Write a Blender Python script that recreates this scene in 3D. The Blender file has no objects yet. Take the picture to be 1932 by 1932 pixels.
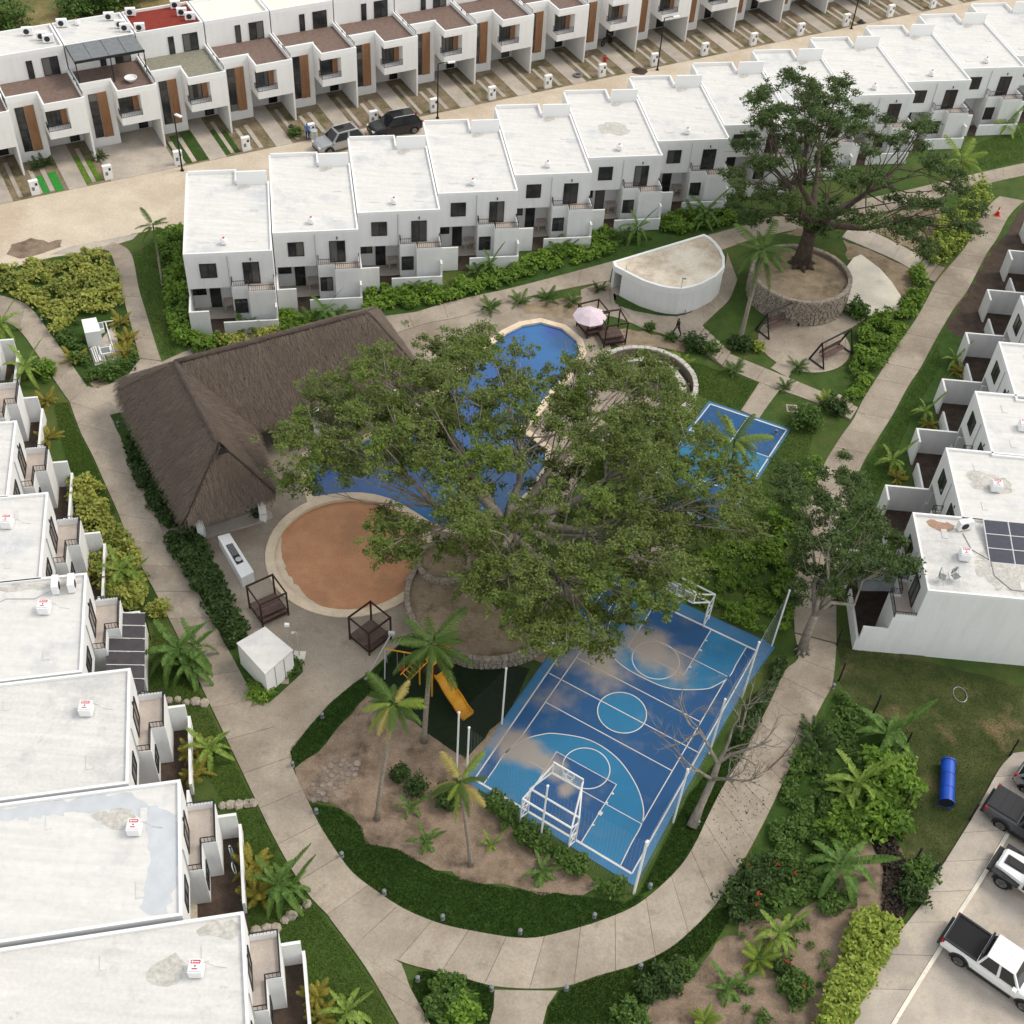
import bpy, math, random
import numpy as np
from mathutils import Vector, Matrix
from mathutils.geometry import tessellate_polygon
random.seed(11)
rng = np.random.default_rng(11)
scene = bpy.context.scene
COL = scene.collection
# ------------------------------------------------------------------ camera
CAM_H = 60.0
FPX, PITCH, ROLL, CTR = 2379.2, .80051, .074786, 966.0      # solved from the photograph (1932 px frame)
FW = np.array([0, math.cos(PITCH), -math.sin(PITCH)])
_r = np.array([1., 0, 0]); _u = np.cross(_r, FW)
RT = math.cos(ROLL)*_r + math.sin(ROLL)*_u
UP = -math.sin(ROLL)*_r + math.cos(ROLL)*_u
cam = bpy.data.cameras.new('camera'); cam_ob = bpy.data.objects.new('camera', cam); COL.objects.link(cam_ob)
cam_ob.matrix_world = Matrix(((RT[0], UP[0], -FW[0], 0), (RT[1], UP[1], -FW[1], 0), (RT[2], UP[2], -FW[2], CAM_H), (0, 0, 0, 1)))
cam.sensor_fit = 'HORIZONTAL'; cam.sensor_width = 36; cam.lens = FPX/1932*36
cam.clip_start = 1; cam.clip_end = 3000
scene.camera = cam_ob
# ------------------------------------------------------------------ light
SUN_AZ, SUN_EL = 18.0, 50.0          # direction the light comes from (from +x towards +y)
world = bpy.data.worlds.new('World'); scene.world = world; world.use_nodes = True
wn = world.node_tree.nodes; wl = world.node_tree.links
sky = wn.new('ShaderNodeTexSky'); sky.sky_type = 'NISHITA'; sky.sun_disc = False
sky.sun_elevation = math.radians(SUN_EL); sky.sun_rotation = math.radians(90-SUN_AZ)
sky.air_density = 2.0; sky.dust_density = 0.3; sky.ozone_density = 1.0
hs = wn.new('ShaderNodeHueSaturation'); hs.inputs['Saturation'].default_value = .16      # thin even overcast: a paler sky
wl.new(sky.outputs[0], hs.inputs['Color']); wl.new(hs.outputs[0], wn['Background'].inputs[0]); wn['Background'].inputs[1].default_value = 0.15
sun = bpy.data.lights.new('sun', 'SUN'); sun.energy = 1.3; sun.angle = math.radians(20); sun.color = (1, .89, .74)
so = bpy.data.objects.new('sun', sun); COL.objects.link(so)
so.rotation_euler = (math.radians(90-SUN_EL), 0, math.radians(SUN_AZ+90))
scene.view_settings.view_transform = 'Standard'; scene.view_settings.look = 'None'
scene.view_settings.exposure = 0.48; scene.view_settings.gamma = 1
scene.cycles.use_adaptive_sampling = True; scene.cycles.adaptive_threshold = .025
scene.cycles.max_bounces = 4; scene.cycles.diffuse_bounces = 2; scene.cycles.glossy_bounces = 2; scene.cycles.transmission_bounces = 2; scene.cycles.transparent_max_bounces = 6
# ------------------------------------------------------------------ helpers
def G(x, y, z=0.0):
    "ground point (height z) seen at a position of the photograph"
    d = FW + (x-CTR)/FPX*RT - (y-CTR)/FPX*UP
    t = (z-CAM_H)/d[2]
    return Vector((d[0]*t, d[1]*t, z))
def PX(P):
    P = np.atleast_2d(np.asarray(P, float)) - np.array([0, 0, CAM_H]); d = P@FW
    return np.stack([CTR+FPX*(P@RT)/d, CTR-FPX*(P@UP)/d], 1)
def S(r, g, b, k=1.0):
    f = lambda c: (c/12.92 if c <= .04045 else ((c+.055)/1.055)**2.4)
    return tuple(min(.85, f(c/255)*k*1.22) for c in (r, g, b))
def inpoly(pts, poly):
    pts = np.asarray(pts); poly = np.asarray(poly); x, y = pts[:, 0], pts[:, 1]
    res = np.zeros(len(pts), bool); j = len(poly)-1
    for i in range(len(poly)):
        xi, yi = poly[i][:2]; xj, yj = poly[j][:2]
        c = ((yi > y) != (yj > y)) & (x < (xj-xi)*(y-yi)/((yj-yi) if yj != yi else 1e-9)+xi)
        res ^= c; j = i
    return res
def link(o, parent=None):
    COL.objects.link(o)
    if parent is not None: o.parent = parent
    return o
def tag(o, label=None, cat=None, group=None, kind=None):
    if label: o['label'] = label
    if cat: o['category'] = cat
    if group: o['group'] = group
    if kind: o['kind'] = kind
    return o
def thing(name, label, cat, loc=(0, 0, 0), rz=0.0, group=None, sc=None):
    o = bpy.data.objects.new(name, None); o.empty_display_size = .3; COL.objects.link(o)
    o.location = loc; o.rotation_euler = (0, 0, rz)
    if sc: o.scale = sc
    return tag(o, label, cat, group)
def kids(o): return [c for c in bpy.data.objects if c.parent == o]
KID = {}
def reg(p, c): KID.setdefault(p.name, []).append(c)
def dup(o, parent=None, loc=None, rz=None, sc=None, label=None):
    c = o.copy(); COL.objects.link(c)
    if parent is not None: c.parent = parent; reg(parent, c)
    if loc is not None: c.location = loc
    if rz is not None: c.rotation_euler = (0, 0, rz)
    if sc is not None: c.scale = sc
    if label: c['label'] = label
    for ch in KID.get(o.name, []): dup(ch, c)
    return c
def setmat(o, m):
    o.material_slots[0].link = 'OBJECT'; o.material_slots[0].material = m
class MB:
    def __init__(s): s.v = []; s.f = []
    def add(s, vs, fs):
        n = len(s.v); s.v += [tuple(p) for p in vs]; s.f += [tuple(i+n for i in f) for f in fs]; return s
    def box(s, x0, x1, y0, y1, z0, z1):
        return s.add([(x0, y0, z0), (x1, y0, z0), (x1, y1, z0), (x0, y1, z0), (x0, y0, z1), (x1, y0, z1), (x1, y1, z1), (x0, y1, z1)],
                     [(3, 2, 1, 0), (4, 5, 6, 7), (0, 1, 5, 4), (1, 2, 6, 5), (2, 3, 7, 6), (3, 0, 4, 7)])
    def prism(s, poly, z0, z1):
        n = len(poly)
        a = sum(poly[i-1][0]*poly[i][1]-poly[i][0]*poly[i-1][1] for i in range(n))
        if a < 0: poly = poly[::-1]
        vs = [(p[0], p[1], z0) for p in poly]+[(p[0], p[1], z1) for p in poly]
        fs = [(i, (i+1) % n, n+(i+1) % n, n+i) for i in range(n)]
        tri = tessellate_polygon([[Vector((p[0], p[1], 0)) for p in poly]])
        for t in tri:
            a, b, c = t
            cr = (poly[b][0]-poly[a][0])*(poly[c][1]-poly[a][1])-(poly[b][1]-poly[a][1])*(poly[c][0]-poly[a][0])
            if cr < 0: b, c = c, b
            fs.append((n+a, n+b, n+c)); fs.append((a, c, b))
        return s.add(vs, fs)
    def quad(s, *p): return s.add(p, [tuple(range(len(p)))])
    def tube(s, pts, r, n=6, cap=True):
        pts = [Vector(p) for p in pts]; k = len(pts); rs = r if isinstance(r, (list, tuple)) else [r]*k
        vs = []; prev = None
        for i, p in enumerate(pts):
            d = (pts[min(i+1, k-1)]-pts[max(i-1, 0)]).normalized() if k > 1 else Vector((0, 0, 1))
            a = d.orthogonal().normalized() if prev is None else (prev-d*prev.dot(d)).normalized()
            prev = a; b = d.cross(a)
            for j in range(n):
                t = 2*math.pi*(j+.5)/n; vs.append(p+(a*math.cos(t)+b*math.sin(t))*rs[i])
        fs = [(i*n+j, i*n+(j+1) % n, (i+1)*n+(j+1) % n, (i+1)*n+j) for i in range(k-1) for j in range(n)]
        if cap: fs += [tuple(range(n))[::-1], tuple((k-1)*n+j for j in range(n))]
        return s.add(vs, fs)
    def lathe(s, prof, n=16, c=(0, 0, 0)):
        k = len(prof); vs = []
        for r, z in prof:
            for j in range(n):
                t = 2*math.pi*j/n; vs.append((c[0]+r*math.cos(t), c[1]+r*math.sin(t), c[2]+z))
        fs = [(i*n+j, i*n+(j+1) % n, (i+1)*n+(j+1) % n, (i+1)*n+j) for i in range(k-1) for j in range(n)]
        fs += [tuple(range(n))[::-1], tuple((k-1)*n+j for j in range(n))]
        return s.add(vs, fs)
    def build(s, name, mat, parent=None, smooth=False, label=None, cat=None, group=None, kind=None):
        me = bpy.data.meshes.new(name); me.from_pydata(s.v, [], s.f); me.materials.append(mat)
        if smooth: me.polygons.foreach_set('use_smooth', [True]*len(me.polygons))
        o = bpy.data.objects.new(name, me); link(o, parent)
        if parent is not None: reg(parent, o)
        return tag(o, label, cat, group, kind)
def qmesh(name, V, mat, parent=None, kind=None, smooth=False):
    "V: (N,4,3) array of quads -> one mesh"
    N = len(V); me = bpy.data.meshes.new(name)
    me.vertices.add(4*N); me.vertices.foreach_set('co', np.ascontiguousarray(V, np.float32).ravel())
    me.loops.add(4*N); me.loops.foreach_set('vertex_index', np.arange(4*N, dtype=np.int32))
    me.polygons.add(N); me.polygons.foreach_set('loop_start', np.arange(0, 4*N, 4, dtype=np.int32)); me.polygons.foreach_set('loop_total', np.full(N, 4, np.int32))
    me.update(); me.validate(); me.materials.append(mat)
    o = bpy.data.objects.new(name, me); link(o, parent)
    if parent is not None: reg(parent, o)
    if kind: o['kind'] = kind
    return o
def leafquads(C, size, aspect=.45, up=.6, droop=0.0):
    "diamond leaves at the points C"
    N = len(C); size = np.broadcast_to(size, (N,))*rng.uniform(.7, 1.3, N)
    nrm = rng.normal(size=(N, 3)); nrm /= np.linalg.norm(nrm, axis=1)[:, None]; nrm[:, 2] = np.abs(nrm[:, 2])+up
    nrm /= np.linalg.norm(nrm, axis=1)[:, None]
    d = rng.normal(size=(N, 3)); d[:, 2] -= droop; d -= nrm*(d*nrm).sum(1)[:, None]; d /= np.linalg.norm(d, axis=1)[:, None]
    w = np.cross(nrm, d); L = (size[:, None])*.5; W = L*aspect
    return np.stack([C-d*L, C+w*W-d*L*.1, C+d*L, C-w*W-d*L*.1], 1)
def poly_pts(px, z=0.0): return [G(a, b, z) for a, b in px]
def densify(pts, step, jit=0.0):
    out = []
    for i in range(len(pts)):
        a, b = pts[i], pts[(i+1) % len(pts)]; n = max(1, int((b-a).length/step))
        for k in range(n):
            p = a.lerp(b, k/n)
            if jit and k: p = p+Vector((random.uniform(-jit, jit), random.uniform(-jit, jit), 0))
            out.append(p)
    return out
def smoothpoly(pts, it=1):
    for _ in range(it):
        q = []
        for i in range(len(pts)):
            a, b = pts[i], pts[(i+1) % len(pts)]; q += [a.lerp(b, .25), a.lerp(b, .75)]
        pts = q
    return pts
def sheet(name, pts, mat, parent=None, holes=(), kind='structure', z=None):
    "flat polygon with holes"
    loops = [[Vector((p[0], p[1], 0)) for p in pts]]+[[Vector((p[0], p[1], 0)) for p in h] for h in holes]
    tri = tessellate_polygon(loops); vs = [p for l in loops for p in l]
    zz = pts[0][2] if z is None else z
    fs = []
    for a, b, c in tri:
        cr = (vs[b]-vs[a]).cross(vs[c]-vs[a]).z
        if abs(cr) < 1e-9: continue
        fs.append((a, b, c) if cr > 0 else (a, c, b))
    mb = MB(); mb.add([(p.x, p.y, zz) for p in vs], fs)
    return mb.build(name, mat, parent, kind=kind if parent is None else None)
def patch(name, px, mat, z, jit=.25, step=.6, parent=None, sm=0, kind='structure'):
    p = poly_pts(px); p = smoothpoly(p, sm) if sm else p
    return sheet(name, densify(p, step, jit), mat, parent, z=z, kind=kind)
def resample(pts, n):
    P = np.array([tuple(p) for p in pts]); s = np.r_[0, np.cumsum(np.linalg.norm(np.diff(P, axis=0), axis=1))]
    t = np.linspace(0, s[-1], n); return np.stack([np.interp(t, s, P[:, i]) for i in range(3)], 1), s[-1]
def crspline(px, n=6):
    "smooth a pixel polyline"
    P = np.array(px, float); out = []
    for i in range(len(P)-1):
        a, b, c, d = P[max(i-1, 0)], P[i], P[i+1], P[min(i+2, len(P)-1)]
        for t in np.linspace(0, 1, n, endpoint=False):
            out.append(.5*((2*b)+(c-a)*t+(2*a-5*b+4*c-d)*t*t+(3*b-a-3*c+d)*t**3))
    out.append(P[-1]); return [tuple(p) for p in out]
def ribbon(name, Lpx, Rpx, step, mat, zt=.06, gap=.022, spl=True):
    "concrete walk cast in slabs"
    L = [G(*p) for p in (crspline(Lpx) if spl else Lpx)]; R = [G(*p) for p in (crspline(Rpx) if spl else Rpx)]
    _, l1 = resample(L, 2); _, l2 = resample(R, 2)
    n = max(1, int(round((l1+l2)/2/step))); sub = 4
    A, _ = resample(L, n*sub+1); B, _ = resample(R, n*sub+1)
    bed = MB()
    for i in range(n*sub): bed.quad((*A[i][:2], .012), (*B[i][:2], .012), (*B[i+1][:2], .012), (*A[i+1][:2], .012))
    root = bed.build(name, MT['joint'], kind='structure')
    for i in range(n):
        a = A[i*sub:(i+1)*sub+1].copy(); b = B[i*sub:(i+1)*sub+1].copy()
        for s in (a, b):
            d = s[1]-s[0]; s[0] += d/np.linalg.norm(d)*gap/2; d = s[-2]-s[-1]; s[-1] += d/np.linalg.norm(d)*gap/2
        zz = zt+random.uniform(-.006, .006)
        MB().prism([tuple(p[:2]) for p in a]+[tuple(p[:2]) for p in b[::-1]], .0, zz).build('slab', mat, root)
    return root
# ------------------------------------------------------------------ materials
MT = {}
def nt(name):
    m = bpy.data.materials.new(name); m.use_nodes = True; n = m.node_tree.nodes; l = m.node_tree.links
    return m, n, l, n['Principled BSDF']
def mixc(n, l, fac, a, b):
    x = n.new('ShaderNodeMix'); x.data_type = 'RGBA'
    for s, v in ((0, fac), (6, a), (7, b)):
        if isinstance(v, (tuple, list)): x.inputs[s].default_value = (*v[:3], 1)
        elif isinstance(v, (int, float)): x.inputs[s].default_value = v
        else: l.new(v, x.inputs[s])
    return x.outputs[2]
def noise(n, l, scale, detail=5, vec=None, rough=.6, lo=0., hi=1., stretch=None):
    t = n.new('ShaderNodeTexNoise'); t.inputs['Scale'].default_value = scale; t.inputs['Detail'].default_value = detail; t.inputs['Roughness'].default_value = rough
    if stretch:
        mp = n.new('ShaderNodeMapping'); mp.inputs['Scale'].default_value = stretch
        if len(stretch) == 3: pass
        l.new(vec, mp.inputs[0]); vec = mp.outputs[0]
    l.new(vec, t.inputs['Vector'])
    r = n.new('ShaderNodeMapRange'); r.inputs[1].default_value = lo; r.inputs[2].default_value = hi; r.clamp = True
    l.new(t.outputs[0], r.inputs[0]); return r.outputs[0]
def M(key, c1, c2=None, scale=1.5, lo=.35, hi=.65, c3=None, s3=.25, lo3=.5, hi3=.65, rough=.85, bump=0., bscale=30., metal=0., spec=.3, fine=None, stretch=None, coord='W', dark=None, vary=0.):
    m, n, l, b = nt(key)
    if coord == 'W': vec = n.new('ShaderNodeNewGeometry').outputs['Position']
    else: vec = n.new('ShaderNodeTexCoord').outputs['Object']
    col = c1
    if c2: col = mixc(n, l, noise(n, l, scale, 6, vec, lo=lo, hi=hi, stretch=stretch), c1, c2)
    if c3: col = mixc(n, l, noise(n, l, s3, 8, vec, .7, lo3, hi3), col, c3)
    if dark: col = mixc(n, l, noise(n, l, dark[1], 8, vec, .75, dark[2], dark[3]), col, dark[0])
    if fine:
        x = noise(n, l, fine[0], 3, vec, lo=.3, hi=.7); mx = n.new('ShaderNodeMix'); mx.data_type = 'RGBA'; mx.blend_type = 'MULTIPLY'
        mx.inputs[0].default_value = 1; cr = n.new('ShaderNodeMapRange'); cr.inputs[3].default_value = 1-fine[1]; cr.inputs[4].default_value = 1+fine[1]*.5
        l.new(x, cr.inputs[0]); l.new(cr.outputs[0], mx.inputs[7])
        if isinstance(col, tuple): mx.inputs[6].default_value = (*col, 1)
        else: l.new(col, mx.inputs[6])
        col = mx.outputs[2]
    if vary:                                              # each cast slab or board a slightly different tone
        oi = n.new('ShaderNodeObjectInfo'); vr = n.new('ShaderNodeMapRange'); vr.inputs[3].default_value = 1-vary; vr.inputs[4].default_value = 1+vary*.6; l.new(oi.outputs['Random'], vr.inputs[0])
        vm = n.new('ShaderNodeMix'); vm.data_type = 'RGBA'; vm.blend_type = 'MULTIPLY'; vm.inputs[0].default_value = 1; l.new(vr.outputs[0], vm.inputs[7]); l.new(col, vm.inputs[6]); col = vm.outputs[2]
    if isinstance(col, tuple): b.inputs['Base Color'].default_value = (*col, 1)
    else: l.new(col, b.inputs['Base Color'])
    b.inputs['Roughness'].default_value = rough; b.inputs['Metallic'].default_value = metal; b.inputs['Specular IOR Level'].default_value = spec
    if bump:
        bp = n.new('ShaderNodeBump'); bp.inputs['Strength'].default_value = bump; bp.inputs['Distance'].default_value = .05
        l.new(noise(n, l, bscale, 6, vec), bp.inputs['Height']); l.new(bp.outputs[0], b.inputs['Normal'])
    MT[key] = m; return m
def LEAF(key, c1, c2, c3=None, trans=.25, rough=.6):
    m, n, l, b = nt(key)
    if trans: c1, c2, c3 = [tuple(x*1.12 for x in c) if c else None for c in (c1, c2, c3)]
    rnd = n.new('ShaderNodeNewGeometry'); col = mixc(n, l, rnd.outputs['Random Per Island'], c1, c2)
    if c3: col = mixc(n, l, noise(n, l, .35, 4, rnd.outputs['Position'], lo=.45, hi=.7), col, c3)
    l.new(col, b.inputs['Base Color']); b.inputs['Roughness'].default_value = rough; b.inputs['Specular IOR Level'].default_value = .25
    tr = n.new('ShaderNodeBsdfTranslucent'); l.new(col, tr.inputs[0]); mx = n.new('ShaderNodeMixShader'); mx.inputs[0].default_value = trans
    l.new(b.outputs[0], mx.inputs[1]); l.new(tr.outputs[0], mx.inputs[2]); l.new(mx.outputs[0], n['Material Output'].inputs[0])
    MT[key] = m; return m
K = .92
M('wall', (.80, .80, .79), (.72, .72, .705), scale=2.2, lo=.45, hi=.8, stretch=(1, 1, .12), rough=.9, fine=(6, .03), dark=((.62, .61, .58), 1.3, .66, .85))
M('wall_warm', (.80, .79, .77), (.73, .72, .70), scale=2.2, lo=.45, hi=.8, stretch=(1, 1, .12), rough=.9, fine=(6, .03), dark=((.62, .60, .56), 1.3, .66, .85))
M('trim', (.82, .82, .81), rough=.85)
M('roof', (.71, .695, .67), (.62, .605, .58), scale=.9, lo=.35, hi=.7, stretch=(.35, 3.2, 1), c3=(.50, .52, .54), s3=.25, lo3=.54, hi3=.7, rough=.8, fine=(3, .06), bump=.15, bscale=9, dark=((.50, .475, .43), .7, .6, .8))
M('roof_old', (.70, .685, .66), (.59, .575, .55), scale=.7, lo=.35, hi=.7, stretch=(.3, 3.0, 1), c3=(.47, .47, .46), s3=.3, lo3=.5, hi3=.68, rough=.85, fine=(5, .08), bump=.15, bscale=9, dark=((.42, .33, .25), .5, .62, .74))
M('roof_far', (.80, .77, .69), (.75, .72, .64), scale=.6, rough=.85, fine=(4, .05))
M('roof_red', S(128, 48, 36), S(112, 42, 32), scale=2, rough=.9, fine=(8, .15))
M('roof_sand', S(222, 211, 192, .9), S(190, 175, 155, .9), scale=.5, lo=.35, hi=.65, c3=S(168, 150, 130, .9), s3=.25, lo3=.52, hi3=.7, rough=.9, fine=(5, .1))
M('terrace_tile', S(134, 113, 103, .8), S(116, 97, 88, .8), scale=3, rough=.8, fine=(14, .25), stretch=(1, 1, 1))
M('terrace_grey', S(150, 146, 130, .8), S(132, 130, 114, .8), scale=3, rough=.85, fine=(14, .2))
M('balcony_floor', S(190, 178, 168, .85), S(178, 166, 157, .85), rough=.8, fine=(10, .1))
M('glass', (.012, .013, .015), (.055, .058, .062), scale=.9, rough=.12, spec=.5)
M('glass_void', (.03, .025, .022), (.06, .05, .045), scale=.7, rough=.7)
M('black_metal', (.02, .02, .021), rough=.5, spec=.4)
M('wood_panel', S(155, 115, 84, .85), S(136, 98, 70, .85), scale=5, rough=.7, fine=(30, .2), stretch=(1, 1, .15))
M('concrete', S(180, 168, 152, .8), S(161, 149, 134, .8), scale=.55, lo=.3, hi=.7, c3=S(142, 129, 115, .82), s3=.16, lo3=.46, hi3=.66, rough=.92, fine=(9, .16), bump=.08, bscale=40, dark=(S(118, 107, 95, .82), .9, .56, .8), vary=.1)
M('concrete_grey', S(184, 175, 164, .85), S(168, 158, 147, .85), scale=.7, c3=S(200, 188, 170, .85), s3=.3, rough=.92, fine=(12, .12), dark=(S(140, 128, 116, .85), 1.2, .56, .78), vary=.1)
M('concrete_pale', S(226, 217, 200, .92), S(212, 205, 192, .92), scale=.5, c3=S(188, 186, 178, .88), s3=.3, lo3=.55, hi3=.75, rough=.9, fine=(6, .08))
M('joint', S(128, 117, 104, .8), rough=.95)
M('sand_street', S(210, 197, 177, .82), S(196, 181, 161, .82), scale=.35, c3=S(184, 166, 144, .85), s3=.12, lo3=.48, hi3=.66, rough=.95, fine=(5, .12), dark=(S(160, 142, 122, .85), .5, .63, .8), bump=.1, bscale=12)
M('dirt', S(150, 131, 113, .85), S(126, 108, 92, .85), scale=1.2, c3=S(100, 86, 72, .8), s3=.5, rough=.98, fine=(10, .25), bump=.3, bscale=25)
M('yard_dirt', S(146, 131, 108, .8), S(122, 108, 86, .8), scale=.9, c3=S(98, 98, 62, .8), s3=.45, lo3=.5, hi3=.62, rough=.98, fine=(8, .3), bump=.3, bscale=20)
M('stain_blue', S(208, 212, 217, .75), S(196, 201, 206, .75), scale=1.5, rough=.8, fine=(3, .1))
M('stain_grey', S(186, 182, 174, .75), S(206, 203, 196, .8), scale=2.5, lo=.3, hi=.7, rough=.85, fine=(5, .15))
M('stain_rust', S(160, 128, 108, .8), S(178, 150, 130, .8), scale=2.5, rough=.9, fine=(6, .2))
M('dirt_dark', S(92, 78, 68, .75), S(72, 61, 53, .75), scale=1.5, rough=.98, fine=(12, .35), bump=.3, bscale=25)
M('dirt_sandy', S(164, 147, 124, .8), S(140, 123, 102, .8), scale=1.0, c3=S(120, 104, 80, .8), s3=.7, rough=.98, fine=(10, .2), bump=.3, bscale=25)
M('mulch', S(48, 40, 36, .7), S(30, 26, 24, .7), scale=4, rough=1, fine=(20, .4), bump=.6, bscale=20)
M('lawn', S(74, 96, 40, .9), S(54, 76, 28, .9), scale=.9, lo=.3, hi=.7, c3=S(92, 98, 50, .85), s3=.16, lo3=.5, hi3=.68, rough=.95, fine=(16, .45), bump=.5, bscale=30)
M('lawn_deep', S(64, 90, 34, .9), S(46, 70, 23, .9), scale=1.4, lo=.3, hi=.7, rough=.95, fine=(18, .5), bump=.5, bscale=30)
M('lawn_worn', S(84, 88, 50, .8), S(58, 68, 32, .8), scale=.6, lo=.35, hi=.6, c3=S(132, 112, 84, .8), s3=.22, lo3=.54, hi3=.68, rough=.97, fine=(14, .4), bump=.4, bscale=25)
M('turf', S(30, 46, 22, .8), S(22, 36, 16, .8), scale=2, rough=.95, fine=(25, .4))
M('turf_bright', S(60, 150, 62, .75), S(52, 138, 55, .75), scale=3, rough=.95, fine=(20, .2))
M('grass_strip', S(104, 138, 44, .8), S(80, 116, 32, .8), scale=3, rough=.95, fine=(16, .4))
M('dry_field', S(150, 132, 92, .8), S(120, 112, 66, .8), scale=.5, c3=S(90, 92, 48, .8), s3=.1, rough=.97, fine=(5, .35))
M('coping', S(226, 208, 182, .88), S(212, 192, 166, .88), scale=1.2, rough=.8, fine=(8, .08), dark=(S(196, 168, 140, .85), 1.5, .62, .78))
M('kid_pool', S(198, 146, 108, .95), S(184, 132, 96, .95), scale=.8, c3=S(172, 128, 94, .95), s3=.3, rough=.6, fine=(8, .12), spec=.3)
M('stone', S(176, 165, 150, .85), S(138, 128, 116, .85), scale=2.2, lo=.3, hi=.7, rough=.95, fine=(6, .3), bump=.4, bscale=14)
M('stone_white', S(206, 202, 194, .85), S(170, 164, 156, .85), scale=2.2, lo=.3, hi=.7, rough=.95, fine=(6, .25), bump=.4, bscale=14)
M('flagstone', S(148, 137, 127, .85), S(122, 112, 104, .85), scale=2, rough=.9, fine=(8, .2), vary=.25)
M('thatch_base', S(92, 81, 74, .8), S(78, 69, 63, .8), scale=3, rough=1, fine=(20, .4))
LEAF('thatch', S(128, 115, 104, .9), S(88, 78, 71, .9), S(104, 92, 82, .9), trans=0., rough=1)
M('slat_wood', S(120, 98, 90, .75), S(100, 80, 74, .75), scale=4, rough=.7, fine=(25, .3), vary=.25)
M('dark_wood', S(70, 52, 46, .7), S(54, 40, 36, .7), scale=4, rough=.7, fine=(25, .3))
M('white_metal', (.78, .78, .77), rough=.5, spec=.4)
M('galv', (.55, .56, .57), rough=.5, metal=.4)
M('lamp_grey', S(122, 126, 128, .8), rough=.5)
M('dark_iron', (.018, .018, .02), rough=.6)
M('yellow', S(226, 164, 46, .8), S(214, 150, 38, .8), scale=2, rough=.45, fine=(6, .1))
M('red', S(170, 34, 34, .8), rough=.6)
M('red_label', S(190, 40, 60, .85), rough=.5)
M('blue_plastic', S(12, 80, 190, .8), S(8, 66, 170, .8), rough=.35, spec=.5)
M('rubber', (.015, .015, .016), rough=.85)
M('rim', (.32, .33, .34), rough=.35, metal=.8)
M('paint_white', (.80, .80, .80), rough=.25, spec=.5)
M('paint_silver', (.42, .43, .44), rough=.25, metal=.55, spec=.5)
M('paint_black', (.012, .012, .014), rough=.15, spec=.6)
M('paint_grey', (.085, .09, .10), rough=.25, metal=.3, spec=.5)
M('car_glass', (.015, .018, .02), rough=.06, spec=.6)
M('plastic_dark', (.03, .03, .033), rough=.7)
M('tail_red', S(170, 20, 20, .8), rough=.3)
M('lamp_clear', (.7, .7, .68), rough=.15, spec=.6)
M('cone_orange', S(214, 74, 48, .85), rough=.6)
M('canvas_lilac', S(214, 198, 206, .85), S(206, 190, 198, .85), rough=.9)
M('solar', S(70, 72, 86, .6), S(58, 60, 74, .6), scale=5, rough=.2, spec=.6, coord='O')
M('polycarb', S(120, 124, 126, .7), S(104, 108, 110, .7), scale=2, rough=.25, spec=.5)
M('awning', S(86, 82, 86, .6), S(74, 70, 74, .6), scale=2, rough=.7, fine=(12, .15))
M('bark', S(120, 108, 96, .7), S(88, 78, 68, .7), scale=3, rough=.95, fine=(12, .3), bump=.5, bscale=14, stretch=(1, 1, .3))
M('bark_pale', S(164, 156, 144, .7), S(130, 120, 108, .7), scale=3, rough=.95, fine=(12, .3), bump=.3, bscale=14)
M('bark_dark', S(92, 80, 68, .7), S(66, 56, 48, .7), scale=3, rough=.95, fine=(12, .3), bump=.5, bscale=14)
M('palm_bark', S(158, 146, 132, .75), S(130, 118, 106, .75), scale=7, rough=.95, fine=(16, .2), stretch=(.3, .3, 2.5), coord='O')
M('dead_leaf', S(150, 128, 90, .7), rough=.95)
LEAF('leaf_big', S(110, 120, 62, .88), S(60, 76, 32, .88), S(96, 116, 42, .9))
LEAF('leaf_tree', S(82, 102, 50, .88), S(42, 60, 25, .88), S(66, 84, 36, .88))
LEAF('leaf_lime', S(156, 168, 76, .85), S(112, 132, 50, .85))
LEAF('leaf_bright', S(122, 150, 56, .85), S(82, 114, 34, .85), S(72, 100, 34, .85))
LEAF('leaf_yellow', S(178, 178, 92, .8), S(128, 138, 58, .8), S(104, 116, 52, .8))
LEAF('leaf_mid', S(92, 118, 54, .85), S(58, 84, 32, .85))
LEAF('leaf_dark', S(70, 92, 44, .85), S(40, 60, 26, .85))
LEAF('leaf_gold', S(160, 146, 62, .8), S(112, 112, 44, .8))
LEAF('banana', S(104, 132, 64, .85), S(70, 100, 44, .85), trans=.35)
LEAF('banana_lime', S(140, 160, 76, .85), S(98, 124, 50, .85), trans=.35)
LEAF('palm', S(92, 114, 52, .85), S(56, 80, 32, .85), trans=.3)
LEAF('palm_lime', S(140, 154, 64, .85), S(94, 118, 44, .85), trans=.3)
LEAF('palm_dry', S(176, 160, 96, .85), S(140, 130, 72, .85), trans=.3)
LEAF('blade', S(100, 122, 52, .95), S(64, 90, 32, .95))
LEAF('blade_dark', S(62, 92, 34, .85), S(40, 66, 22, .85))
LEAF('flower_red', S(210, 70, 40, .8), S(190, 50, 36, .8))
LEAF('leaf_litter', S(70, 58, 48, .7), S(40, 34, 30, .7), trans=0)
SKIN = M('skin', S(150, 104, 80, .8), rough=.7)
M('cloth_dark', S(46, 42, 46, .7), rough=.9); M('cloth_blue', S(66, 110, 170, .8), rough=.9); M('cloth_red', S(176, 36, 40, .8), rough=.9)
M('cloth_jeans', S(60, 66, 84, .7), rough=.9); M('hair', (.012, .01, .009), rough=.8)
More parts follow.
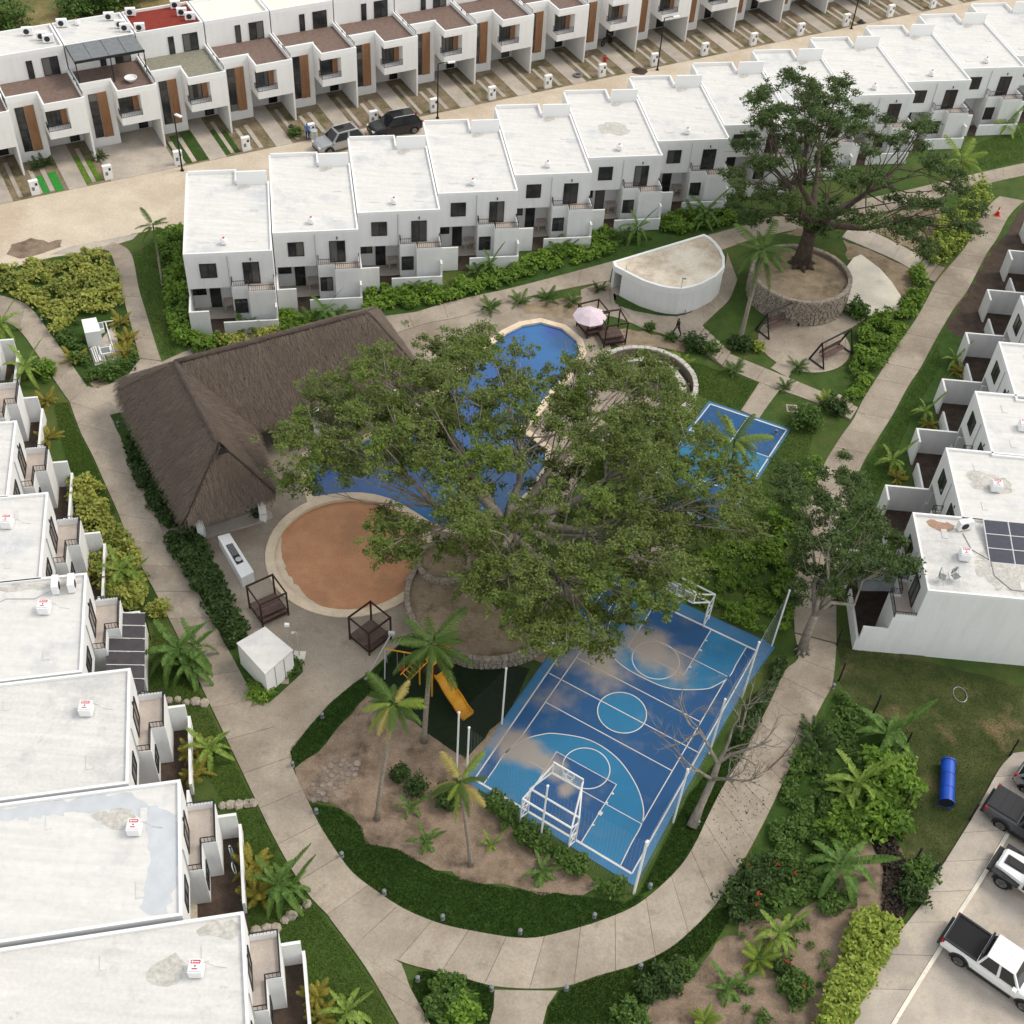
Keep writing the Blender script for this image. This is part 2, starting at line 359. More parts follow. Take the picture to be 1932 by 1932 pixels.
# glazing: most panes dark, some with a pale curtain behind
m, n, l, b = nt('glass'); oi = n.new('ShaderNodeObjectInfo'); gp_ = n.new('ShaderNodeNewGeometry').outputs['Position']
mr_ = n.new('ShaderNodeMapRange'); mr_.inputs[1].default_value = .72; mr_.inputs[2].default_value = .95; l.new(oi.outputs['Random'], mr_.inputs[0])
c = mixc(n, l, noise(n, l, .9, 5, gp_, lo=.35, hi=.65), (.012, .013, .015), (.055, .056, .058)); c = mixc(n, l, mr_.outputs[0], c, (.14, .135, .125)); l.new(c, b.inputs['Base Color']); b.inputs['Roughness'].default_value = .12; MT['glass'] = m  # paler noise tone puts reflected sky into the glass colour
# water
m, n, l, b = nt('water'); vec = n.new('ShaderNodeNewGeometry').outputs['Position']
c = mixc(n, l, noise(n, l, .12, 3, vec, lo=.4, hi=.6), S(40, 92, 156, .75), S(38, 108, 168, .75))
c = mixc(n, l, noise(n, l, .2, 4, vec, lo=.58, hi=.74), c, S(46, 70, 160, .75))
l.new(c, b.inputs['Base Color']); b.inputs['Roughness'].default_value = .06; b.inputs['Specular IOR Level'].default_value = .6
bp = n.new('ShaderNodeBump'); bp.inputs['Strength'].default_value = .3; bp.inputs['Distance'].default_value = .05
l.new(noise(n, l, 5, 4, vec), bp.inputs['Height']); l.new(bp.outputs[0], b.inputs['Normal']); MT['water'] = m
# ------------------------------------------------------------------ ground, street, walks
POOL = [(583, 905), (584, 862), (640, 846), (720, 820), (795, 778), (850, 722), (915, 662), (955, 630), (985, 615), (1020, 609), (1060, 620), (1088, 643), (1094, 665), (1073, 703), (1041, 733), (1008, 778), (977, 810), (1003, 828), (1030, 850), (1026, 882), (995, 928), (945, 975), (880, 1000), (820, 990), (770, 968), (700, 947), (640, 936), (592, 938)]
pool_w = poly_pts(POOL)
def offset_poly(P, d):
    n = len(P); out = []
    a = sum(P[i-1].x*P[i].y-P[i].x*P[i-1].y for i in range(n)); sg = 1 if a > 0 else -1
    for i in range(n):
        e1 = (P[i]-P[i-1]).normalized(); e2 = (P[(i+1) % n]-P[i]).normalized()
        n1 = Vector((e1.y, -e1.x, 0))*sg; n2 = Vector((e2.y, -e2.x, 0))*sg; m_ = (n1+n2)
        if m_.length < .2: m_ = n1
        m_.normalize(); out.append(P[i]+m_*d/max(.5, m_.dot(n1)))
    return out
def circle(c, r, n=48, z=0): return [Vector((c.x+r*math.cos(2*math.pi*k/n), c.y+r*math.sin(2*math.pi*k/n), z)) for k in range(n)]
KP = G(661, 1043); KR_O, KR_I = 5.35, 4.75
kp_in = circle(KP, KR_I)
# keep the lap pool clear of the round pool
pool_w = [p if (p-KP).length > KR_O+.05 else KP+(p-KP).normalized()*(KR_O+.05) for p in pool_w]
big = [Vector((-400, -150, 0)), Vector((400, -150, 0)), Vector((400, 700, 0)), Vector((-400, 700, 0))]
ground = sheet('ground', big, MT['lawn'], holes=[pool_w, kp_in], z=0)
sheet('pool_floor', offset_poly(pool_w, .3), MT['water'], z=-1.2)
sheet('pool_water', offset_poly(pool_w, .1), MT['water'], z=-.10)
sheet('wading_pool_floor', circle(KP, KR_I+.1), MT['kid_pool'], z=-.14)
# terrace of the pool
TER = [(195, 775), (165, 735), (207, 731), (257, 699), (266, 672), (305, 683), (400, 640), (700, 600), (850, 580), (1000, 560), (1101, 580), (1150, 650), (1180, 720), (1150, 820), (1060, 960), (980, 1060), (860, 1040), (805, 1070), (775, 1120), (792, 1175), (780, 1200), (750, 1218), (700, 1266), (665, 1291), (623, 1326), (583, 1371), (552, 1412), (530, 1440), (470, 1350), (425, 1255), (375, 1165), (300, 1045), (250, 915), (205, 835)]
sheet('pool_terrace', poly_pts(TER), MT['concrete'], holes=[pool_w, kp_in], z=.016)
def ring(name, inner, outer, z0, z1, mat, parent=None, **kw):
    n = len(inner); mb = MB()
    vs = [(p[0], p[1], z) for P, z in ((inner, z0), (inner, z1), (outer, z1), (outer, z0)) for p in P]
    fs = []
    for i in range(n):
        j = (i+1) % n
        for a in range(3): fs.append((a*n+i, (a+1)*n+i, (a+1)*n+j, a*n+j))
    mb.add(vs, fs)
    me = mb.build(name, mat, parent, **kw)
    import bmesh
    bm = bmesh.new(); bm.from_mesh(me.data); bmesh.ops.recalc_face_normals(bm, faces=bm.faces); bm.to_mesh(me.data); bm.free()
    return me
ring('pool_coping', pool_w, offset_poly(pool_w, .5), -.8, .07, MT['coping'], kind='structure')
ring('wading_pool_coping', kp_in, circle(KP, KR_O), -.3, .10, MT['coping'], kind='structure')
# bare ledge where the tan finish of the wading pool has peeled
led = []
for k in range(26):
    t = math.radians(168+k*3.6); w = .12+.55*math.sin(math.pi*k/25)*random.uniform(.75, 1.1)
    led.append((KP.x+(KR_I-w)*math.cos(t), KP.y+(KR_I-w)*math.sin(t), 0))
for k in range(25, -1, -1):
    t = math.radians(168+k*3.6); led.append((KP.x+(KR_I+.05)*math.cos(t), KP.y+(KR_I+.05)*math.sin(t), 0))
sheet('wading_pool_ledge', [Vector(p) for p in led], MT['coping'], z=-.10)
# street behind
P0F = Vector((-33.33, 100.5, 0)); STF = Vector((5.317, 3.164, 0)); AF = math.atan2(STF.y, STF.x); EF = STF.normalized(); NF = Vector((EF.y, -EF.x, 0))
farl = [P0F+STF*k+NF*3.75 for k in (-9, 20)]
sheet('street', [farl[0]+NF*40, farl[0], farl[1], farl[1]+NF*60, G(1932, 130), G(1500, 250), G(1000, 340), G(560, 420), G(345, 425), G(250, 441), G(176, 474), G(100, 485), G(0, 510), G(-200, 560)], MT['sand_street'], z=.006)
patch('street_dirt_stain', [(20, 468), (45, 455), (70, 452), (92, 458), (118, 452), (115, 466), (88, 475), (60, 484), (30, 486), (12, 480)], MT['dirt'], .011, .5, .5)
patch('kerb_apron', [(95, 480), (130, 466), (200, 452), (262, 440), (250, 452), (190, 470), (140, 480)], MT['concrete_grey'], .013, .05, 2)
sheet('dry_field', [P0F+STF*-12-NF*10.2, P0F+STF*-12-NF*80, P0F+STF*6-NF*80, P0F+STF*6-NF*10.2], MT['dry_field'], z=.005)
# left walk and loop
OUT_L = [(132, 760), (152, 815), (175, 860), (197, 910), (222, 966), (252, 1041), (295, 1121), (340, 1210), (390, 1316), (450, 1441), (520, 1586), (575, 1679), (618, 1726)]
INN_L = [(207, 783), (230, 833), (245, 873), (265, 908), (295, 973), (319, 1036), (350, 1071), (390, 1151), (445, 1253), (490, 1335), (545, 1413), (552, 1449), (583, 1516), (608, 1566), (658, 1639), (695, 1671)]
ribbon('left_walk', OUT_L, INN_L, 2.35, MT['concrete'])
ribbon('loop_walk', [(618, 1726), (665, 1772), (760, 1816), (858, 1841), (940, 1862), (1053, 1864), (1128, 1841), (1198, 1821), (1261, 1791), (1316, 1744), (1366, 1686), (1411, 1609), (1449, 1536), (1496, 1436), (1554, 1323), (1571, 1288), (1578, 1216)],
       [(695, 1671), (760, 1714), (833, 1744), (908, 1760), (966, 1769), (1016, 1769), (1091, 1751), (1151, 1731), (1201, 1708), (1248, 1671), (1288, 1629), (1313, 1589), (1333, 1546), (1366, 1481), (1398, 1431), (1449, 1333), (1481, 1266), (1506, 1243), (1499, 1196)], 2.1, MT['concrete'])
ribbon('south_walk', [(620, 1730), (665, 1790), (703, 1846), (753, 1932), (800, 2010)], [(757, 1818), (765, 1838), (775, 1866), (811, 1932), (850, 2010)], 2.0, MT['concrete'])
ribbon('entrance_walk', [(933, 1868), (935, 1885), (924, 1932), (905, 2010)], [(1052, 1870), (1034, 1895), (1024, 1932), (1010, 2010)], 2.6, MT['concrete'])
ribbon('right_walk', [(1499, 1194), (1497, 1130), (1500, 1030), (1515, 960), (1551, 883), (1584, 828), (1609, 793), (1629, 753), (1661, 703), (1689, 658), (1721, 613), (1741, 580), (1766, 533), (1789, 505), (1824, 462), (1849, 412), (1869, 385), (1886, 371)],
       [(1578, 1214), (1578, 1130), (1585, 1050), (1600, 960), (1624, 883), (1656, 828), (1684, 783), (1714, 728), (1736, 695), (1761, 648), (1781, 613), (1801, 580), (1824, 550), (1859, 483), (1881, 450), (1902, 410), (1922, 388), (1934, 380)], 2.3, MT['concrete'])
ribbon('corner_walk', [(-10, 602), (32, 619), (70, 668), (110, 728), (131, 758)], [(-10, 556), (50, 575), (95, 630), (140, 695), (165, 731)], 2.6, MT['concrete'])
ribbon('north_walk', [(178, 473), (205, 474), (220, 510), (230, 550), (240, 588), (250, 623), (263, 676)], [(215, 458), (247, 478), (262, 545), (275, 588), (287, 628), (297, 660), (305, 682)], 2.6, MT['concrete'])
sheet('walk_junction', poly_pts([(131, 759), (166, 730), (185, 733), (237, 715), (263, 680), (305, 684), (330, 720), (250, 775), (207, 783)]), MT['concrete'], z=.05)
ribbon('garden_walk', [(700, 612), (760, 597), (858, 568), (966, 544), (1066, 518), (1158, 493)], [(720, 640), (800, 612), (870, 598), (966, 568), (1066, 546), (1150, 530)], 3.0, MT['concrete'])
ribbon('upper_garden_walk', [(1330, 446), (1416, 423), (1449, 412), (1560, 390), (1700, 362), (1851, 326), (1940, 307)], [(1362, 472), (1420, 452), (1470, 440), (1580, 418), (1720, 388), (1860, 348), (1940, 330)], 3.0, MT['concrete'])
ribbon('pavilion_walk', [(1095, 548), (1152, 532), (1160, 572), (1191, 585), (1241, 595), (1278, 597), (1303, 590), (1341, 565), (1358, 538), (1368, 503), (1372, 478)], [(1098, 590), (1140, 595), (1176, 604), (1216, 621), (1246, 629), (1271, 639), (1301, 646), (1316, 624), (1351, 590), (1376, 565), (1391, 528)], 2.4, MT['concrete'])
ribbon('cross_walk', [(1376, 668), (1412, 683), (1449, 698), (1515, 725), (1579, 752)], [(1363, 692), (1400, 709), (1449, 728), (1505, 748), (1560, 768)], 3.2, MT['concrete'])
def steps(name, label, A, B, n, h):
    "flight of concrete steps from edge A (top) to edge B (bottom), each edge a pair of photo points"
    a0, a1 = G(*A[0]), G(*A[1]); b0, b1 = G(*B[0]), G(*B[1])
    root = thing(name, label, 'steps', (a0+b1)/2)
    for i in range(n):
        p = [a0.lerp(b0, i/n), a1.lerp(b1, i/n), a1.lerp(b1, (i+.96)/n), a0.lerp(b0, (i+.96)/n)]
        q = [(v-root.location) for v in p]
        MB().prism([(v.x, v.y) for v in q], 0, .06+h*(n-i)).build('step', MT['concrete'], root)
steps('garden_steps', 'flight of six broad concrete steps below the curved white pavilion', ((1316, 624), (1301, 646)), ((1378, 667), (1362, 692)), 6, .11)
steps('garden_steps', 'short concrete steps where the cross walk meets the straight right walk', ((1580, 753), (1561, 770)), ((1618, 772), (1604, 794)), 4, .11)
steps('garden_steps', 'small concrete steps beyond the pale concrete fan at the right walk', ((1740, 497), (1722, 522)), ((1782, 508), (1763, 534)), 3, .11)
sheet('court_link_walk', poly_pts([(1433, 722), (1470, 737), (1449, 765), (1432, 790), (1398, 775)]), MT['concrete'], z=.045)
SWC = G(1517, 648); sheet('swing_circle', circle(SWC, (G(1604, 658)-SWC).length, 56), MT['concrete'], z=.05)
sheet('swing_link_walk', poly_pts([(1556, 609), (1596, 584), (1636, 600), (1590, 630)]), MT['concrete'], z=.04)
sheet('swing_link_walk', poly_pts([(1454, 695), (1468, 682), (1498, 696), (1487, 713)]), MT['concrete'], z=.04)
FAN = [(1584, 578), (1599, 533), (1597, 505), (1610, 488), (1624, 482), (1659, 508), (1681, 533), (1699, 560), (1702, 575), (1695, 588), (1674, 611)]
MB().prism([(p.x, p.y) for p in poly_pts(FAN)], 0, .12).build('concrete_fan', MT['concrete_pale'], kind='structure')
ribbon('stage_walk', [(1606, 426), (1650, 440), (1700, 464), (1742, 487)], [(1588, 448), (1640, 470), (1690, 492), (1727, 514)], 2.6, MT['concrete_grey'])
# planting beds
patch('play_bed', [(555, 1440), (600, 1400), (690, 1312), (735, 1335), (800, 1382), (870, 1425), (905, 1470), (900, 1500), (990, 1585), (1080, 1640), (1130, 1672), (1080, 1690), (1000, 1682), (900, 1667), (820, 1642), (750, 1602), (690, 1592), (680, 1562), (640, 1525), (585, 1512), (560, 1470)], MT['dirt'], .008)
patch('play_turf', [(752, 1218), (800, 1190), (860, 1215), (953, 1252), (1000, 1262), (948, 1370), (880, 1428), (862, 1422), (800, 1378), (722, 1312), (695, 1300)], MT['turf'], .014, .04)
patch('inner_lawn', [(700, 1267), (665, 1292), (623, 1327), (583, 1372), (548, 1412), (545, 1433), (556, 1450), (600, 1420), (650, 1360), (700, 1305), (730, 1262), (752, 1222)], MT['lawn_deep'], .011, .08)
patch('loop_lawn', [(585, 1516), (640, 1525), (682, 1560), (695, 1592), (755, 1604), (822, 1643), (905, 1667), (1000, 1682), (1085, 1688), (1180, 1700), (1200, 1690), (1290, 1520), (1380, 1390), (1450, 1280), (1480, 1265), (1450, 1333), (1399, 1431), (1366, 1482), (1334, 1546), (1314, 1589), (1289, 1629), (1249, 1671), (1202, 1708), (1152, 1731), (1092, 1751), (1016, 1770), (966, 1770), (908, 1761), (833, 1745), (760, 1715), (696, 1672), (659, 1640), (609, 1567)], MT['lawn_deep'], .007, .06)
patch('court_bed', [(870, 1440), (965, 1338), (985, 1350), (900, 1468)], MT['dirt_sandy'], .016, .1)
patch('corner_bed', [(760, 1095), (1130, 1100), (1040, 1240), (960, 1260), (850, 1225), (790, 1180)], MT['dirt_sandy'], .005)
patch('shrub_bed', [(1210, 1905), (1300, 1850), (1350, 1780), (1420, 1735), (1480, 1740), (1540, 1700), (1620, 1590), (1660, 1570), (1700, 1600), (1700, 1700), (1650, 1780), (1590, 1932), (1520, 2010), (1180, 2010)], MT['dirt'], .008, .35)
patch('right_shade_bed', [(1505, 1395), (1560, 1330), (1590, 1300), (1650, 1380), (1700, 1420), (1640, 1520), (1620, 1600), (1560, 1640), (1470, 1690), (1420, 1690), (1420, 1620), (1470, 1500)], MT['lawn_deep'], .005, .3)
patch('mulch_bed', [(1640, 1570), (1670, 1555), (1690, 1590), (1715, 1640), (1690, 1680), (1665, 1640)], MT['mulch'], .013, .15, .3)
patch('mulch_bed', [(1665, 1660), (1700, 1650), (1715, 1700), (1690, 1750), (1660, 1740), (1670, 1700)], MT['mulch'], .012, .15, .3)
patch('play_yard_lawn', [(1580, 1205), (1700, 1235), (1940, 1295), (1940, 1400), (1886, 1449), (1834, 1544), (1781, 1629), (1720, 1640), (1690, 1540), (1700, 1430), (1620, 1330), (1585, 1290)], MT['lawn_worn'], .006, .1)
patch('east_strip', [(1825, 552), (1861, 484), (1935, 385), (1990, 400), (1920, 560), (1850, 640), (1790, 640), (1783, 615)], MT['dirt_dark'], .004, .3)
patch('east_lawn', [(1580, 1130), (1600, 960), (1624, 883), (1684, 783), (1736, 695), (1783, 615), (1815, 640), (1740, 800), (1690, 900), (1640, 1060), (1620, 1150)], MT['lawn_deep'], .005, .1)
patch('hill_bed', [(1470, 440), (1600, 410), (1720, 395), (1780, 390), (1760, 470), (1742, 484), (1700, 462), (1650, 438), (1600, 425), (1520, 445)], MT['dirt_sandy'], .008, .3)
patch('hill_bed', [(1590, 452), (1690, 495), (1740, 520), (1720, 560), (1700, 560), (1660, 508), (1624, 480), (1600, 490)], MT['dirt_sandy'], .009, .3)
patch('walkside_bed', [(985, 575), (1100, 557), (1110, 575), (1095, 600), (1050, 600), (990, 592)], MT['dirt_sandy'], .022, .2)
patch('walkside_bed', [(1150, 618), (1215, 625), (1300, 648), (1290, 665), (1240, 655), (1180, 660), (1160, 650)], MT['dirt_sandy'], .024, .2)
patch('walkside_bed', [(1105, 545), (1152, 536), (1152, 550), (1120, 557)], MT['dirt_sandy'], .068, .1)
patch('pavilion_lawn', [(1160, 573), (1191, 586), (1241, 596), (1278, 598), (1303, 591), (1341, 566), (1358, 539), (1352, 515), (1300, 545), (1200, 555), (1165, 552)], MT['lawn_deep'], .066, .04)
patch('hedge_bed', [(208, 784), (236, 774), (330, 930), (372, 985), (340, 992), (317, 999), (296, 974), (266, 909), (246, 874), (231, 834)], MT['lawn_deep'], .022, .05)
patch('hedge_bed', [(320, 1012), (372, 1004), (405, 1071), (437, 1146), (468, 1200), (500, 1290), (545, 1291), (549, 1244), (570, 1255), (572, 1268), (508, 1326), (484, 1326), (446, 1254), (391, 1152), (351, 1072), (322, 1040)], MT['lawn_deep'], .022, .05)
patch('island_bed', [(0, 512), (100, 487), (175, 476), (209, 484), (219, 510), (229, 550), (239, 588), (249, 623), (262, 677), (256, 696), (236, 713), (206, 729), (184, 732), (169, 729), (141, 696), (96, 631), (66, 599), (51, 576), (32, 566), (-10, 556)], MT['lawn_deep'], .007, .05)
patch('island_dirt', [(168, 722), (190, 715), (206, 722), (200, 730), (178, 731)], MT['dirt_sandy'], .012, .1)
patch('mid_lawn', [(700, 612), (760, 597), (858, 568), (966, 544), (1066, 518), (1158, 494), (1330, 443), (1450, 408), (1560, 386), (1400, 400), (1200, 450), (1000, 500), (860, 540), (690, 600)], MT['lawn_deep'], .005, .03)
# sidewalk and car park, lower right
SW_L = [(1911, 1423), (1886, 1449), (1834, 1544), (1781, 1629), (1756, 1664), (1744, 1701), (1696, 1761), (1649, 1839), (1604, 1924), (1560, 2010)]
SW_R = [(1990, 1412), (1950, 1478), (1900, 1565), (1854, 1644), (1828, 1686), (1806, 1719), (1774, 1780), (1729, 1851), (1680, 1932), (1635, 2010)]
ribbon('sidewalk', SW_L, SW_R, 2.4, MT['concrete_grey'], zt=.14, spl=False)
K2 = [(a+9, b+3) for a, b in SW_R]
ribbon('kerb', [(a+1, b) for a, b in SW_R], K2, 3.0, MT['concrete_pale'], zt=.15, gap=.015, spl=False)
sheet('car_park', poly_pts([(a+8, b+3) for a, b in SW_R]+[(2300, 2010), (2300, 1412)]), MT['concrete_grey'], z=.006)
# court -------------------------------------------------------------------
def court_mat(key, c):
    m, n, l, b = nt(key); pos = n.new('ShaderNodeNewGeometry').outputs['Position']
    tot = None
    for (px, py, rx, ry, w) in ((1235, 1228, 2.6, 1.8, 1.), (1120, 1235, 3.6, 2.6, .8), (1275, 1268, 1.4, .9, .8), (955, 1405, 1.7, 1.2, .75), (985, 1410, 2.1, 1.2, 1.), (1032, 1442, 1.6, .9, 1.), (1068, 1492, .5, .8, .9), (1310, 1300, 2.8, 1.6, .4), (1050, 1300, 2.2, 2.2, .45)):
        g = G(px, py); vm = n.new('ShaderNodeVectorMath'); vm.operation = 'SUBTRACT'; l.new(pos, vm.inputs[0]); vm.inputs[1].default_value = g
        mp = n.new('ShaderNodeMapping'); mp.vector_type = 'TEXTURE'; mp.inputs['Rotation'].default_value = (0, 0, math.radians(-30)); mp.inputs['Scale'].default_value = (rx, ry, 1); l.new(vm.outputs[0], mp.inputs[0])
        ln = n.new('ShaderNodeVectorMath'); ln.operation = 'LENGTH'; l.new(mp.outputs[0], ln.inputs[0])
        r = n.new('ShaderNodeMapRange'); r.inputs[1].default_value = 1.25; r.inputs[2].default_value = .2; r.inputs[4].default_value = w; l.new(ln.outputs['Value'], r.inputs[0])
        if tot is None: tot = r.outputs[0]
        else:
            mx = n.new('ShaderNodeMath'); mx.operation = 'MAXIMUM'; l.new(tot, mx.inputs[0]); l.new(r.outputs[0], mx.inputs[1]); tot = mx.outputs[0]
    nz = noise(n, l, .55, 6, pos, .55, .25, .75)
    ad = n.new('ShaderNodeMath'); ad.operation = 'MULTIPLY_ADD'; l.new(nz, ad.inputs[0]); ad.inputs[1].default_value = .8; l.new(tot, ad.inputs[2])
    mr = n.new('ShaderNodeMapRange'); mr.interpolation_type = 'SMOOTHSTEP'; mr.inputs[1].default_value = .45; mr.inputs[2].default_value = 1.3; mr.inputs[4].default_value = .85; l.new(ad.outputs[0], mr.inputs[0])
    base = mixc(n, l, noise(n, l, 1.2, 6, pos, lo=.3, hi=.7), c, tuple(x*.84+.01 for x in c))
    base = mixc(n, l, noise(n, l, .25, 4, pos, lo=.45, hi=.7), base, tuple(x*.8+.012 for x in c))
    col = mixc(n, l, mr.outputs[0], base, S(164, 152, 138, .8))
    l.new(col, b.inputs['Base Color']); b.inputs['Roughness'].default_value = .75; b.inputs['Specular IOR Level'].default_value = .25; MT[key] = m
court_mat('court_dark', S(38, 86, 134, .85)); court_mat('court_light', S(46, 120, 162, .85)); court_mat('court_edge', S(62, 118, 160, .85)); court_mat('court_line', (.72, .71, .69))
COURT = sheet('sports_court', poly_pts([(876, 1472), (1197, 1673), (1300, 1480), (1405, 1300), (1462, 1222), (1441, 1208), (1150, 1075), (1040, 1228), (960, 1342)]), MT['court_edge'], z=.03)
cBL, cBR, cTR, cTL = G(895, 1471), G(1192, 1649), G(1427, 1228.5), G(1151, 1098)
def line(pts, w=.06, z=.046, closed=False):
    P = [G(*p) if len(p) == 2 else Vector(p) for p in pts]; mb = MB(); n = len(P); L = []; R = []
    for i in range(n):
        a = P[i-1] if (i or closed) else P[i]; b_ = P[(i+1) % n] if (i < n-1 or closed) else P[i]
        d = (b_-a).normalized(); nn = Vector((-d.y, d.x, 0)); L.append(P[i]+nn*w/2); R.append(P[i]-nn*w/2)
    for i in range(n if closed else n-1):
        j = (i+1) % n; mb.quad((R[i].x, R[i].y, z), (R[j].x, R[j].y, z), (L[j].x, L[j].y, z), (L[i].x, L[i].y, z))
    return mb.build('line', MT['court_line'], COURT)
def zone(pts, mat, z): return sheet('zone', [Vector(p) if len(p) == 3 else G(*p) for p in pts], MT[mat], COURT, z=z)
zone([(895, 1471), (1192, 1649), (1427, 1228.5), (1151, 1098)], 'court_dark', .034)
ARC1 = crspline([(912.5, 1480), (933, 1451), (954, 1421), (988, 1397), (1020, 1387), (1050, 1385), (1112, 1397), (1163, 1430), (1198, 1478), (1213, 1521), (1211, 1554), (1190, 1594), (1170, 1635)], 6)
ARC2 = crspline([(1408, 1222), (1390, 1252), (1376, 1277), (1352, 1293), (1328, 1301), (1266, 1300), (1216, 1281), (1173, 1256), (1151, 1231), (1144, 1205), (1152, 1170), (1165, 1140), (1180, 1113)], 6)
zone(ARC1, 'court_light', .038); zone(ARC2, 'court_light', .038)
KEY1 = [(1050, 1419), (1163, 1481), (1096, 1591), (983, 1524)]; KEY2 = [(1185, 1221), (1290, 1274), (1341, 1190), (1237, 1139)]
zone(KEY1, 'court_dark', .041); zone(KEY2, 'court_dark', .041)
C1, r1 = G(1106, 1450), 1.32; C2, r2 = G(1237, 1246), 1.42; C0, r0 = G(1173.5, 1345), 1.42
c1p, c2p, c0p = circle(C1, r1, 40), circle(C2, r2, 40), circle(C0, r0, 40)
zone(c0p, 'court_light', .04)
line([(895, 1471), (1192, 1649)], .13); line([(1192, 1649), (1427, 1228.5)], .08); line([(1427, 1228.5), (1151, 1098)], .13); line([(1151, 1098), (895, 1471)], .08)
line([(954, 1421), (985, 1389), (1105, 1216), (1168, 1122)]); line([(1211, 1554), (1238, 1507), (1366, 1288), (1376, 1277)])
line(ARC1); line(ARC2); line([(983, 1524), (1050, 1419), (1163, 1481), (1096, 1591)], .06, .047); line([(1237, 1139), (1185, 1221), (1290, 1274), (1341, 1190)], .06, .047)
line([(998, 1437), (1210, 1555)], .05, .048); line([(1231, 1206), (1372, 1277)], .05, .048)
line([(1036, 1271), (1318.5, 1421)], .06); line([(1030, 1326), (1268, 1455)], .06); line([(1088.5, 1242), (1320, 1362)], .06)
for cc in (c1p, c2p, c0p): line([tuple(p) for p in cc], .06, .049, True)
for a, b_ in (((1154, 1497), (1158, 1499)), ((1143, 1514), (1147, 1516)), ((1129, 1533), (1136, 1537)), ((1117, 1556), (1121, 1558)), ((1330, 1208), (1334, 1210)), ((1319, 1226), (1324, 1229)), ((1300, 1258), (1304, 1260))): line([a, b_], .12 if a[0] != 1129 else .25, .0485)
# racket court
PB = [(1340, 763), (1484, 812), (1366, 992), (1205, 935)]
RC = sheet('racket_court', poly_pts([(1338, 757), (1492, 810), (1369, 999), (1196, 938)]), MT['court_edge'], z=.03); COURT_SAVE = COURT; COURT = RC
zone(PB, 'court_dark', .034)
p4 = [Vector((*G(*p)[:2], 0)) for p in PB]
bl = lambda u, v: p4[0].lerp(p4[1], u).lerp(p4[3].lerp(p4[2], u), v)
zone([tuple(bl(*t)) for t in ((0, .3), (1, .3), (1, .7), (0, .7))], 'court_light', .038)
for a, b_, w in (((0, 0), (1, 0), .12), ((1, 0), (1, 1), .09), ((1, 1), (0, 1), .12), ((0, 1), (0, 0), .09), ((0, .3), (1, .3), .07), ((0, .7), (1, .7), .07), ((.5, 0), (.5, .3), .07), ((.5, .7), (.5, 1), .07)): line([tuple(bl(*a)), tuple(bl(*b_))], w)
COURT = COURT_SAVE
# ------------------------------------------------------------------ houses
ORD = ['first', 'second', 'third', 'fourth', 'fifth', 'sixth', 'seventh', 'eighth', 'ninth', 'tenth', 'eleventh', 'twelfth', 'thirteenth', 'fourteenth', 'fifteenth', 'sixteenth', 'seventeenth', 'eighteenth', 'nineteenth', 'twentieth', 'twenty-first', 'twenty-second', 'twenty-third', 'twenty-fourth', 'twenty-fifth', 'twenty-sixth']
def window(parent, x0, x1, z0, z1, y, panes=2, name='window', glass='glass', fr=.05, out=-1, axis='x'):
    "framed glazing in a wall facing -y (axis x) : part with panes as sub-parts"
    d0, d1 = (y-.06, y+.02)
    mb = MB()
    def bx(a0, a1, b0, b1, c0, c1):
        if axis == 'x': mb.box(a0, a1, b0, b1, c0, c1)
        else: mb.box(b0, b1, a0, a1, c0, c1)
    bx(x0, x1, d0, d1, z0, z0+fr); bx(x0, x1, d0, d1, z1-fr, z1)
    bx(x0, x0+fr, d0, d1, z0+fr, z1-fr); bx(x1-fr, x1, d0, d1, z0+fr, z1-fr)
    w = (x1-x0)/panes
    for i in range(1, panes): bx(x0+w*i-fr/2, x0+w*i+fr/2, d0+.004, d1, z0+fr, z1-fr)
    f = mb.build(name, MT['black_metal'], parent)
    for i in range(panes):
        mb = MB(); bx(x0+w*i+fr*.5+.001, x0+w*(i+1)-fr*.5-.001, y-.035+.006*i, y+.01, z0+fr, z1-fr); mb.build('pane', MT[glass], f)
    return f
def railing(parent, pts, z0, h=.8, gap=.12, mat='black_metal', name='railing'):
    mb = MB()
    for a, b in zip(pts[:-1], pts[1:]):
        a = Vector((*a, 0)); b = Vector((*b, 0)); L = (b-a).length
        mb.tube([(a.x, a.y, z0+h), (b.x, b.y, z0+h)], .03, 4); mb.tube([(a.x, a.y, z0+.06), (b.x, b.y, z0+.06)], .018, 4)
        n = max(1, int(L/gap))
        for i in range(n+1):
            p = a.lerp(b, i/n); mb.tube([(p.x, p.y, z0), (p.x, p.y, z0+h)], .012 if 0 < i < n else .025, 4, cap=False)
    return mb.build(name, MT[mat], parent)
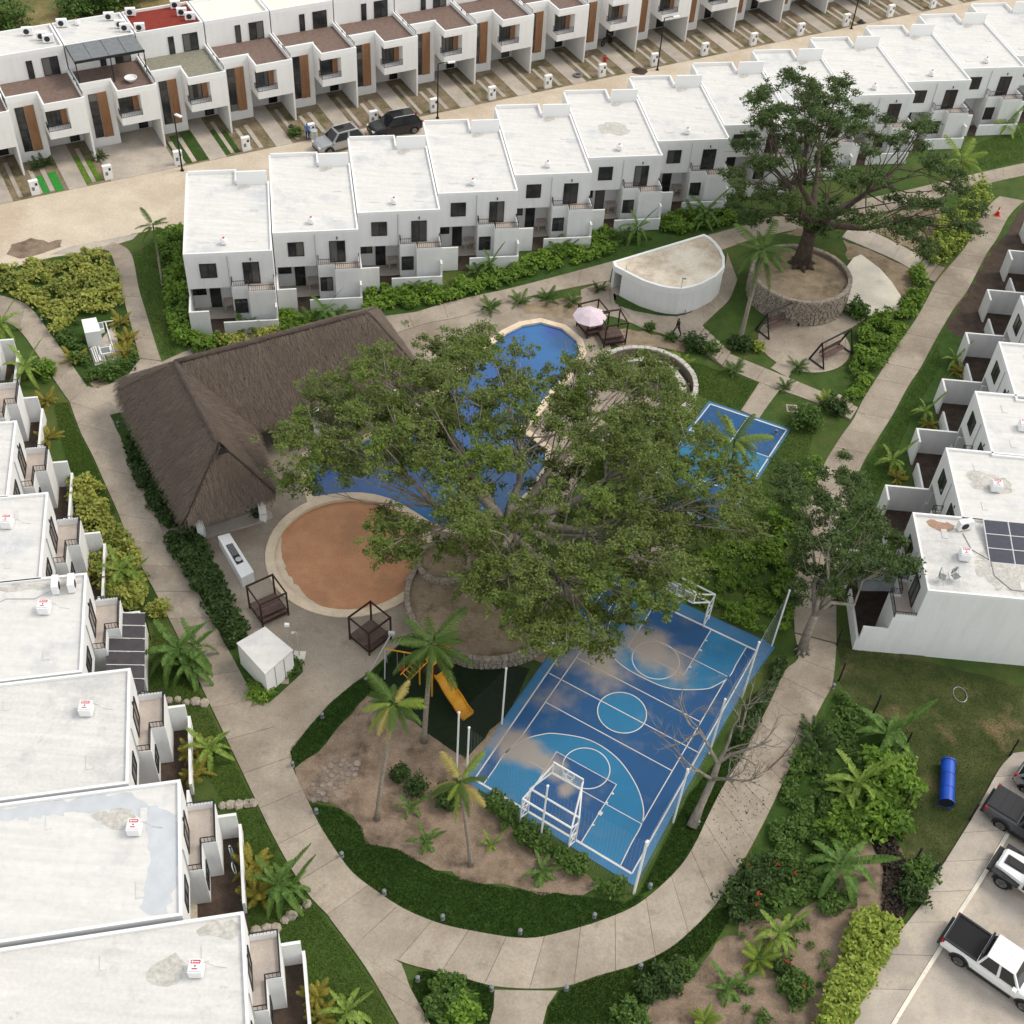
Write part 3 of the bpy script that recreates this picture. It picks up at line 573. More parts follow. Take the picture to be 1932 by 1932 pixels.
# --- back row: origin = foot of the carport wall at the right, x to the right, y inwards
def far_house():
    W = 6.13
    r = thing('terrace_house', 'x', 'house', P0F, AF, 'houses of the back row')
    mb = MB()
    mb.box(-W+.05, -3.455, 2.1, 5.498, 0, 5.55)                     # entrance bay
    mb.box(-3.45, -.16, 3.8, 5.498, 0, 2.76)                       # wall behind the car port
    mb.box(-3.45, -.0015, .902, 5.498, 2.765, 5.545)                       # upper room
    mb.box(-W+.05, -.002, 5.5, 10., 0, 7.75)                     # rear block
    mb.box(-.16, 0, 0, 3.8, 0, 2.75)                             # fin wall
    mb.box(-1.55, .0, 0, .9, 2.76, 5.55)                         # solid front panel
    mb.box(-3.45, -1.55, 0, .9, 2.76, 3.42)                       # balcony apron
    mb.box(-3.45, -1.55, 0, .9, 5.32, 5.55)                        # head beam
    mb.build('wall', MT['wall_warm'], r)
    mb = MB()
    mb.box(-3.45, 0, 0, .14, 5.55, 5.98); mb.box(-3.45, -3.31, .14, 2.1, 5.55, 5.98); mb.box(-.14, 0, .14, 5.5, 5.55, 5.98)
    mb.box(-W+.05, -3.31, 2.1, 2.3, 5.55, 6.08); mb.box(-W+.05, -W+.15, 2.3, 5.5, 5.55, 5.98)
    mb.build('parapet', MT['trim'], r)
    mb = MB(); mb.box(-3.31, -.14, .14, 2.3, 5.5, 5.62); mb.box(-W+.15, -.14, 2.3, 5.5, 5.5, 5.62); mb.build('terrace_floor', MT['terrace_tile'], r)
    mb = MB(); mb.box(-W+.2, -.17, 5.65, 9.85, 7.7, 7.86); mb.build('roof', MT['roof_far'], r)
    mb = MB(); mb.box(-W+.05, -.002, 5.5, 5.65, 7.75, 8.08); mb.box(-W+.05, -.002, 9.85, 10, 7.75, 8.08); mb.box(-W+.05, -W+.2, 5.65, 9.85, 7.75, 8.08); mb.box(-.17, -.002, 5.65, 9.85, 7.75, 8.08); mb.build('roof_parapet', MT['trim'], r)
    window(r, -3.36, -2.84, 5.66, 7.25, 5.5, 1); window(r, -2.05, -.66, 5.66, 7.28, 5.5, 2, 'sliding_door')
    window(r, -3.3, -2.1, 3.44, 5.28, .9, 3, 'balcony_door')
    MB().box(-2.08, -1.6, .84, .9, 3.44, 5.28).build('wood_panel', MT['wood_panel'], r)
    # stair window: stacked panes with timber cladding beside
    f = MB(); f.box(-5.55, -4.82, 2.05, 2.1, .95, 5.05); fo = f.build('stair_window', MT['black_metal'], r)
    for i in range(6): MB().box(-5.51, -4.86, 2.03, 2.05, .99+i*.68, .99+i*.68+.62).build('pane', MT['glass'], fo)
    MB().box(-4.78, -3.98, 2.02, 2.1, .9, 5.08).build('wood_panel', MT['wood_panel'], r)
    railing(r, [(-3.42, .88), (-3.42, .05), (-1.6, .05)], 3.42, .55, .14, name='balcony_railing')
    railing(r, [(-.07, 2.2), (-.07, .3)], 5.98, .35, .2, name='terrace_railing')
    window(r, -1.35, -.5, .1, 1.9, 3.8, 1, 'carport_door')
    MB().box(-.09, -.03, 3.2, 3.3, 6.0, 6.2).build('wall_lamp', MT['dark_iron'], r)
    return r
FH = far_house(); FAR = {}
FARL = {-1: ' brown roof terrace and two potted palms below', 0: ' and a grey glass roof over its terrace', 1: ' red roof and pale green roof terrace'}
def far_label(k):
    if k == 0: return 'white back-row house with a translucent grey canopy over its roof terrace'
    if k == 1: return 'white back-row house with a brick-red flat roof and a grey-green terrace'
    if k < 0: return 'white back-row house, %s to the left of the grey terrace canopy' % ORD[-k-1]
    return 'white back-row terrace house, %s to the right of the red-roofed one' % ORD[k-2]
for k in range(-3, 17):
    o = FH if k == -3 else dup(FH)
    o.location = P0F+STF*k+Vector((0, 0, 0)); o['label'] = far_label(k); FAR[k] = o
for ch in KID[FAR[1].name]:
    if ch.name.startswith('roof.') or ch.name == 'roof': setmat(ch, MT['roof_red'])
    if ch.name.startswith('terrace_floor'): setmat(ch, MT['terrace_grey'])
for k in (-3, -2, -1, 0):
    for ch in KID[FAR[k].name]:
        if ch.name.startswith('roof.') or ch.name == 'roof': setmat(ch, MT['roof'])
def floc(k, x, y, z=0): return P0F+STF*k+EF*x-NF*y+Vector((0, 0, z))
# front yards and driveways
yard = sheet('front_yards', [P0F+STF*-9+NF*3.75, P0F+STF*20+NF*3.75, P0F+STF*20-NF*5, P0F+STF*-9-NF*5], MT['yard_dirt'], z=.012)
DW = Matrix.Rotation(AF, 4, 'Z')
def slab_mesh(x0, x1, y0, y1, h, skew=0):
    mb = MB(); mb.prism([(x0+skew, y0), (x1+skew, y0), (x1, y1), (x0, y1)], 0, h); return mb
specs = [(-3.4, -1.85, -3.75, 3.75, .05), (-1.32, -.98, -3.3, 2.6, .05), (-5.85, -5.5, -3.4, .6, .05), (-4.9, -4.5, -3.4, .9, .05)]
smesh = []
for s in specs:
    o = slab_mesh(*s).build('slab', MT['concrete_grey'], yard); o.rotation_euler = (0, 0, AF); smesh.append(o)
paved = slab_mesh(-6.0, -.1, -3.75, 2.0, .045).build('slab', MT['concrete_grey'], yard); paved.rotation_euler = (0, 0, AF); paved.location = floc(0, 0, 0)
paved2 = slab_mesh(-3.4, -.2, 2.02, 3.75, .045).build('slab', MT['concrete_grey'], yard); paved2.rotation_euler = (0, 0, AF); paved2.location = floc(0, 0, 0)
first = True
for k in range(-3, 17):
    if k == 0: continue
    for o in smesh:
        c = o if first else o.copy()
        if not first: COL.objects.link(c)
        c.location = floc(k, 0, 0)
    first = False
def strip(k, x0, x1, y0, y1, mat, name='lawn_strip', h=.04):
    o = slab_mesh(x0, x1, y0, y1, h).build(name, MT[mat], yard); o.rotation_euler = (0, 0, AF); o.location = floc(k, 0, 0)
strip(-1, -5.45, -4.95, -3.6, -.6, 'turf_bright'); strip(-1, -4.45, -3.75, -3.6, -.4, 'turf_bright')
strip(-1, -1.8, -1.36, -3.4, 1.2, 'grass_strip'); strip(-1, -.94, -.5, -3.4, .6, 'grass_strip')
strip(1, -5.48, -4.92, -3.5, 1.6, 'lawn_deep'); strip(1, -4.48, -3.45, -3.5, 1.9, 'lawn_deep'); strip(1, -6.05, -5.87, -3.4, 1.6, 'lawn_deep')
strip(1, -1.82, -1.35, -3.4, 1.2, 'lawn_deep'); strip(1, -.95, -.45, -3.4, .6, 'lawn_deep')
# meter pillars
def meter():
    r = thing('meter_pillar', 'x', 'meter pillar', (0, 0, 0), AF, 'meter pillars at the driveways')
    MB().prism([(-.42, -.2), (.42, -.2), (.42, .2), (-.42, .2)], 0, 1.35).build('pillar', MT['trim'], r)
    MB().box(-.45, .45, -.23, .23, 1.35, 1.43).build('cap', MT['trim'], r)
    MB().box(.1, .32, -.23, -.2, .95, 1.2).build('meter', MT['plastic_dark'], r)
    MB().box(-.28, -.02, -.225, -.2, .5, .85).build('panel', MT['lamp_grey'], r)
    return r
ME = meter()
for i, k in enumerate(range(-2, 16)):
    o = ME if i == 0 else dup(ME)
    o.location = floc(k, .12, -3.3); o.scale = (.85, .85, .92)
    o['label'] = 'white meter pillar at the kerb, %s from the left in the back-row driveways' % ORD[i]
# roof canopy of the third house
c = thing('terrace_canopy', 'grey translucent canopy on dark posts over a back-row roof terrace', 'canopy', floc(0, -6.05, 2.4, 5.62), AF)
for i in range(4): MB().prism([(.05+i*1.48, 0), (1.48+i*1.48, 0), (1.48+i*1.48, 3.4), (.05+i*1.48, 3.4)], 2.35, 2.40).build('panel', MT['polycarb'], c)
f = MB()
for i in range(5): f.box(.0+i*1.48-.02 if i else 0, .06+i*1.48-.02 if i else .045, -.02, 3.42, 2.25, 2.345)
f.box(-.02, 6.0, -.1, -.025, 2.2, 2.42); f.build('rafter', MT['dark_iron'], c)
for x in (.05, 3., 5.9): MB().box(x, x+.08, 0, .08, 0, 2.25).build('post', MT['dark_iron'], c)
# rooftop compressors
def ac():
    r = thing('air_conditioner', 'x', 'air conditioner', (0, 0, 0), 0, 'rooftop air conditioners')
    MB().box(-.45, .45, -.18, .18, .08, .72).build('casing', MT['trim'], r)
    MB().lathe([(.24, 0), (.24, .02), (.05, .03)], 18).build('fan_grille', MT['plastic_dark'], r)
    k = KID[r.name][-1]; k.rotation_euler = (math.radians(90), 0, 0); k.location = (-.08, -.18, .4)
    MB().box(-.4, -.3, -.15, .15, 0, .08).build('foot', MT['galv'], r); MB().box(.3, .4, -.15, .15, 0, .08).build('foot', MT['galv'], r)
    return r
AC = ac()
acs = [(-1, -2.2, 8.9, 'white air conditioner at the back of the leftmost white roof'), (-1, -.9, 6.9, 'white air conditioner near the front right corner of the leftmost white roof'), (-1, -1.3, 7.6, 'white air conditioner just behind the front one on the leftmost white roof'),
       (0, -1.2, 9.2, 'lone white air conditioner on the canopy house roof, toward its back right'), (0, -.7, 7.4, 'rear of two white air conditioners beside the canopy on the white roof'), (0, -.5, 6.6, 'front of two white air conditioners beside the canopy on the white roof'), (0, -5.3, 9.4, 'white air conditioner on a frame at the back left of the canopy house roof'),
       (1, -5.4, 9.4, 'white air conditioner at the back left corner of the red roof'), (1, -5.5, 6.2, 'white air conditioner at the front left corner of the red roof'), (1, -1.3, 9.4, 'white air conditioner at the back right corner of the red roof'), (1, -1.2, 7.8, 'rear of two white air conditioners at the right edge of the red roof'), (1, -.8, 6.7, 'front of two white air conditioners at the right edge of the red roof')]
for i, (k, x, y, lb) in enumerate(acs):
    o = AC if i == 0 else dup(AC)
    o.location = floc(k, x, y, 7.862); o.rotation_euler = (0, 0, AF-.25); o['label'] = lb
# bowl planter on the canopy terrace
b = MB().lathe([(.2, 0), (.5, .3), (.55, .42), (.48, .42), (.4, .3)], 18).build('planter_bowl', MT['trim'], label='round white bowl planter on the brown terrace by the grey canopy', cat='planter'); b.location = floc(0, -1.7, 1.9, 5.62)
# --- town houses (middle, left and right rows): origin = left front corner, x right, y inwards
def townhouse(yd, D=11.2, roofmat='roof', deep=True, wallm='wall'):
    W = 6.4; r = thing('town_house', 'x', 'house', (0, 0, 0), 0)
    mb = MB()
    mb.box(0, W, 0, D-1.7, 2.88, 5.72); mb.box(0, 3.9, D-1.7, D, 2.88, 5.72)
    mb.box(0, W, 1.5, D-1.7, 0, 2.88); mb.box(0, 3.9, D-1.7, D, 0, 2.88)
    mb.box(0, .14, 0, 1.5, 0, 2.88); mb.box(3.2, W, 0, 1.5, 0, 2.88)
    mb.build('wall', MT[wallm], r)
    mb = MB(); mb.box(0, W, 0, .13, 5.72, 5.97); mb.box(0, .13, .13, D, 5.72, 5.97); mb.box(W-.13, W, .13, D-1.7, 5.72, 5.97)
    mb.box(.13, 3.9, D-.13, D, 5.72, 6.1); mb.box(3.77, 3.9, D-1.7, D-.13, 5.72, 6.1); mb.box(3.9, W-.13, D-1.85, D-1.7, 5.72, 6.95)
    mb.build('parapet', MT['trim'], r)
    mb = MB(); mb.box(.13, W-.13, .13, D-1.85, 5.7, 5.8); mb.box(.13, 3.77, D-1.85, D-.13, 5.7, 5.8); mb.build('roof', MT[roofmat], r)
    # faint hatch covers on the roof
    for x, y, w, h in ((1.1, 1.6, .75, .35), (4.6, 1.5, .7, .3), (4.9, 5.6, .6, .3)): MB().box(x, x+w, y, y+h, 5.8, 5.83).build('roof_hatch', MT[roofmat], r)
    # tower with balcony
    mb = MB(); mb.box(3.2, 4.45, -.65, 0, 0, 3.1); mb.box(4.45, W, -1.3, 0, 0, 3.1); mb.build('porch_wall', MT[wallm], r)
    mb = MB(); mb.box(3.3, 4.55, -.55, -.002, 3.08, 3.14); mb.box(4.55, W-.1, -1.2, -.002, 3.08, 3.14); mb.build('balcony_floor', MT['balcony_floor'], r)
    mb = MB(); mb.box(3.2, 3.3, -.65, 0, 3.1, 3.34); mb.box(3.3, 4.55, -.65, -.55, 3.1, 3.34); mb.box(4.45, 4.55, -1.3, -.65, 3.1, 3.34); mb.box(4.55, W, -1.3, -1.2, 3.1, 3.34); mb.box(W-.1, W, -1.2, 0, 3.1, 3.6); mb.build('balcony_parapet', MT['trim'], r)
    railing(r, [(3.25, -.02), (3.25, -.6), (4.5, -.6), (4.5, -1.25), (W-.05, -1.25), (W-.05, -.02)], 3.34, .5, .15)
    window(r, 1.04, 2.25, 3.84, 5.08, 0, 2); window(r, 4.15, 5.35, 3.16, 5.05, 0, 2, 'sliding_door')
    window(r, 3.3, 4.25, 1.0, 2.25, -.65, 2)
    window(r, .15, 1.15, 1.25, 2.2, 1.5, 2, 'kitchen_window'); window(r, 1.4, 2.2, .02, 2.2, 1.5, 1, 'kitchen_door')
    mb = MB(); mb.box(2.35, 3.19, .7, 1.45, .8, .9); mb.box(2.4, 2.5, .75, .85, 0, .8); mb.box(3.05, 3.15, .75, .85, 0, .8); mb.build('wash_counter', MT['balcony_floor'], r)
    mb = MB(); mb.box(4.72, 4.8, -.05, 0, 5.2, 5.42); mb.build('wall_lamp', MT['dark_iron'], r)
    mb = MB(); mb.tube([(3.1, -.04, 5.7), (3.1, -.04, 2.9)], .03, 5); mb.build('drainpipe', MT['galv'], r)
    # yard
    mb = MB(); mb.box(.14, W, -.0, 1.5, 0, .06); mb.build('patio', MT['concrete_grey'], r)
    mb = MB(); mb.prism([(.1, -yd), (W-.1, -yd), (W-.1, -.001), (.1, -.001)], 0, .03); mb.build('yard_soil', MT['dirt_dark'], r)
    mb = MB(); mb.box(-.02, .12, -yd, -.001, 0, 2.2); mb.box(.12, 1.45, -yd, -yd+.14, 0, 2.2); mb.box(2.4, W, -yd, -yd+.14, 0, 1.1); mb.box(W-.12, W+.02, -yd+.14, -1.302, 0, 2.2); mb.build('yard_wall', MT['wall'], r)
    return r
AM = math.radians(12.); M0 = Vector((-19.01, 77.27, 0)); SM = Vector((5.865, 3.54, 0)); EM = Vector((math.cos(AM), math.sin(AM), 0))
TM = townhouse(1.95); MID = {}
for k in range(1, 14):
    o = TM if k == 1 else dup(TM)
    o.location = M0+SM*(k-1)-EM*6.4; o.rotation_euler = (0, 0, AM); o['group'] = 'town houses of the middle row'
    o['label'] = ('white middle-row town house at the open left end, by the yellow-green bushes' if k == 1 else 'white middle-row town house, %s counting from the free-standing left end' % ORD[k-1]); MID[k] = o
for k in (8, 9, 10, 11, 12, 13):      # shell houses without glazing yet
    for ch in KID[MID[k].name]:
        for g in KID.get(ch.name, []):
            if g.name.startswith('pane'): setmat(g, MT['glass_void'])
TL_ = townhouse(2.3, 12.5, 'roof_old'); LEFT = {}
lpts = [(-38.6, 69.0), (-35.0, 63.1), (-31.19, 57.15), (-27.39, 51.22), (-23.38, 45.27), (-19.29, 39.02), (-15.16, 32.63), (-10.75, 26.11)]
AL = math.radians(104)
for k, p in enumerate(lpts):
    sc = 1.04+.02*k
    o = TL_ if k == 0 else dup(TL_)
    e = Vector((math.cos(AL), math.sin(AL), 0)); sc_x = min(1.12, 1.02+.016*k)
    o.scale = (sc_x, 1.06, 1); o.rotation_euler = (0, 0, AL); o.location = Vector((*p, 0))-e*6.4*sc_x; o['group'] = 'town houses of the left row'
    o['label'] = ('white left-row town house nearest the bottom left corner' if k == 7 else 'white left-row town house, %s counting up from the bottom left corner' % ORD[7-k]); LEFT[k] = o
for k in range(8):
    for ch in KID[LEFT[k].name]:
        if (ch.name.startswith('roof.') or ch.name == 'roof') and k in (3, 4, 6): setmat(ch, MT['roof'])
TR_ = townhouse(2.9, 11.5, 'roof'); RIGHT = {}
rpts = [(45.3, 96.5), (42.3, 90.5), (39.3, 84.6), (36.4, 78.7), (33.53, 72.85), (30.68, 67.12), (27.58, 61.13), (24.4, 54.97)]
AR = math.radians(-91.5)
for k, p in enumerate(rpts):
    o = TR_ if k == 0 else dup(TR_)
    o.rotation_euler = (0, 0, AR); o.scale = (1.0 if k < 7 else .99, 1, 1); o.location = Vector((*p, 0)); o['group'] = 'town houses of the right row'
    o['label'] = ('grey-white right-row end house with solar panels on its stained roof' if k == 7 else 'white right-row town house, %s counting up from the one with solar panels' % ORD[7-k-1]); RIGHT[k] = o
for ch in KID[RIGHT[7].name]:
    if ch.name.startswith('roof.'): setmat(ch, MT['roof_old'])
def rowloc(o, x, y, z):
    return o.matrix_basis @ Vector((x, y, z))
bpy.context.view_layer.update()
# roof tanks : white plastic, red label
def tank():
    r = thing('water_tank', 'x', 'water tank', (0, 0, 0), 0, 'white roof water tanks')
    mb = MB(); mb.lathe([(.42, .12), (.5, .2), (.52, .4), (.52, .8), (.46, .92), (.3, 1.0), (.12, 1.03), (.12, 1.1), (0.02, 1.1)], 20); mb.build('tank_body', MT['paint_white'], r, True)
    for a in (-.3, .3): MB().box(a-.06, a+.06, -.35, .35, 0, .125).build('foot', MT['trim'], r)
    MB().lathe([(.17, 1.1), (.17, 1.16), (.02, 1.18)], 12).build('lid', MT['red_label'], r)
    return r
def tankbox():
    r = thing('water_heater', 'x', 'water heater', (0, 0, 0), 0, 'white roof water heaters with red labels')
    mb = MB(); mb.prism([(-.5, -.42), (-.42, -.5), (.42, -.5), (.5, -.42), (.5, .42), (.42, .5), (-.42, .5), (-.5, .42)], .1, .85); mb.build('casing', MT['paint_white'], r)
    MB().prism([(-.44, -.38), (.44, -.38), (.44, .38), (-.44, .38)], .85, .95).build('lid', MT['paint_white'], r)
    lb = MB().box(-.32, .3, .12, .36, .95, .965).build('label_plate', MT['red_label'], r)
    MB().lathe([(.07, 0), (.07, .008), (.03, .009)], 12, (-.2, .24, .965)).build('emblem', MT['trim'], lb); MB().box(-.1, .24, .2, .27, .965, .972).build('lettering', MT['trim'], lb)
    MB().box(-.2, .16, -.28, -.2, .95, .96).build('marking', MT['red_label'], r)
    MB().lathe([(.05, .95), (.05, 1.0), (.01, 1.01)], 8, (.0, -.05, 0)).build('valve', MT['plastic_dark'], r)
    MB().box(-.4, -.28, -.45, .45, 0, .1).build('foot', MT['galv'], r); MB().box(.28, .4, -.45, .45, 0, .1).build('foot', MT['galv'], r)
    mb = MB(); mb.tube([(.3, .24, 1.0), (.7, .26, .7), (1.2, .3, .1), (1.9, .25, .03)], .01, 5); mb.build('hose', MT['lamp_grey'], r)
    return r
TK = tank(); n_ = 0
for k in range(1, 14):
    o = TK if n_ == 0 else dup(TK); n_ += 1
    o.location = rowloc(MID[k], 2.95, 1.35, 5.8); o.scale = (.5, .5, .5)
    o['label'] = 'small white tank with red cap on the %s middle-row roof from the left' % ORD[k-1]
for k, x, y in ((-1, -5.2, 8.9), (0, -4., 9.3), (-2, -5, 8.9)):
    o = dup(TK); o.location = floc(k, x, y, 7.862); o['label'] = {-1: 'white roof tank with red cap on the leftmost full back-row roof', 0: 'white roof tank with red cap at the back edge of the canopy house roof', -2: 'white roof tank with red cap on the back-row roof cut by the left edge'}[k]
TB = tankbox(); n_ = 0
for k in range(3, 8):
    o = TB if n_ == 0 else dup(TB); n_ += 1
    o.location = rowloc(LEFT[k], 4.25, 2.0, 5.8); o.rotation_euler = (0, 0, math.radians(4)); o.scale = (.66, .66, .66)
    o['label'] = 'white red-labelled water heater on the %s left-row roof from the bottom' % ORD[7-k]
for k in range(3, 8):
    o = dup(TB); n_ += 1
    o.location = rowloc(RIGHT[k], 3.35, 2.6, 5.8); o.rotation_euler = (0, 0, math.radians(-6)); o.scale = (.66, .66, .66)
    o['label'] = 'white red-labelled water heater on the %s right-row roof counting up' % (ORD[7-k]) if k < 7 else 'white water heater with red label on the stained roof with solar panels'
# solar panels on the end house of the right row
sp = thing('solar_array', 'dark solar panels in a white frame tilted on the stained right-row roof', 'solar panel', rowloc(RIGHT[7], .35, 4.1, 5.8), AR+math.radians(90))
SA, SB = 1.35, 1.0
def tilt(x, y): return (x, y, .5+.16*y)
for i in range(4):
    for j in range(4):
        x0, y0 = .08+i*1.5, -4.1+j*1.02
        MB().quad(tilt(x0, y0), tilt(x0+1.42, y0), tilt(x0+1.42, y0+.95), tilt(x0, y0+.95)).build('module', MT['solar'], sp)
mb = MB()
for i in range(5): mb.tube([tilt(.04+i*1.5, -4.16), tilt(.04+i*1.5, 0)], .035, 4)
for j in range(5): mb.tube([tilt(0.04, -4.13+j*1.02), tilt(6.06, -4.13+j*1.02)], .03, 4)
mb.build('frame', MT['white_metal'], sp)
for x in (.3, 3.0, 5.7):
    MB().tube([tilt(x, 0), (x, .3, 0)], .03, 5).build('support', MT['white_metal'], sp)
    MB().tube([tilt(x, -4.1), (x, -4.1, 0)], .03, 5).build('support', MT['white_metal'], sp)
def folding_chair(loc, rz, lb):
    r = thing('folding_chair', lb, 'chair', loc, rz, 'folded metal chairs on the roof')
    MB().box(-.22, .22, -.2, .2, .42, .46).build('seat', MT['lamp_grey'], r)
    MB().box(-.22, .22, .2, .24, .55, .95).build('backrest', MT['lamp_grey'], r)
    for s in (-.21, .21):
        MB().tube([(s, -.25, 0), (s, .22, .95)], .015, 5).build('leg', MT['galv'], r); MB().tube([(s, .28, 0), (s, -.18, .45)], .015, 5).build('leg', MT['galv'], r)
folding_chair(rowloc(RIGHT[7], 5.45, .9, 5.8), 1.2, 'metal folding chair nearest the front corner of the solar panel roof')
folding_chair(rowloc(RIGHT[7], 5.3, 1.7, 5.8), .6, 'grey folding chair further in on the roof with solar panels')
def roof_box(loc, rz, lb):
    r = thing('air_conditioner', lb, 'air conditioner', loc, rz, 'rooftop air conditioners')
    for ch in KID[AC.name]: dup(ch, r)
    return r
roof_box(rowloc(RIGHT[7], .9, 3.0, 5.8), .3, 'white air conditioner with a coiled hose on the solar panel roof')
roof_box(rowloc(LEFT[4], 5.6, 1.5, 5.8), AL, 'left of two white units on the left-row roof with black cables')
roof_box(rowloc(LEFT[4], 5.6, .7, 5.8), AL, 'right of two white units on the left-row roof with black cables')
cb = MB(); cp = [rowloc(LEFT[4], *q) for q in ((5.5, 1.6, 5.95), (5.1, 2.6, 5.83), (5.3, 4, 5.83), (4.6, 5.2, 5.83), (5.0, 7, 5.83), (4.5, 9, 5.83))]
cb.tube(cp, .012, 5); cb.build('cable', MT['lamp_grey'], label='thin dark cable lying across a left-row roof from the two white units', cat='cable')
cb = MB(); cp = [rowloc(RIGHT[7], *q) for q in ((1.3, 2.9, 5.83), (2.6, 3.2, 5.83), (3.4, 4.2, 5.83), (4.6, 4.2, 5.83), (5.6, 5.0, 5.83), (5.7, 8, 5.83))]
cb.tube(cp, .02, 5); cb.build('cable', MT['lamp_grey'], label='thin grey hose snaking over the stained roof with solar panels', cat='hose')
# awning over a left-row yard
aw = thing('awning', 'black yard awning of dark panels below the balcony beside the large banana plant', 'awning', rowloc(LEFT[4], .0, -2.45, 0), AL)
for i in range(7): MB().quad((.04+i*.95, 0, 2.3), (.9+i*.95, 0, 2.3), (.9+i*.95, 2.0, 2.75), (.04+i*.95, 2.0, 2.75)).build('panel', MT['awning'], aw)
mb = MB()
for i in range(8): mb.tube([(.0+i*.95, 0, 2.31), (.0+i*.95, 2.0, 2.76)], .025, 4)
mb.build('rafter', MT['white_metal'], aw)
for x in (.1, 6.5): MB().tube([(x, .03, 0), (x, .03, 2.3)], .03, 5).build('post', MT['dark_iron'], aw)
# grey shed roofs in the yard of the right end house
aw = thing('awning', 'grey sheet canopy over the yard of the house with solar panels, behind the tall tree', 'awning', rowloc(RIGHT[7], 1.2, -2.85, 0), AR)
for i in range(3): MB().quad((i*.85, 0, 2.45), (.82+i*.85, 0, 2.45), (.82+i*.85, 2.8, 2.8), (i*.85, 2.8, 2.8)).build('panel', MT['polycarb'], aw)
for x in (.05, 2.4): MB().tube([(x, .05, 0), (x, .05, 2.45)], .03, 5).build('post', MT['dark_iron'], aw)
# bicycle in a left yard
bk = thing('bicycle', 'teal bicycle lying in the narrow yard of a left-row house', 'bicycle', rowloc(LEFT[6], 5.0, -1.75, .06), AL+.1)
for x in (-.5, .5):
    w_ = MB(); w_.tube([(x+.3*math.cos(t), .3*math.sin(t)*.25, .3+.3*math.sin(t)) for t in np.linspace(0, 2*math.pi, 17)], .025, 5); w_.build('wheel', MT['trim'], bk)
M('teal', S(40, 120, 110, .8), rough=.4)
w_ = MB(); w_.tube([(-.5, 0, .3), (-.15, 0, .62), (.38, 0, .68), (.5, 0, .3)], .035, 6); w_.tube([(-.15, 0, .62), (0, 0, .28), (.38, 0, .66)], .035, 6); w_.build('frame', MT['teal'], bk)
MB().box(-.28, -.05, -.07, .07, .72, .78).build('saddle', MT['plastic_dark'], bk); MB().tube([(.4, -.28, .85), (.4, .28, .85)], .025, 5).build('handlebar', MT['plastic_dark'], bk)

# weathering patches on the flat roofs
STZ = 0.
def roof_stain(house, pts, mat, jit=.12):
    P = [Vector((a, b_, 0)) for a, b_ in pts]; P = densify(smoothpoly(P, 1), .25, jit)
    global STZ
    STZ += .0007; o = sheet('roof_stain', P, MT[mat], house, z=5.803+STZ); return o
roof_stain(LEFT[6], [(.2, .2), (6.2, .2), (6.2, 9), (5.6, 9), (5.5, 3), (5.2, 1.9), (3.6, 1.3), (1.6, 1.5), (.4, 1.9)], 'stain_blue')
roof_stain(LEFT[6], [(4.6, 1.9), (5.5, 2.2), (5.4, 4.2), (4.9, 3.6), (4.3, 2.8)], 'stain_grey', .2)
roof_stain(LEFT[7], [(5.2, .4), (6.2, .2), (6.2, 1.4), (5.9, 2.2), (5.6, 1.2)], 'stain_grey', .2)
roof_stain(LEFT[7], [(3.9, 2.6), (4.9, 2.4), (5.0, 3.6), (4.3, 4.2), (3.8, 3.4)], 'stain_grey', .25)
roof_stain(LEFT[4], [(5.7, .3), (6.2, .3), (6.2, 6), (5.9, 6)], 'stain_grey', .1)
roof_stain(RIGHT[7], [(.25, .6), (.5, 2.6), (1.2, 2.3), (1.4, 1.4)], 'stain_rust', .12)
roof_stain(RIGHT[7], [(2.2, 3.6), (5.6, 3.2), (6.1, 6.5), (5.0, 9), (3.0, 8), (2.4, 5.5)], 'stain_grey', .35)
roof_stain(RIGHT[6], [(2.0, .8), (3.4, 1.2), (3.8, 3.6), (2.4, 3.9), (1.8, 2.2)], 'stain_grey', .3)
roof_stain(MID[6], [(2.0, 4.2), (3.6, 3.6), (4.6, 4.2), (4.3, 5.6), (3.0, 6.1), (2.0, 5.5)], 'stain_grey', .25)
for k in range(1, 13): roof_stain(MID[k], [(3.9, 8.5), (4.9, 8.9), (5.0, 9.25), (3.95, 9.25)], 'stain_grey', .12)
# ------------------------------------------------------------------ thatched palapa
def V3(p, z): return Vector((p.x, p.y, z))
ZE, ZR = 2.7, 6.3
nw, sw, se = G(222, 738, ZE), G(350, 982, ZE), G(520, 932, ZE)
rA, rB = G(330, 684, ZR), G(413, 838, ZR); rC = G(692, 588, ZR)
ax = (rC-rA); ax.z = 0; ax.normalize()
prp = Vector((ax.y, -ax.x, 0))                       # towards the viewer
pal = thing('palapa', 'large L-shaped open pavilion with a brown thatched roof beside the pool', 'pavilion', V3((nw+se)/2, 0))
O = pal.location
half = abs((nw-rA).dot(ax)) if False else 5.2
ne_ = V3(rC+prp*half+ax*2.6, ZE); fr0 = V3(rA+ax*6.5+prp*half, ZE)
bkE = V3(rC-prp*4.6+ax*2.6, ZE); bkW = V3(rA-prp*4.2-ax*3.0, ZE)
vE = G(474, 806, ZE)                                 # inner valley foot
faces = [[nw, sw, rB, rA], [sw, se, rB], [se, vE, rA, rB], [vE, ne_, rC, rA], [ne_, bkE, rC], [bkE, bkW, rA, rC], [bkW, nw, rA]]
mb = MB()
for f in faces:
    up = [v for v in f]; nn = (up[1]-up[0]).cross(up[2]-up[0])
    if nn.z < 0: up = up[::-1]
    mb.add([v-O for v in up], [tuple(range(len(up)))])
    mb.add([v-O-Vector((0, 0, .3)) for v in up], [tuple(range(len(up)))[::-1]])
ro_ = mb.build('roof', MT['thatch_base'], pal)
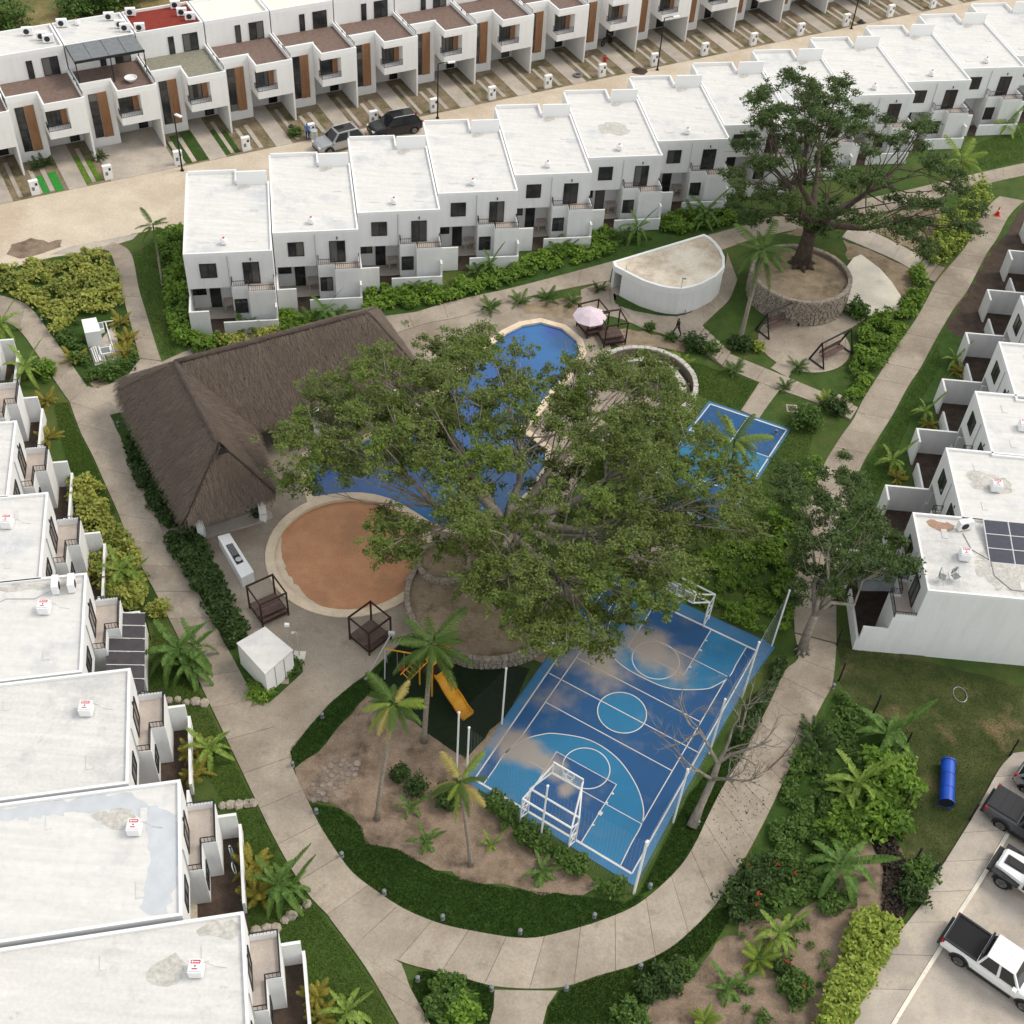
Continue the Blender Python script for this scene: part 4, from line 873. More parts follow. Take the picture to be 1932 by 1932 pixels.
# straw laid down the slopes
Q = []
for f in faces:
    tris = [(f[0], f[i], f[i+1]) for i in range(1, len(f)-1)]
    for a, b_, c_ in tris:
        nn = (b_-a).cross(c_-a); area = nn.length/2; nn.normalize(); nn = -nn if nn.z < 0 else nn
        N = int(area*280); u = rng.random(N); v = rng.random(N); s = u+v > 1; u[s] = 1-u[s]; v[s] = 1-v[s]
        A, B_, C_ = (np.array(x-O) for x in (a, b_, c_)); P = A+u[:, None]*(B_-A)+v[:, None]*(C_-A)
        n3 = np.array(nn); down = np.array([n3[0]*n3[2], n3[1]*n3[2], n3[2]**2-1]); down /= np.linalg.norm(down)
        lat = np.cross(n3, down)
        ang = rng.normal(0, .22, N); d = np.cos(ang)[:, None]*down+np.sin(ang)[:, None]*lat
        w = np.cross(np.broadcast_to(n3, d.shape), d); L = rng.uniform(.35, .8, N)[:, None]; W = rng.uniform(.006, .017, N)[:, None]
        lift = rng.uniform(.02, .1, N)[:, None]*n3; tip = rng.uniform(.02, .12, N)[:, None]*n3
        Q.append(np.stack([P+lift-w*W, P+lift+w*W, P+lift+tip+d*L+w*W*.5, P+lift+tip+d*L-w*W*.5], 1))
# shaggy eave fringe
for a, b_ in ((nw, sw), (sw, se), (se, vE), (vE, ne_), (ne_, bkE), (rA, rC), (rA, rB)):
    N = int((b_-a).length*130); t = rng.random(N)[:, None]; A, B_ = np.array(a-O), np.array(b_-O); P = A+t*(B_-A)+rng.normal(0, .06, (N, 3))
    L = rng.uniform(.15, .5, N)[:, None]; W = rng.uniform(.006, .016, N)[:, None]; e = (B_-A)/np.linalg.norm(B_-A)
    d = np.tile([0, 0, -1.], (N, 1))+rng.normal(0, .35, (N, 3)); P[:, 2] += .05
    if a in (rA,): d[:, 2] = rng.uniform(-.7, .3, N)
    Q.append(np.stack([P-e*W, P+e*W, P+d*L+e*W*.4, P+d*L-e*W*.4], 1))
rr_ = MB()
for a, b_ in ((rA, rC), (rA, rB)): rr_.tube([tuple(a.lerp(b_, k/10)-O+Vector((0, 0, .03+random.uniform(-.04, .04)))) for k in range(11)], [.2+random.uniform(-.03, .03) for k in range(11)], 8)
rr_.build('ridge_roll', MT['thatch_base'], pal, True)
qmesh('thatch', np.concatenate(Q), MT['thatch'], pal, kind='stuff')
vb = MB(); vp_ = rB-O; dv = (rB-rA); dv.z = 0; dv.normalize(); lv = Vector((-dv.y, dv.x, 0))
vb.add([vp_+Vector((0, 0, .25)), vp_+dv*.5-lv*.55-Vector((0, 0, .35)), vp_+dv*.5+lv*.55-Vector((0, 0, .35)), vp_-dv*1.2+Vector((0, 0, .12))], [(0, 1, 3), (0, 3, 2)]); vb.build('ridge_vent', MT['thatch_base'], pal)
MB().add([vp_+dv*.42+Vector((0, 0, .1)), vp_+dv*.6-lv*.4-Vector((0, 0, .33)), vp_+dv*.6+lv*.4-Vector((0, 0, .33))], [(0, 1, 2)]).build('vent_opening', MT['rubber'], pal)
for p in (sw.lerp(se, .12), sw.lerp(se, .9), nw.lerp(sw, .12)+Vector((.6, 0, 0)), se.lerp(vE, .9), vE.lerp(ne_, .4), vE.lerp(ne_, .85), bkE.lerp(bkW, .2), bkE.lerp(bkW, .75)):
    q = V3(p, 0)-V3(O, 0); q = q+(V3((rA+rB)/2, 0)-V3(O, 0)-q).normalized()*.7
    MB().box(q.x-.2, q.x+.2, q.y-.2, q.y+.2, 0, 3.0).build('column', MT['trim'], pal)
pf = [G(372, 1003), G(500, 962), G(512, 968), G(515, 978), G(500, 985), G(380, 1020)]
MB().prism([(p.x-O.x, p.y-O.y) for p in pf], .0, .13).build('floor', MT['concrete_grey'], pal)
pt = thing('potted_plant', 'leafy plant in a dark pot under the edge of the thatched roof', 'potted plant', G(484, 975, .13))
MB().lathe([(.18, 0), (.26, .2), (.28, .45), (.2, .45)], 14).build('pot', MT['plastic_dark'], pt)
qmesh('foliage', leafquads(rng.normal(0, .25, (160, 3))*[1, 1, .7]+[0, 0, .75], .25), MT['leaf_dark'], pt)
# ------------------------------------------------------------------ curved white pavilion (restrooms)
RO = [(1158, 493), (1328, 442), (1340, 448), (1350, 457), (1360, 470), (1366.5, 485), (1366.5, 504), (1352, 520), (1326, 534), (1305, 541), (1285, 544.5), (1265, 543), (1244.6, 539), (1214, 529), (1192, 518), (1161, 502)]
ZT = 2.55; rp = [G(a, b_, ZT) for a, b_ in RO]; rc = sum(rp, Vector())/len(rp); rc.z = 0
rp = [V3(p, 0)-rc for p in rp]
rs = thing('curved_pavilion', 'white D-shaped building with a curved front wall and sandy flat roof', 'building', rc)
def inset(P, d): return [V3(p, 0) for p in offset_poly([Vector((p.x, p.y, 0)) for p in P], -d)]
rin = inset(rp, .17)
opening = (15, 0)
mb = MB(); n_ = len(rp)
for i in range(n_):
    a, b_ = rp[i], rp[(i+1) % n_]; a2, b2 = rin[i], rin[(i+1) % n_]
    if (i, (i+1) % n_) == (14, 15):
        m0 = a.lerp(b_, .55); m2 = a2.lerp(b2, .55)
        mb.prism([(a.x, a.y), (m0.x, m0.y), (m2.x, m2.y), (a2.x, a2.y)], 0, ZT-.5); continue
    if (i, (i+1) % n_) == (15, 0): continue
    mb.prism([(a.x, a.y), (b_.x, b_.y), (b2.x, b2.y), (a2.x, a2.y)], 0, ZT-.5)
mb.build('wall', MT['wall'], rs)
mb = MB()
for i in range(n_):
    a, b_ = rp[i]*1.012, rp[(i+1) % n_]*1.012; a2, b2 = rin[i], rin[(i+1) % n_]
    mb.prism([(a.x, a.y), (b_.x, b_.y), (b2.x, b2.y), (a2.x, a2.y)], ZT-.5, ZT)
mb.build('parapet', MT['trim'], rs)
MB().prism([(p.x, p.y) for p in rin], ZT-.45, ZT-.1).build('roof', MT['roof_sand'], rs)
MB().prism([(p.x, p.y) for p in rp], 0, .07).build('floor', MT['concrete_grey'], rs)
lp = [G(1228, 490, ZT)-rc, G(1262, 535, ZT)-rc]; MB().tube([(lp[0].x, lp[0].y, ZT-.14), (lp[1].x, lp[1].y, ZT-.14)], .02, 4).build('roof_cable', MT['joint'], rs)
q0 = G(1285, 543, ZT)-rc; MB().tube([(q0.x, q0.y-.05, ZT-.3), (q0.x, q0.y-.05, ZT+.95)], .03, 6).build('floodlight_pole', MT['galv'], rs)
MB().box(q0.x-.05, q0.x+.25, q0.y-.15, q0.y+.05, ZT+.9, ZT+1.05).build('floodlight', MT['galv'], rs)
q0 = G(1181, 510, ZT)-rc; MB().tube([(q0.x, q0.y, ZT-.1), (q0.x, q0.y, ZT+.5), (q0.x+.15, q0.y, ZT+.5)], .03, 6).build('vent_pipe', MT['galv'], rs)
# ------------------------------------------------------------------ round stone planters
def stone_ring(name, label, c, r, h, th, mat, soil='dirt_sandy', soilz=None, arc=(0, 360), cat='planter', sz=.3):
    root = thing(name, label, cat, c)
    a0, a1 = map(math.radians, arc); n = max(8, int(abs(a1-a0)*r/.6)); mb = MB()
    prof = []
    for k in range(n):
        t0, t1 = a0+(a1-a0)*k/n, a0+(a1-a0)*(k+1)/n
        ri, ro2 = r-th+.04, r-.05
        mb.prism([(ri*math.cos(t0), ri*math.sin(t0)), (ro2*math.cos(t0), ro2*math.sin(t0)), (ro2*math.cos(t1), ro2*math.sin(t1)), (ri*math.cos(t1), ri*math.sin(t1))], 0, h-.04)
    mb.build('core', MT['joint'], root)
    st = MB(); rows = max(2, int(h/.17)); hh = h/rows
    for j in range(rows):
        k = 0.; tot = abs(a1-a0)*r
        while k < tot:
            w = random.uniform(.6, 1.4)*sz; t = a0+(k+w/2)/r; k += w+.03
            if t > a1: break
            rr = r-.11+random.uniform(-.02, .05); d = .14; zc = hh*(j+.5)+random.uniform(-.02, .02); ww = w/2*random.uniform(.9, 1.0); zh = hh*.47*random.uniform(.8, 1.08)
            e = Vector((-math.sin(t), math.cos(t), 0)); nn = Vector((math.cos(t), math.sin(t), 0)); o = nn*rr+Vector((0, 0, zc))
            vs = [o+e*ww*sx*random.uniform(.82, 1)+nn*d*sy+Vector((0, 0, zh*szz*random.uniform(.8, 1))) for szz in (-1, 1) for sy in (-1, 1) for sx in (-1, 1)]
            st.add(vs, [(0, 2, 3, 1), (4, 5, 7, 6), (0, 1, 5, 4), (2, 6, 7, 3), (0, 4, 6, 2), (1, 3, 7, 5)])
    k = 0.; tot = abs(a1-a0)*r
    while k < tot:                                     # coping stones
        w = random.uniform(.35, .7); t = a0+(k+w/2)/r; k += w+.02
        if t > a1: break
        e = Vector((-math.sin(t), math.cos(t), 0)); nn = Vector((math.cos(t), math.sin(t), 0)); o = nn*(r-th/2)+Vector((0, 0, h-.02))
        vs = [o+e*w/2*sx*random.uniform(.85, 1)+nn*th*.52*sy*random.uniform(.85, 1.1)+Vector((0, 0, .07*szz+random.uniform(-.02, .02))) for szz in (-1, 1) for sy in (-1, 1) for sx in (-1, 1)]
        st.add(vs, [(0, 2, 3, 1), (4, 5, 7, 6), (0, 1, 5, 4), (2, 6, 7, 3), (0, 4, 6, 2), (1, 3, 7, 5)])
    st.build('stonework', MT[mat], root, kind='stuff')
    if soil:
        n = 48; sv = [(0, 0, soilz+.12)]; fs = []
        for q, (fr, dz) in enumerate(((.35, .1), (.7, .05), (1.0, 0))):
            for k in range(n):
                t = 2*math.pi*k/n; sv.append(((r-th)*fr*math.cos(t), (r-th)*fr*math.sin(t), soilz+dz+random.uniform(-.03, .03)))
        fs += [(0, 1+k, 1+(k+1) % n) for k in range(n)]
        for q in range(2): fs += [(1+q*n+k, 1+(q+1)*n+k, 1+(q+1)*n+(k+1) % n, 1+q*n+(k+1) % n) for k in range(n)]
        MB().add(sv, fs).build('soil', MT[soil], root, True)
    return root
c2 = G(1512, 516, 2.2); c2.z = 0; R2 = (G(1602, 512, 2.2)-G(1512, 516, 2.2)).length
stone_ring('stone_planter', 'tall round grey stone planter wall around the big dark-trunked tree', c2, R2, 2.25, .3, 'stone', 'dirt_sandy', 1.95, sz=.36)
c1_ = G(918, 1118, 1.1); c1_.z = 0
stone_ring('stone_planter', 'low round stone planter of bare soil under the largest tree by the playground', c1_, 5.0, .85, .3, 'stone', 'dirt_sandy', .7)
cs = G(838, 1055, 1.2); cs.z = 0
stone_ring('stone_planter', 'small curved stone planter of soil bulging beside the round wading pool', cs, 1.7, 1.05, .25, 'stone', 'dirt_sandy', .9)
c3 = G(1215, 712, 1.2); c3.z = 0
stone_ring('stone_planter', 'ring of pale stone wall with a paved floor, between the pool and the garden steps', c3, 4.0, .95, .32, 'stone_white', None, arc=(-75, 195))
sheet('ring_floor', circle(c3, 3.6, 40), MT['concrete'], z=.03)
stone_ring('stone_bench', 'pale curved stone bench inside the ring wall by the pool', V3(c3, 0), 3.2, .5, .5, 'stone_white', None, arc=(-30, 110), cat='bench')
# ------------------------------------------------------------------ daybeds
def daybed():
    r = thing('daybed', 'x', 'daybed', (0, 0, 0), 0, 'wooden canopy daybeds around the pool')
    a, h = .98, 2.0
    for sx in (-1, 1):
        for sy in (-1, 1): MB().box(sx*a-.05, sx*a+.05, sy*a-.05, sy*a+.05, 0, h).build('post', MT['dark_wood'], r)
    mb = MB()
    for s in (-1, 1): mb.box(-a-.06, a+.06, s*a-.05, s*a+.05, h, h+.1); mb.box(s*a-.045, s*a+.045, -a+.05, a-.05, h+.004, h+.096)
    mb.build('top_frame', MT['dark_wood'], r)
    mb = MB()
    for s in (-1, 1): mb.box(-a+.05, a-.05, s*a-.03, s*a+.03, .22, .38); mb.box(s*a-.03, s*a+.03, -a+.05, a-.05, .22, .38)
    mb.build('bed_frame', MT['dark_wood'], r)
    for i in range(12): MB().box(-a+.05, a-.05, -a+.06+i*.157, -a+.06+i*.157+.125, .38, .42).build('slat', MT['slat_wood'], r)
    for i in range(5):
        o = MB().box(-a+.08, a-.08, 0, .1, 0, .03).build('headrest_slat', MT['slat_wood'], r); o.location = (0, -.9+i*.1, .82-i*.08); o.rotation_euler = (-.7, 0, 0)
    return r
DB = daybed()
for i, (px, py, rz, lb) in enumerate(((508, 1154, 38, 'dark wooden canopy daybed between the white counter and the white kiosk'), (699, 1206, 38+12, 'dark wooden canopy daybed by the edge of the playground lawn'), (1152, 640, 20, 'dark wooden canopy daybed beside the ring wall, right of the parasol'), (1116, 622, 28, 'dark wooden canopy daybed half hidden behind the pale parasol'))):
    o = DB if i == 0 else dup(DB)
    o.location = G(px, py, .016); o.rotation_euler = (0, 0, math.radians(rz)); o['label'] = lb; o.scale = (.88, .88, 1.0)
um = thing('parasol', 'pale lilac parasol open over a daybed at the head of the pool', 'parasol', G(1108, 637, .016))
MB().tube([(0, 0, 0), (0, 0, 2.55)], .03, 6).build('pole', MT['white_metal'], um)
mb = MB(); top = (0, 0, 2.6); nn_ = 8
for k in range(nn_):
    t0, t1 = 2*math.pi*k/nn_, 2*math.pi*(k+1)/nn_; R_ = 1.3
    p0, p1 = (R_*math.cos(t0), R_*math.sin(t0), 2.05), (R_*math.cos(t1), R_*math.sin(t1), 2.05); tm = (t0+t1)/2
    pm = (R_*.93*math.cos(tm), R_*.93*math.sin(tm), 2.02); h0, h1 = (R_*.5*math.cos(t0), R_*.5*math.sin(t0), 2.4), (R_*.5*math.cos(t1), R_*.5*math.sin(t1), 2.4)
    MB().add([top, h0, h1, p0, pm, p1], [(0, 1, 2), (1, 3, 4), (1, 4, 2), (2, 4, 5)]).build('canopy_panel', MT['canvas_lilac'], um)
MB().lathe([(.18, 0), (.18, .06), (.03, .08)], 12).build('base', MT['lamp_grey'], um)
# ------------------------------------------------------------------ white counter, kiosk, showers, pump house
def boxat(pts_px, z0, z1, name, mat, root, zpx=0):
    P = [G(a, b_, zpx)-root.location for a, b_ in pts_px]; return MB().prism([(p.x, p.y) for p in P], z0, z1).build(name, MT[mat], root)
ct = thing('grill_counter', 'long white counter with a dark grill set in its top, by the thatched pavilion', 'counter', G(445, 1050))
CTP = [(411, 1012), (433, 1006), (478, 1078), (455, 1090)]
P = [G(a, b_, .95)-ct.location for a, b_ in CTP]
MB().prism([(p.x, p.y) for p in P], 0, .88).build('body', MT['wall'], ct); MB().prism([(p.x*1.02, p.y*1.01) for p in P], .88, .95).build('worktop', MT['trim'], ct)
q = lambda u, v: (P[0].lerp(P[1], u)).lerp(P[3].lerp(P[2], u), v)
MB().prism([(p.x, p.y) for p in (q(.2, .25), q(.75, .25), q(.75, .72), q(.2, .72))], .95, 1.0).build('grill', MT['plastic_dark'], ct)
for i in range(9):
    a, b_ = q(.22, .28+i*.03), q(.73, .28+i*.03); MB().tube([(a.x, a.y, 1.02), (b_.x, b_.y, 1.02)], .012, 4).build('grill_bar', MT['galv'], ct)
gp = q(.5, .64); MB().lathe([(.16, 1.0), (.2, 1.04), (.1, 1.05)], 14, (gp.x, gp.y, 0)).build('burner', MT['galv'], ct)
ki = thing('kiosk', 'small white box kiosk with a flat marbled roof beside the left walk', 'kiosk', G(500, 1270))
KPX = [(446, 1213), (500, 1182), (553, 1226), (500, 1272)]
P = [G(a, b_, 2.0)-ki.location for a, b_ in KPX]; cen = sum(P, Vector())/4
MB().prism([tuple((cen+(p-cen)*.97)[:2]) for p in P], 0, 1.88).build('wall', MT['wall'], ki); MB().prism([(p.x, p.y) for p in P], 1.88, 2.0).build('roof', MT['roof'], ki)
for i in (1, 2):
    a, b_ = P[2].lerp(P[3], i/3), P[2].lerp(P[3], i/3+.012); d = (cen-a).normalized()*.0
    e = (P[3]-P[2]).normalized(); o_ = Vector((-e.y, e.x, 0)); o_ = o_ if o_.dot(a-cen) > 0 else -o_
    s_ = cen+(a-cen)*.97+o_*.015; MB().prism([tuple((s_-e*.02)[:2]), tuple((s_+e*.02)[:2]), tuple((s_+e*.02-o_*.03)[:2]), tuple((s_-e*.02-o_*.03)[:2])], .1, 1.8).build('panel_joint', MT['lamp_grey'], ki)
def shower(px, py, lb):
    r = thing('pool_shower', lb, 'shower', G(px, py, .016)); MB().box(-.35, .35, -.3, .3, 0, .06).build('tray', MT['concrete_pale'], r)
    MB().tube([(0, 0, .06), (0, 0, 2.1), (-.05, 0, 2.2), (-.25, 0, 2.2)], .035, 6).build('pipe', MT['galv'], r); MB().lathe([(.1, 2.12), (.1, 2.16), (.03, 2.2)], 10, (-.25, 0, 0)).build('shower_head', MT['galv'], r)
    return r
shower(565, 1237, 'metal outdoor shower post on a square pale tray by the white kiosk')
fl = thing('floodlight_pole', 'thin grey floodlight pole just behind the white kiosk', 'floodlight', G(544, 1224, .016)); MB().tube([(0, 0, 0), (0, 0, 2.2)], .03, 6).build('pole', MT['galv'], fl); MB().box(-.05, .22, -.08, .08, 2.15, 2.35).build('lamp_head', MT['trim'], fl)
fl = thing('floodlight_pole', 'leaning grey floodlight pole at the edge of the playground, by a daybed', 'floodlight', G(690, 1282)); tp = G(738, 1196, 3.4)-fl.location; MB().tube([(0, 0, 0), tuple(tp)], .045, 6).build('pole', MT['galv'], fl); MB().box(tp.x-.15, tp.x+.2, tp.y-.1, tp.y+.1, 3.35, 3.55).build('lamp_head', MT['galv'], fl); MB().lathe([(.12, 0), (.1, .12), (.04, .13)], 10).build('base', MT['lamp_grey'], fl)
pu = thing('pump_house', 'small white pump box with white pipes in the yellow-green island bed', 'pump house', G(190, 665))
z4 = lambda u, v: (135.8+u*.0781, 573.6+v*.0781)
boxat([z4(*p) for p in ((225, 375), (580, 320), (690, 650), (310, 700))], .0, 1.35, 'box', 'trim', pu, 1.35)
PB_ = [G(*z4(*p))-pu.location for p in ((420, 1110), (740, 830), (1010, 500), (1210, 1300), (560, 1500))]
MB().prism([(p.x, p.y) for p in PB_], 0, .06).build('slab', MT['concrete_grey'], pu)
for pts_ in ([(820, 490), (1070, 1330)], [(760, 480), (1010, 450)], [(930, 1020), (1030, 1340)], [(470, 1110), (600, 1460)], [(520, 1090), (650, 1450)], [(570, 1070), (700, 1440)], [(700, 1300), (780, 1290), (830, 1440)], [(660, 1060), (700, 1440)]):
    Pp = [G(*z4(*p))-pu.location for p in pts_]; MB().tube([(p.x, p.y, .18) for p in Pp], .05, 6).build('pipe', MT['white_metal'], pu)
for pts_ in (((650, 1060), (920, 1010), (960, 1170), (700, 1215)), ((630, 450), (740, 430), (780, 590), (670, 620))):
    Pp = [G(*z4(*p), .4)-pu.location for p in pts_]; cc = sum(Pp, Vector())/4
    MB().prism([(p.x, p.y) for p in Pp], 0, .4).build('filter_box', MT['trim'], pu); MB().prism([tuple((cc+(p-cc)*.78)[:2]) for p in Pp], .4, .42).build('grille', MT['lamp_grey'], pu)
# ------------------------------------------------------------------ goals with backboards
E1 = (cBR-cBL).normalized(); F1 = Vector((-E1.y, E1.x, 0))
def goal(c, rz, lb):
    r = thing('goal_frame', lb, 'goal', c, rz, 'combined goal and basketball frames')
    w, hh = 1.5, 2.35
    for s in (-1, 1):
        MB().tube([(s*w, 0, 0), (s*w, 0, hh)], .055, 8).build('post', MT['white_metal'], r)
        mb = MB(); mb.tube([(s*w, -.75, 0), (s*w, -.75, hh)], .045, 6)
        for i in range(5): mb.tube([(s*w, -.75*(i % 2), i*.47), (s*w, -.75*((i+1) % 2), (i+1)*.47)], .03, 5)
        mb.build('side_truss', MT['white_metal'], r)
        mb = MB(); mb.tube([(s*w, -.75, hh), (s*.9, 1.15, 3.75)], .055, 6); mb.tube([(s*w, 0, hh), (s*.9, 1.15, 3.0)], .05, 6); mb.build('arm', MT['white_metal'], r)
    MB().tube([(-w, 0, hh), (w, 0, hh)], .06, 8).build('crossbar', MT['white_metal'], r); MB().tube([(-w, -.75, hh), (w, -.75, hh)], .06, 8).build('rear_bar', MT['white_metal'], r)
    mb = MB(); mb.tube([(-.9, 1.15, 2.95), (.9, 1.15, 2.95), (.9, 1.15, 3.95), (-.9, 1.15, 3.95), (-.9, 1.15, 2.95)], .05, 5); mb.tube([(-.28, 1.17, 3.1), (.28, 1.17, 3.1), (.28, 1.17, 3.5), (-.28, 1.17, 3.5), (-.28, 1.17, 3.1)], .02, 5); mb.build('backboard_frame', MT['white_metal'], r)
    m_ = MB(); m_.box(-.86, .86, 1.14, 1.155, 3.0, 3.9); m_.build('backboard', MT['clear'], r)
    mb = MB(); mb.tube([(.23*math.cos(t), 1.45+.23*math.sin(t), 3.05) for t in np.linspace(0, 2*math.pi, 17)], .015, 5); mb.build('hoop', MT['white_metal'], r)
    mb = MB()
    for k in range(12):
        t = 2*math.pi*k/12
        for s in (-1, 1): mb.tube([(.23*math.cos(t), 1.45+.23*math.sin(t), 3.05), (.14*math.cos(t+s*.5), 1.45+.14*math.sin(t+s*.5), 2.65)], .006, 3, cap=False)
    mb.build('hoop_net', MT['white_metal'], r)
mm, nn1, ll1, bb = nt('clear'); bb.inputs['Base Color'].default_value = (.8, .85, .88, 1); bb.inputs['Alpha'].default_value = .18; bb.inputs['Roughness'].default_value = .1; MT['clear'] = mm
rzE = math.atan2(E1.y, E1.x)
goal(G(1040, 1559), rzE, 'white goal frame with basketball backboard at the near end of the blue court')
goal(cTL.lerp(cTR, .5), rzE+math.pi, 'white goal frame with basketball backboard at the far end of the blue court')
# ------------------------------------------------------------------ net fences
def net_fence(name, label, posts, h, cell, mat, pmat='white_metal', strand=.008, top=True):
    P = [V3(p, 0) for p in posts]; r = thing(name, label, 'net fence', P[0])
    for p in P:
        q = p-P[0]; po = MB().tube([(q.x, q.y, 0), (q.x, q.y, h)], .055, 8).build('post', MT[pmat], r); MB().lathe([(.07, h), (.08, h+.05), (.03, h+.1)], 8, (q.x, q.y, 0)).build('cap', MT[pmat], po)
    for a, b_ in zip(P[:-1], P[1:]):
        a = a-P[0]; b_ = b_-P[0]; L = (b_-a).length; e = (b_-a).normalized(); nx = int(L/cell); nz = int(h/cell); mb = MB(); up = Vector((0, 0, 1))
        sag = lambda s, z: .25*math.sin(math.pi*s/L)*math.sin(math.pi*z/h)
        nr = Vector((-e.y, e.x, 0))
        for i in range(nx+1):
            s = L*i/nx; p = a+e*s
            pts = [p+nr*sag(s, h*j/4)+up*(h*j/4) for j in range(5)]
            for u_, v_ in zip(pts[:-1], pts[1:]): mb.quad(u_-e*strand/2, u_+e*strand/2, v_+e*strand/2, v_-e*strand/2)
        for j in range(nz+1):
            z = h*j/nz; pts = [a+e*(L*i/8)+nr*sag(L*i/8, z)+up*(z-.12*math.sin(math.pi*i/8)*(z/h)) for i in range(9)]
            for u_, v_ in zip(pts[:-1], pts[1:]): mb.quad(u_-up*strand/2, v_-up*strand/2, v_+up*strand/2, u_+up*strand/2)
        mb.build('net', MT[mat], r, kind='stuff')
M('net_dark', (.03, .035, .03), rough=.9); M('net_white', (.45, .5, .55), rough=.9)
net_fence('court_net', 'white posts with dark sagging netting between the playground and the blue court', [G(862, 1448), G(946.7, 1366), G(1040, 1235), G(1130, 1105)], 5.2, .16, 'net_dark', strand=.012)
net_fence('court_net', 'white posts with pale netting along the right side of the blue court', [G(1197, 1684), G(1270, 1552), G(1338, 1422), G(1400, 1316), G(1456, 1219)], 5.2, .14, 'net_white', strand=.008)
net_fence('court_net', 'single tall white post line with thin netting behind the near goal', [G(880, 1476), G(1020, 1583), G(1195, 1686)], 5.2, .2, 'net_white', strand=.005)
net_fence('yard_fence', 'low dark wire fence on thin posts around the worn play yard', [G(1578, 1218), G(1582, 1285), G(1648, 1345), G(1705, 1415), G(1700, 1530), G(1722, 1632), G(1756, 1660)], 1.7, .3, 'net_dark', 'dark_iron', .006)
net_fence('yard_fence', 'dark wire fence with thin posts along the sidewalk beside the blue tube', [G(1905, 1425), G(1830, 1546), G(1752, 1660)], 1.5, .3, 'net_dark', 'dark_iron', .006)
# ------------------------------------------------------------------ swings by the round paving
def swing(px, lb):
    a0, a1 = G(*px[0]), G(*px[1]); c = (a0+a1)/2; e = a1-a0; L = e.length; r = thing('bench_swing', lb, 'swing', c+Vector((0, 0, .05)), math.atan2(e.y, e.x), 'bench swings on the round paving')
    for s in (-1, 1):
        MB().tube([(s*L/2, -.75, 0), (s*L/2, 0, 2.0)], .08, 4).build('leg', MT['dark_iron'], r); MB().tube([(s*L/2, .75, 0), (s*L/2, 0, 2.0)], .08, 4).build('leg', MT['dark_iron'], r); MB().tube([(s*L/2, -.75, .06), (s*L/2, .75, .06)], .075, 4).build('foot_bar', MT['dark_iron'], r)
    MB().tube([(-L/2, 0, 2.0), (L/2, 0, 2.0)], .09, 4).build('beam', MT['dark_iron'], r)
    for i in range(4): MB().box(-L*.38, L*.38, -.25+i*.13, -.25+i*.13+.1, .5, .53).build('seat_slat', MT['slat_wood'], r)
    for i in range(3): MB().box(-L*.38, L*.38, .28, .31, .62+i*.13, .62+i*.13+.1).build('back_slat', MT['slat_wood'], r)
    for s in (-1, 1): MB().tube([(s*L*.36, -.2, .52), (s*L*.36, 0, 2.0)], .015, 4).build('hanger', MT['dark_iron'], r)
swing(((1438, 632), (1494, 607)), 'black-framed bench swing nearest the tall stone planter')
swing(((1540, 688), (1594, 660)), 'black-framed bench swing at the right rim of the round paving')
# ------------------------------------------------------------------ playground
pl = thing('slide_tower', 'playground tower with a yellow slide and two yellow ladders under a palm', 'playset', G(812, 1318))
o_ = pl.location
s0, s1 = G(829, 1272, 1.65)-o_, G(884, 1352, .25)-o_
dS = Vector((s1.x-s0.x, s1.y-s0.y, 0)); Ls = dS.length; dS.normalize(); wS = Vector((-dS.y, dS.x, 0))*.36
mb = MB(); prof = [(0, 1.75), (.12, 1.65), (.3, 1.2), (.5, .85), (.62, .72), (.78, .4), (.9, .27), (1.0, .24)]
prof = [(t, np.interp(t, [p[0] for p in prof], [p[1] for p in prof])) for t in np.linspace(0, 1, 22)]
for (t0, z0), (t1, z1) in zip(prof[:-1], prof[1:]):
    a, b_ = s0+dS*(Ls*t0), s0+dS*(Ls*t1); a.z, b_.z = z0, z1; u3 = Vector((0, 0, .2)); th = Vector((0, 0, .04))
    mb.quad(a-wS, b_-wS, b_+wS, a+wS); mb.quad(a-wS-th, a+wS-th, b_+wS-th, b_-wS-th)
    for s in (-1, 1):
        w1 = wS*s; w2 = wS*s*1.12
        mb.quad(*((a+w1, b_+w1, b_+w1+u3, a+w1+u3) if s > 0 else (a+w1+u3, b_+w1+u3, b_+w1, a+w1))); mb.quad(a+w1+u3, b_+w1+u3, b_+w2+u3, a+w2+u3); mb.quad(*((a+w2-th, a+w2+u3, b_+w2+u3, b_+w2-th) if s > 0 else (b_+w2-th, b_+w2+u3, a+w2+u3, a+w2-th)))
mb.build('slide', MT['yellow'], pl)
pc = s0-dS*.55
for a in (-1, 1):
    for b2 in (-1, 1):
        q = pc+dS*.55*a+wS*b2*1.5; MB().tube([(q.x, q.y, 0), (q.x, q.y, 2.9)], .05, 6).build('post', MT['yellow'], pl)
c4 = [pc+dS*.55*a+wS*1.5*b2 for a, b2 in ((-1, -1), (1, -1), (1, 1), (-1, 1))]
MB().prism([(p.x, p.y) for p in c4], 1.5, 1.58).build('platform', MT['dark_wood'], pl)
tp = (pc.x, pc.y, 3.5); mb = MB()
for i in range(4):
    a, b_ = c4[i], c4[(i+1) % 4]; mb.add([(a.x*1.0, a.y, 2.85), (b_.x, b_.y, 2.85), tp], [(0, 1, 2)])
mb.build('roof', MT['yellow'], pl)
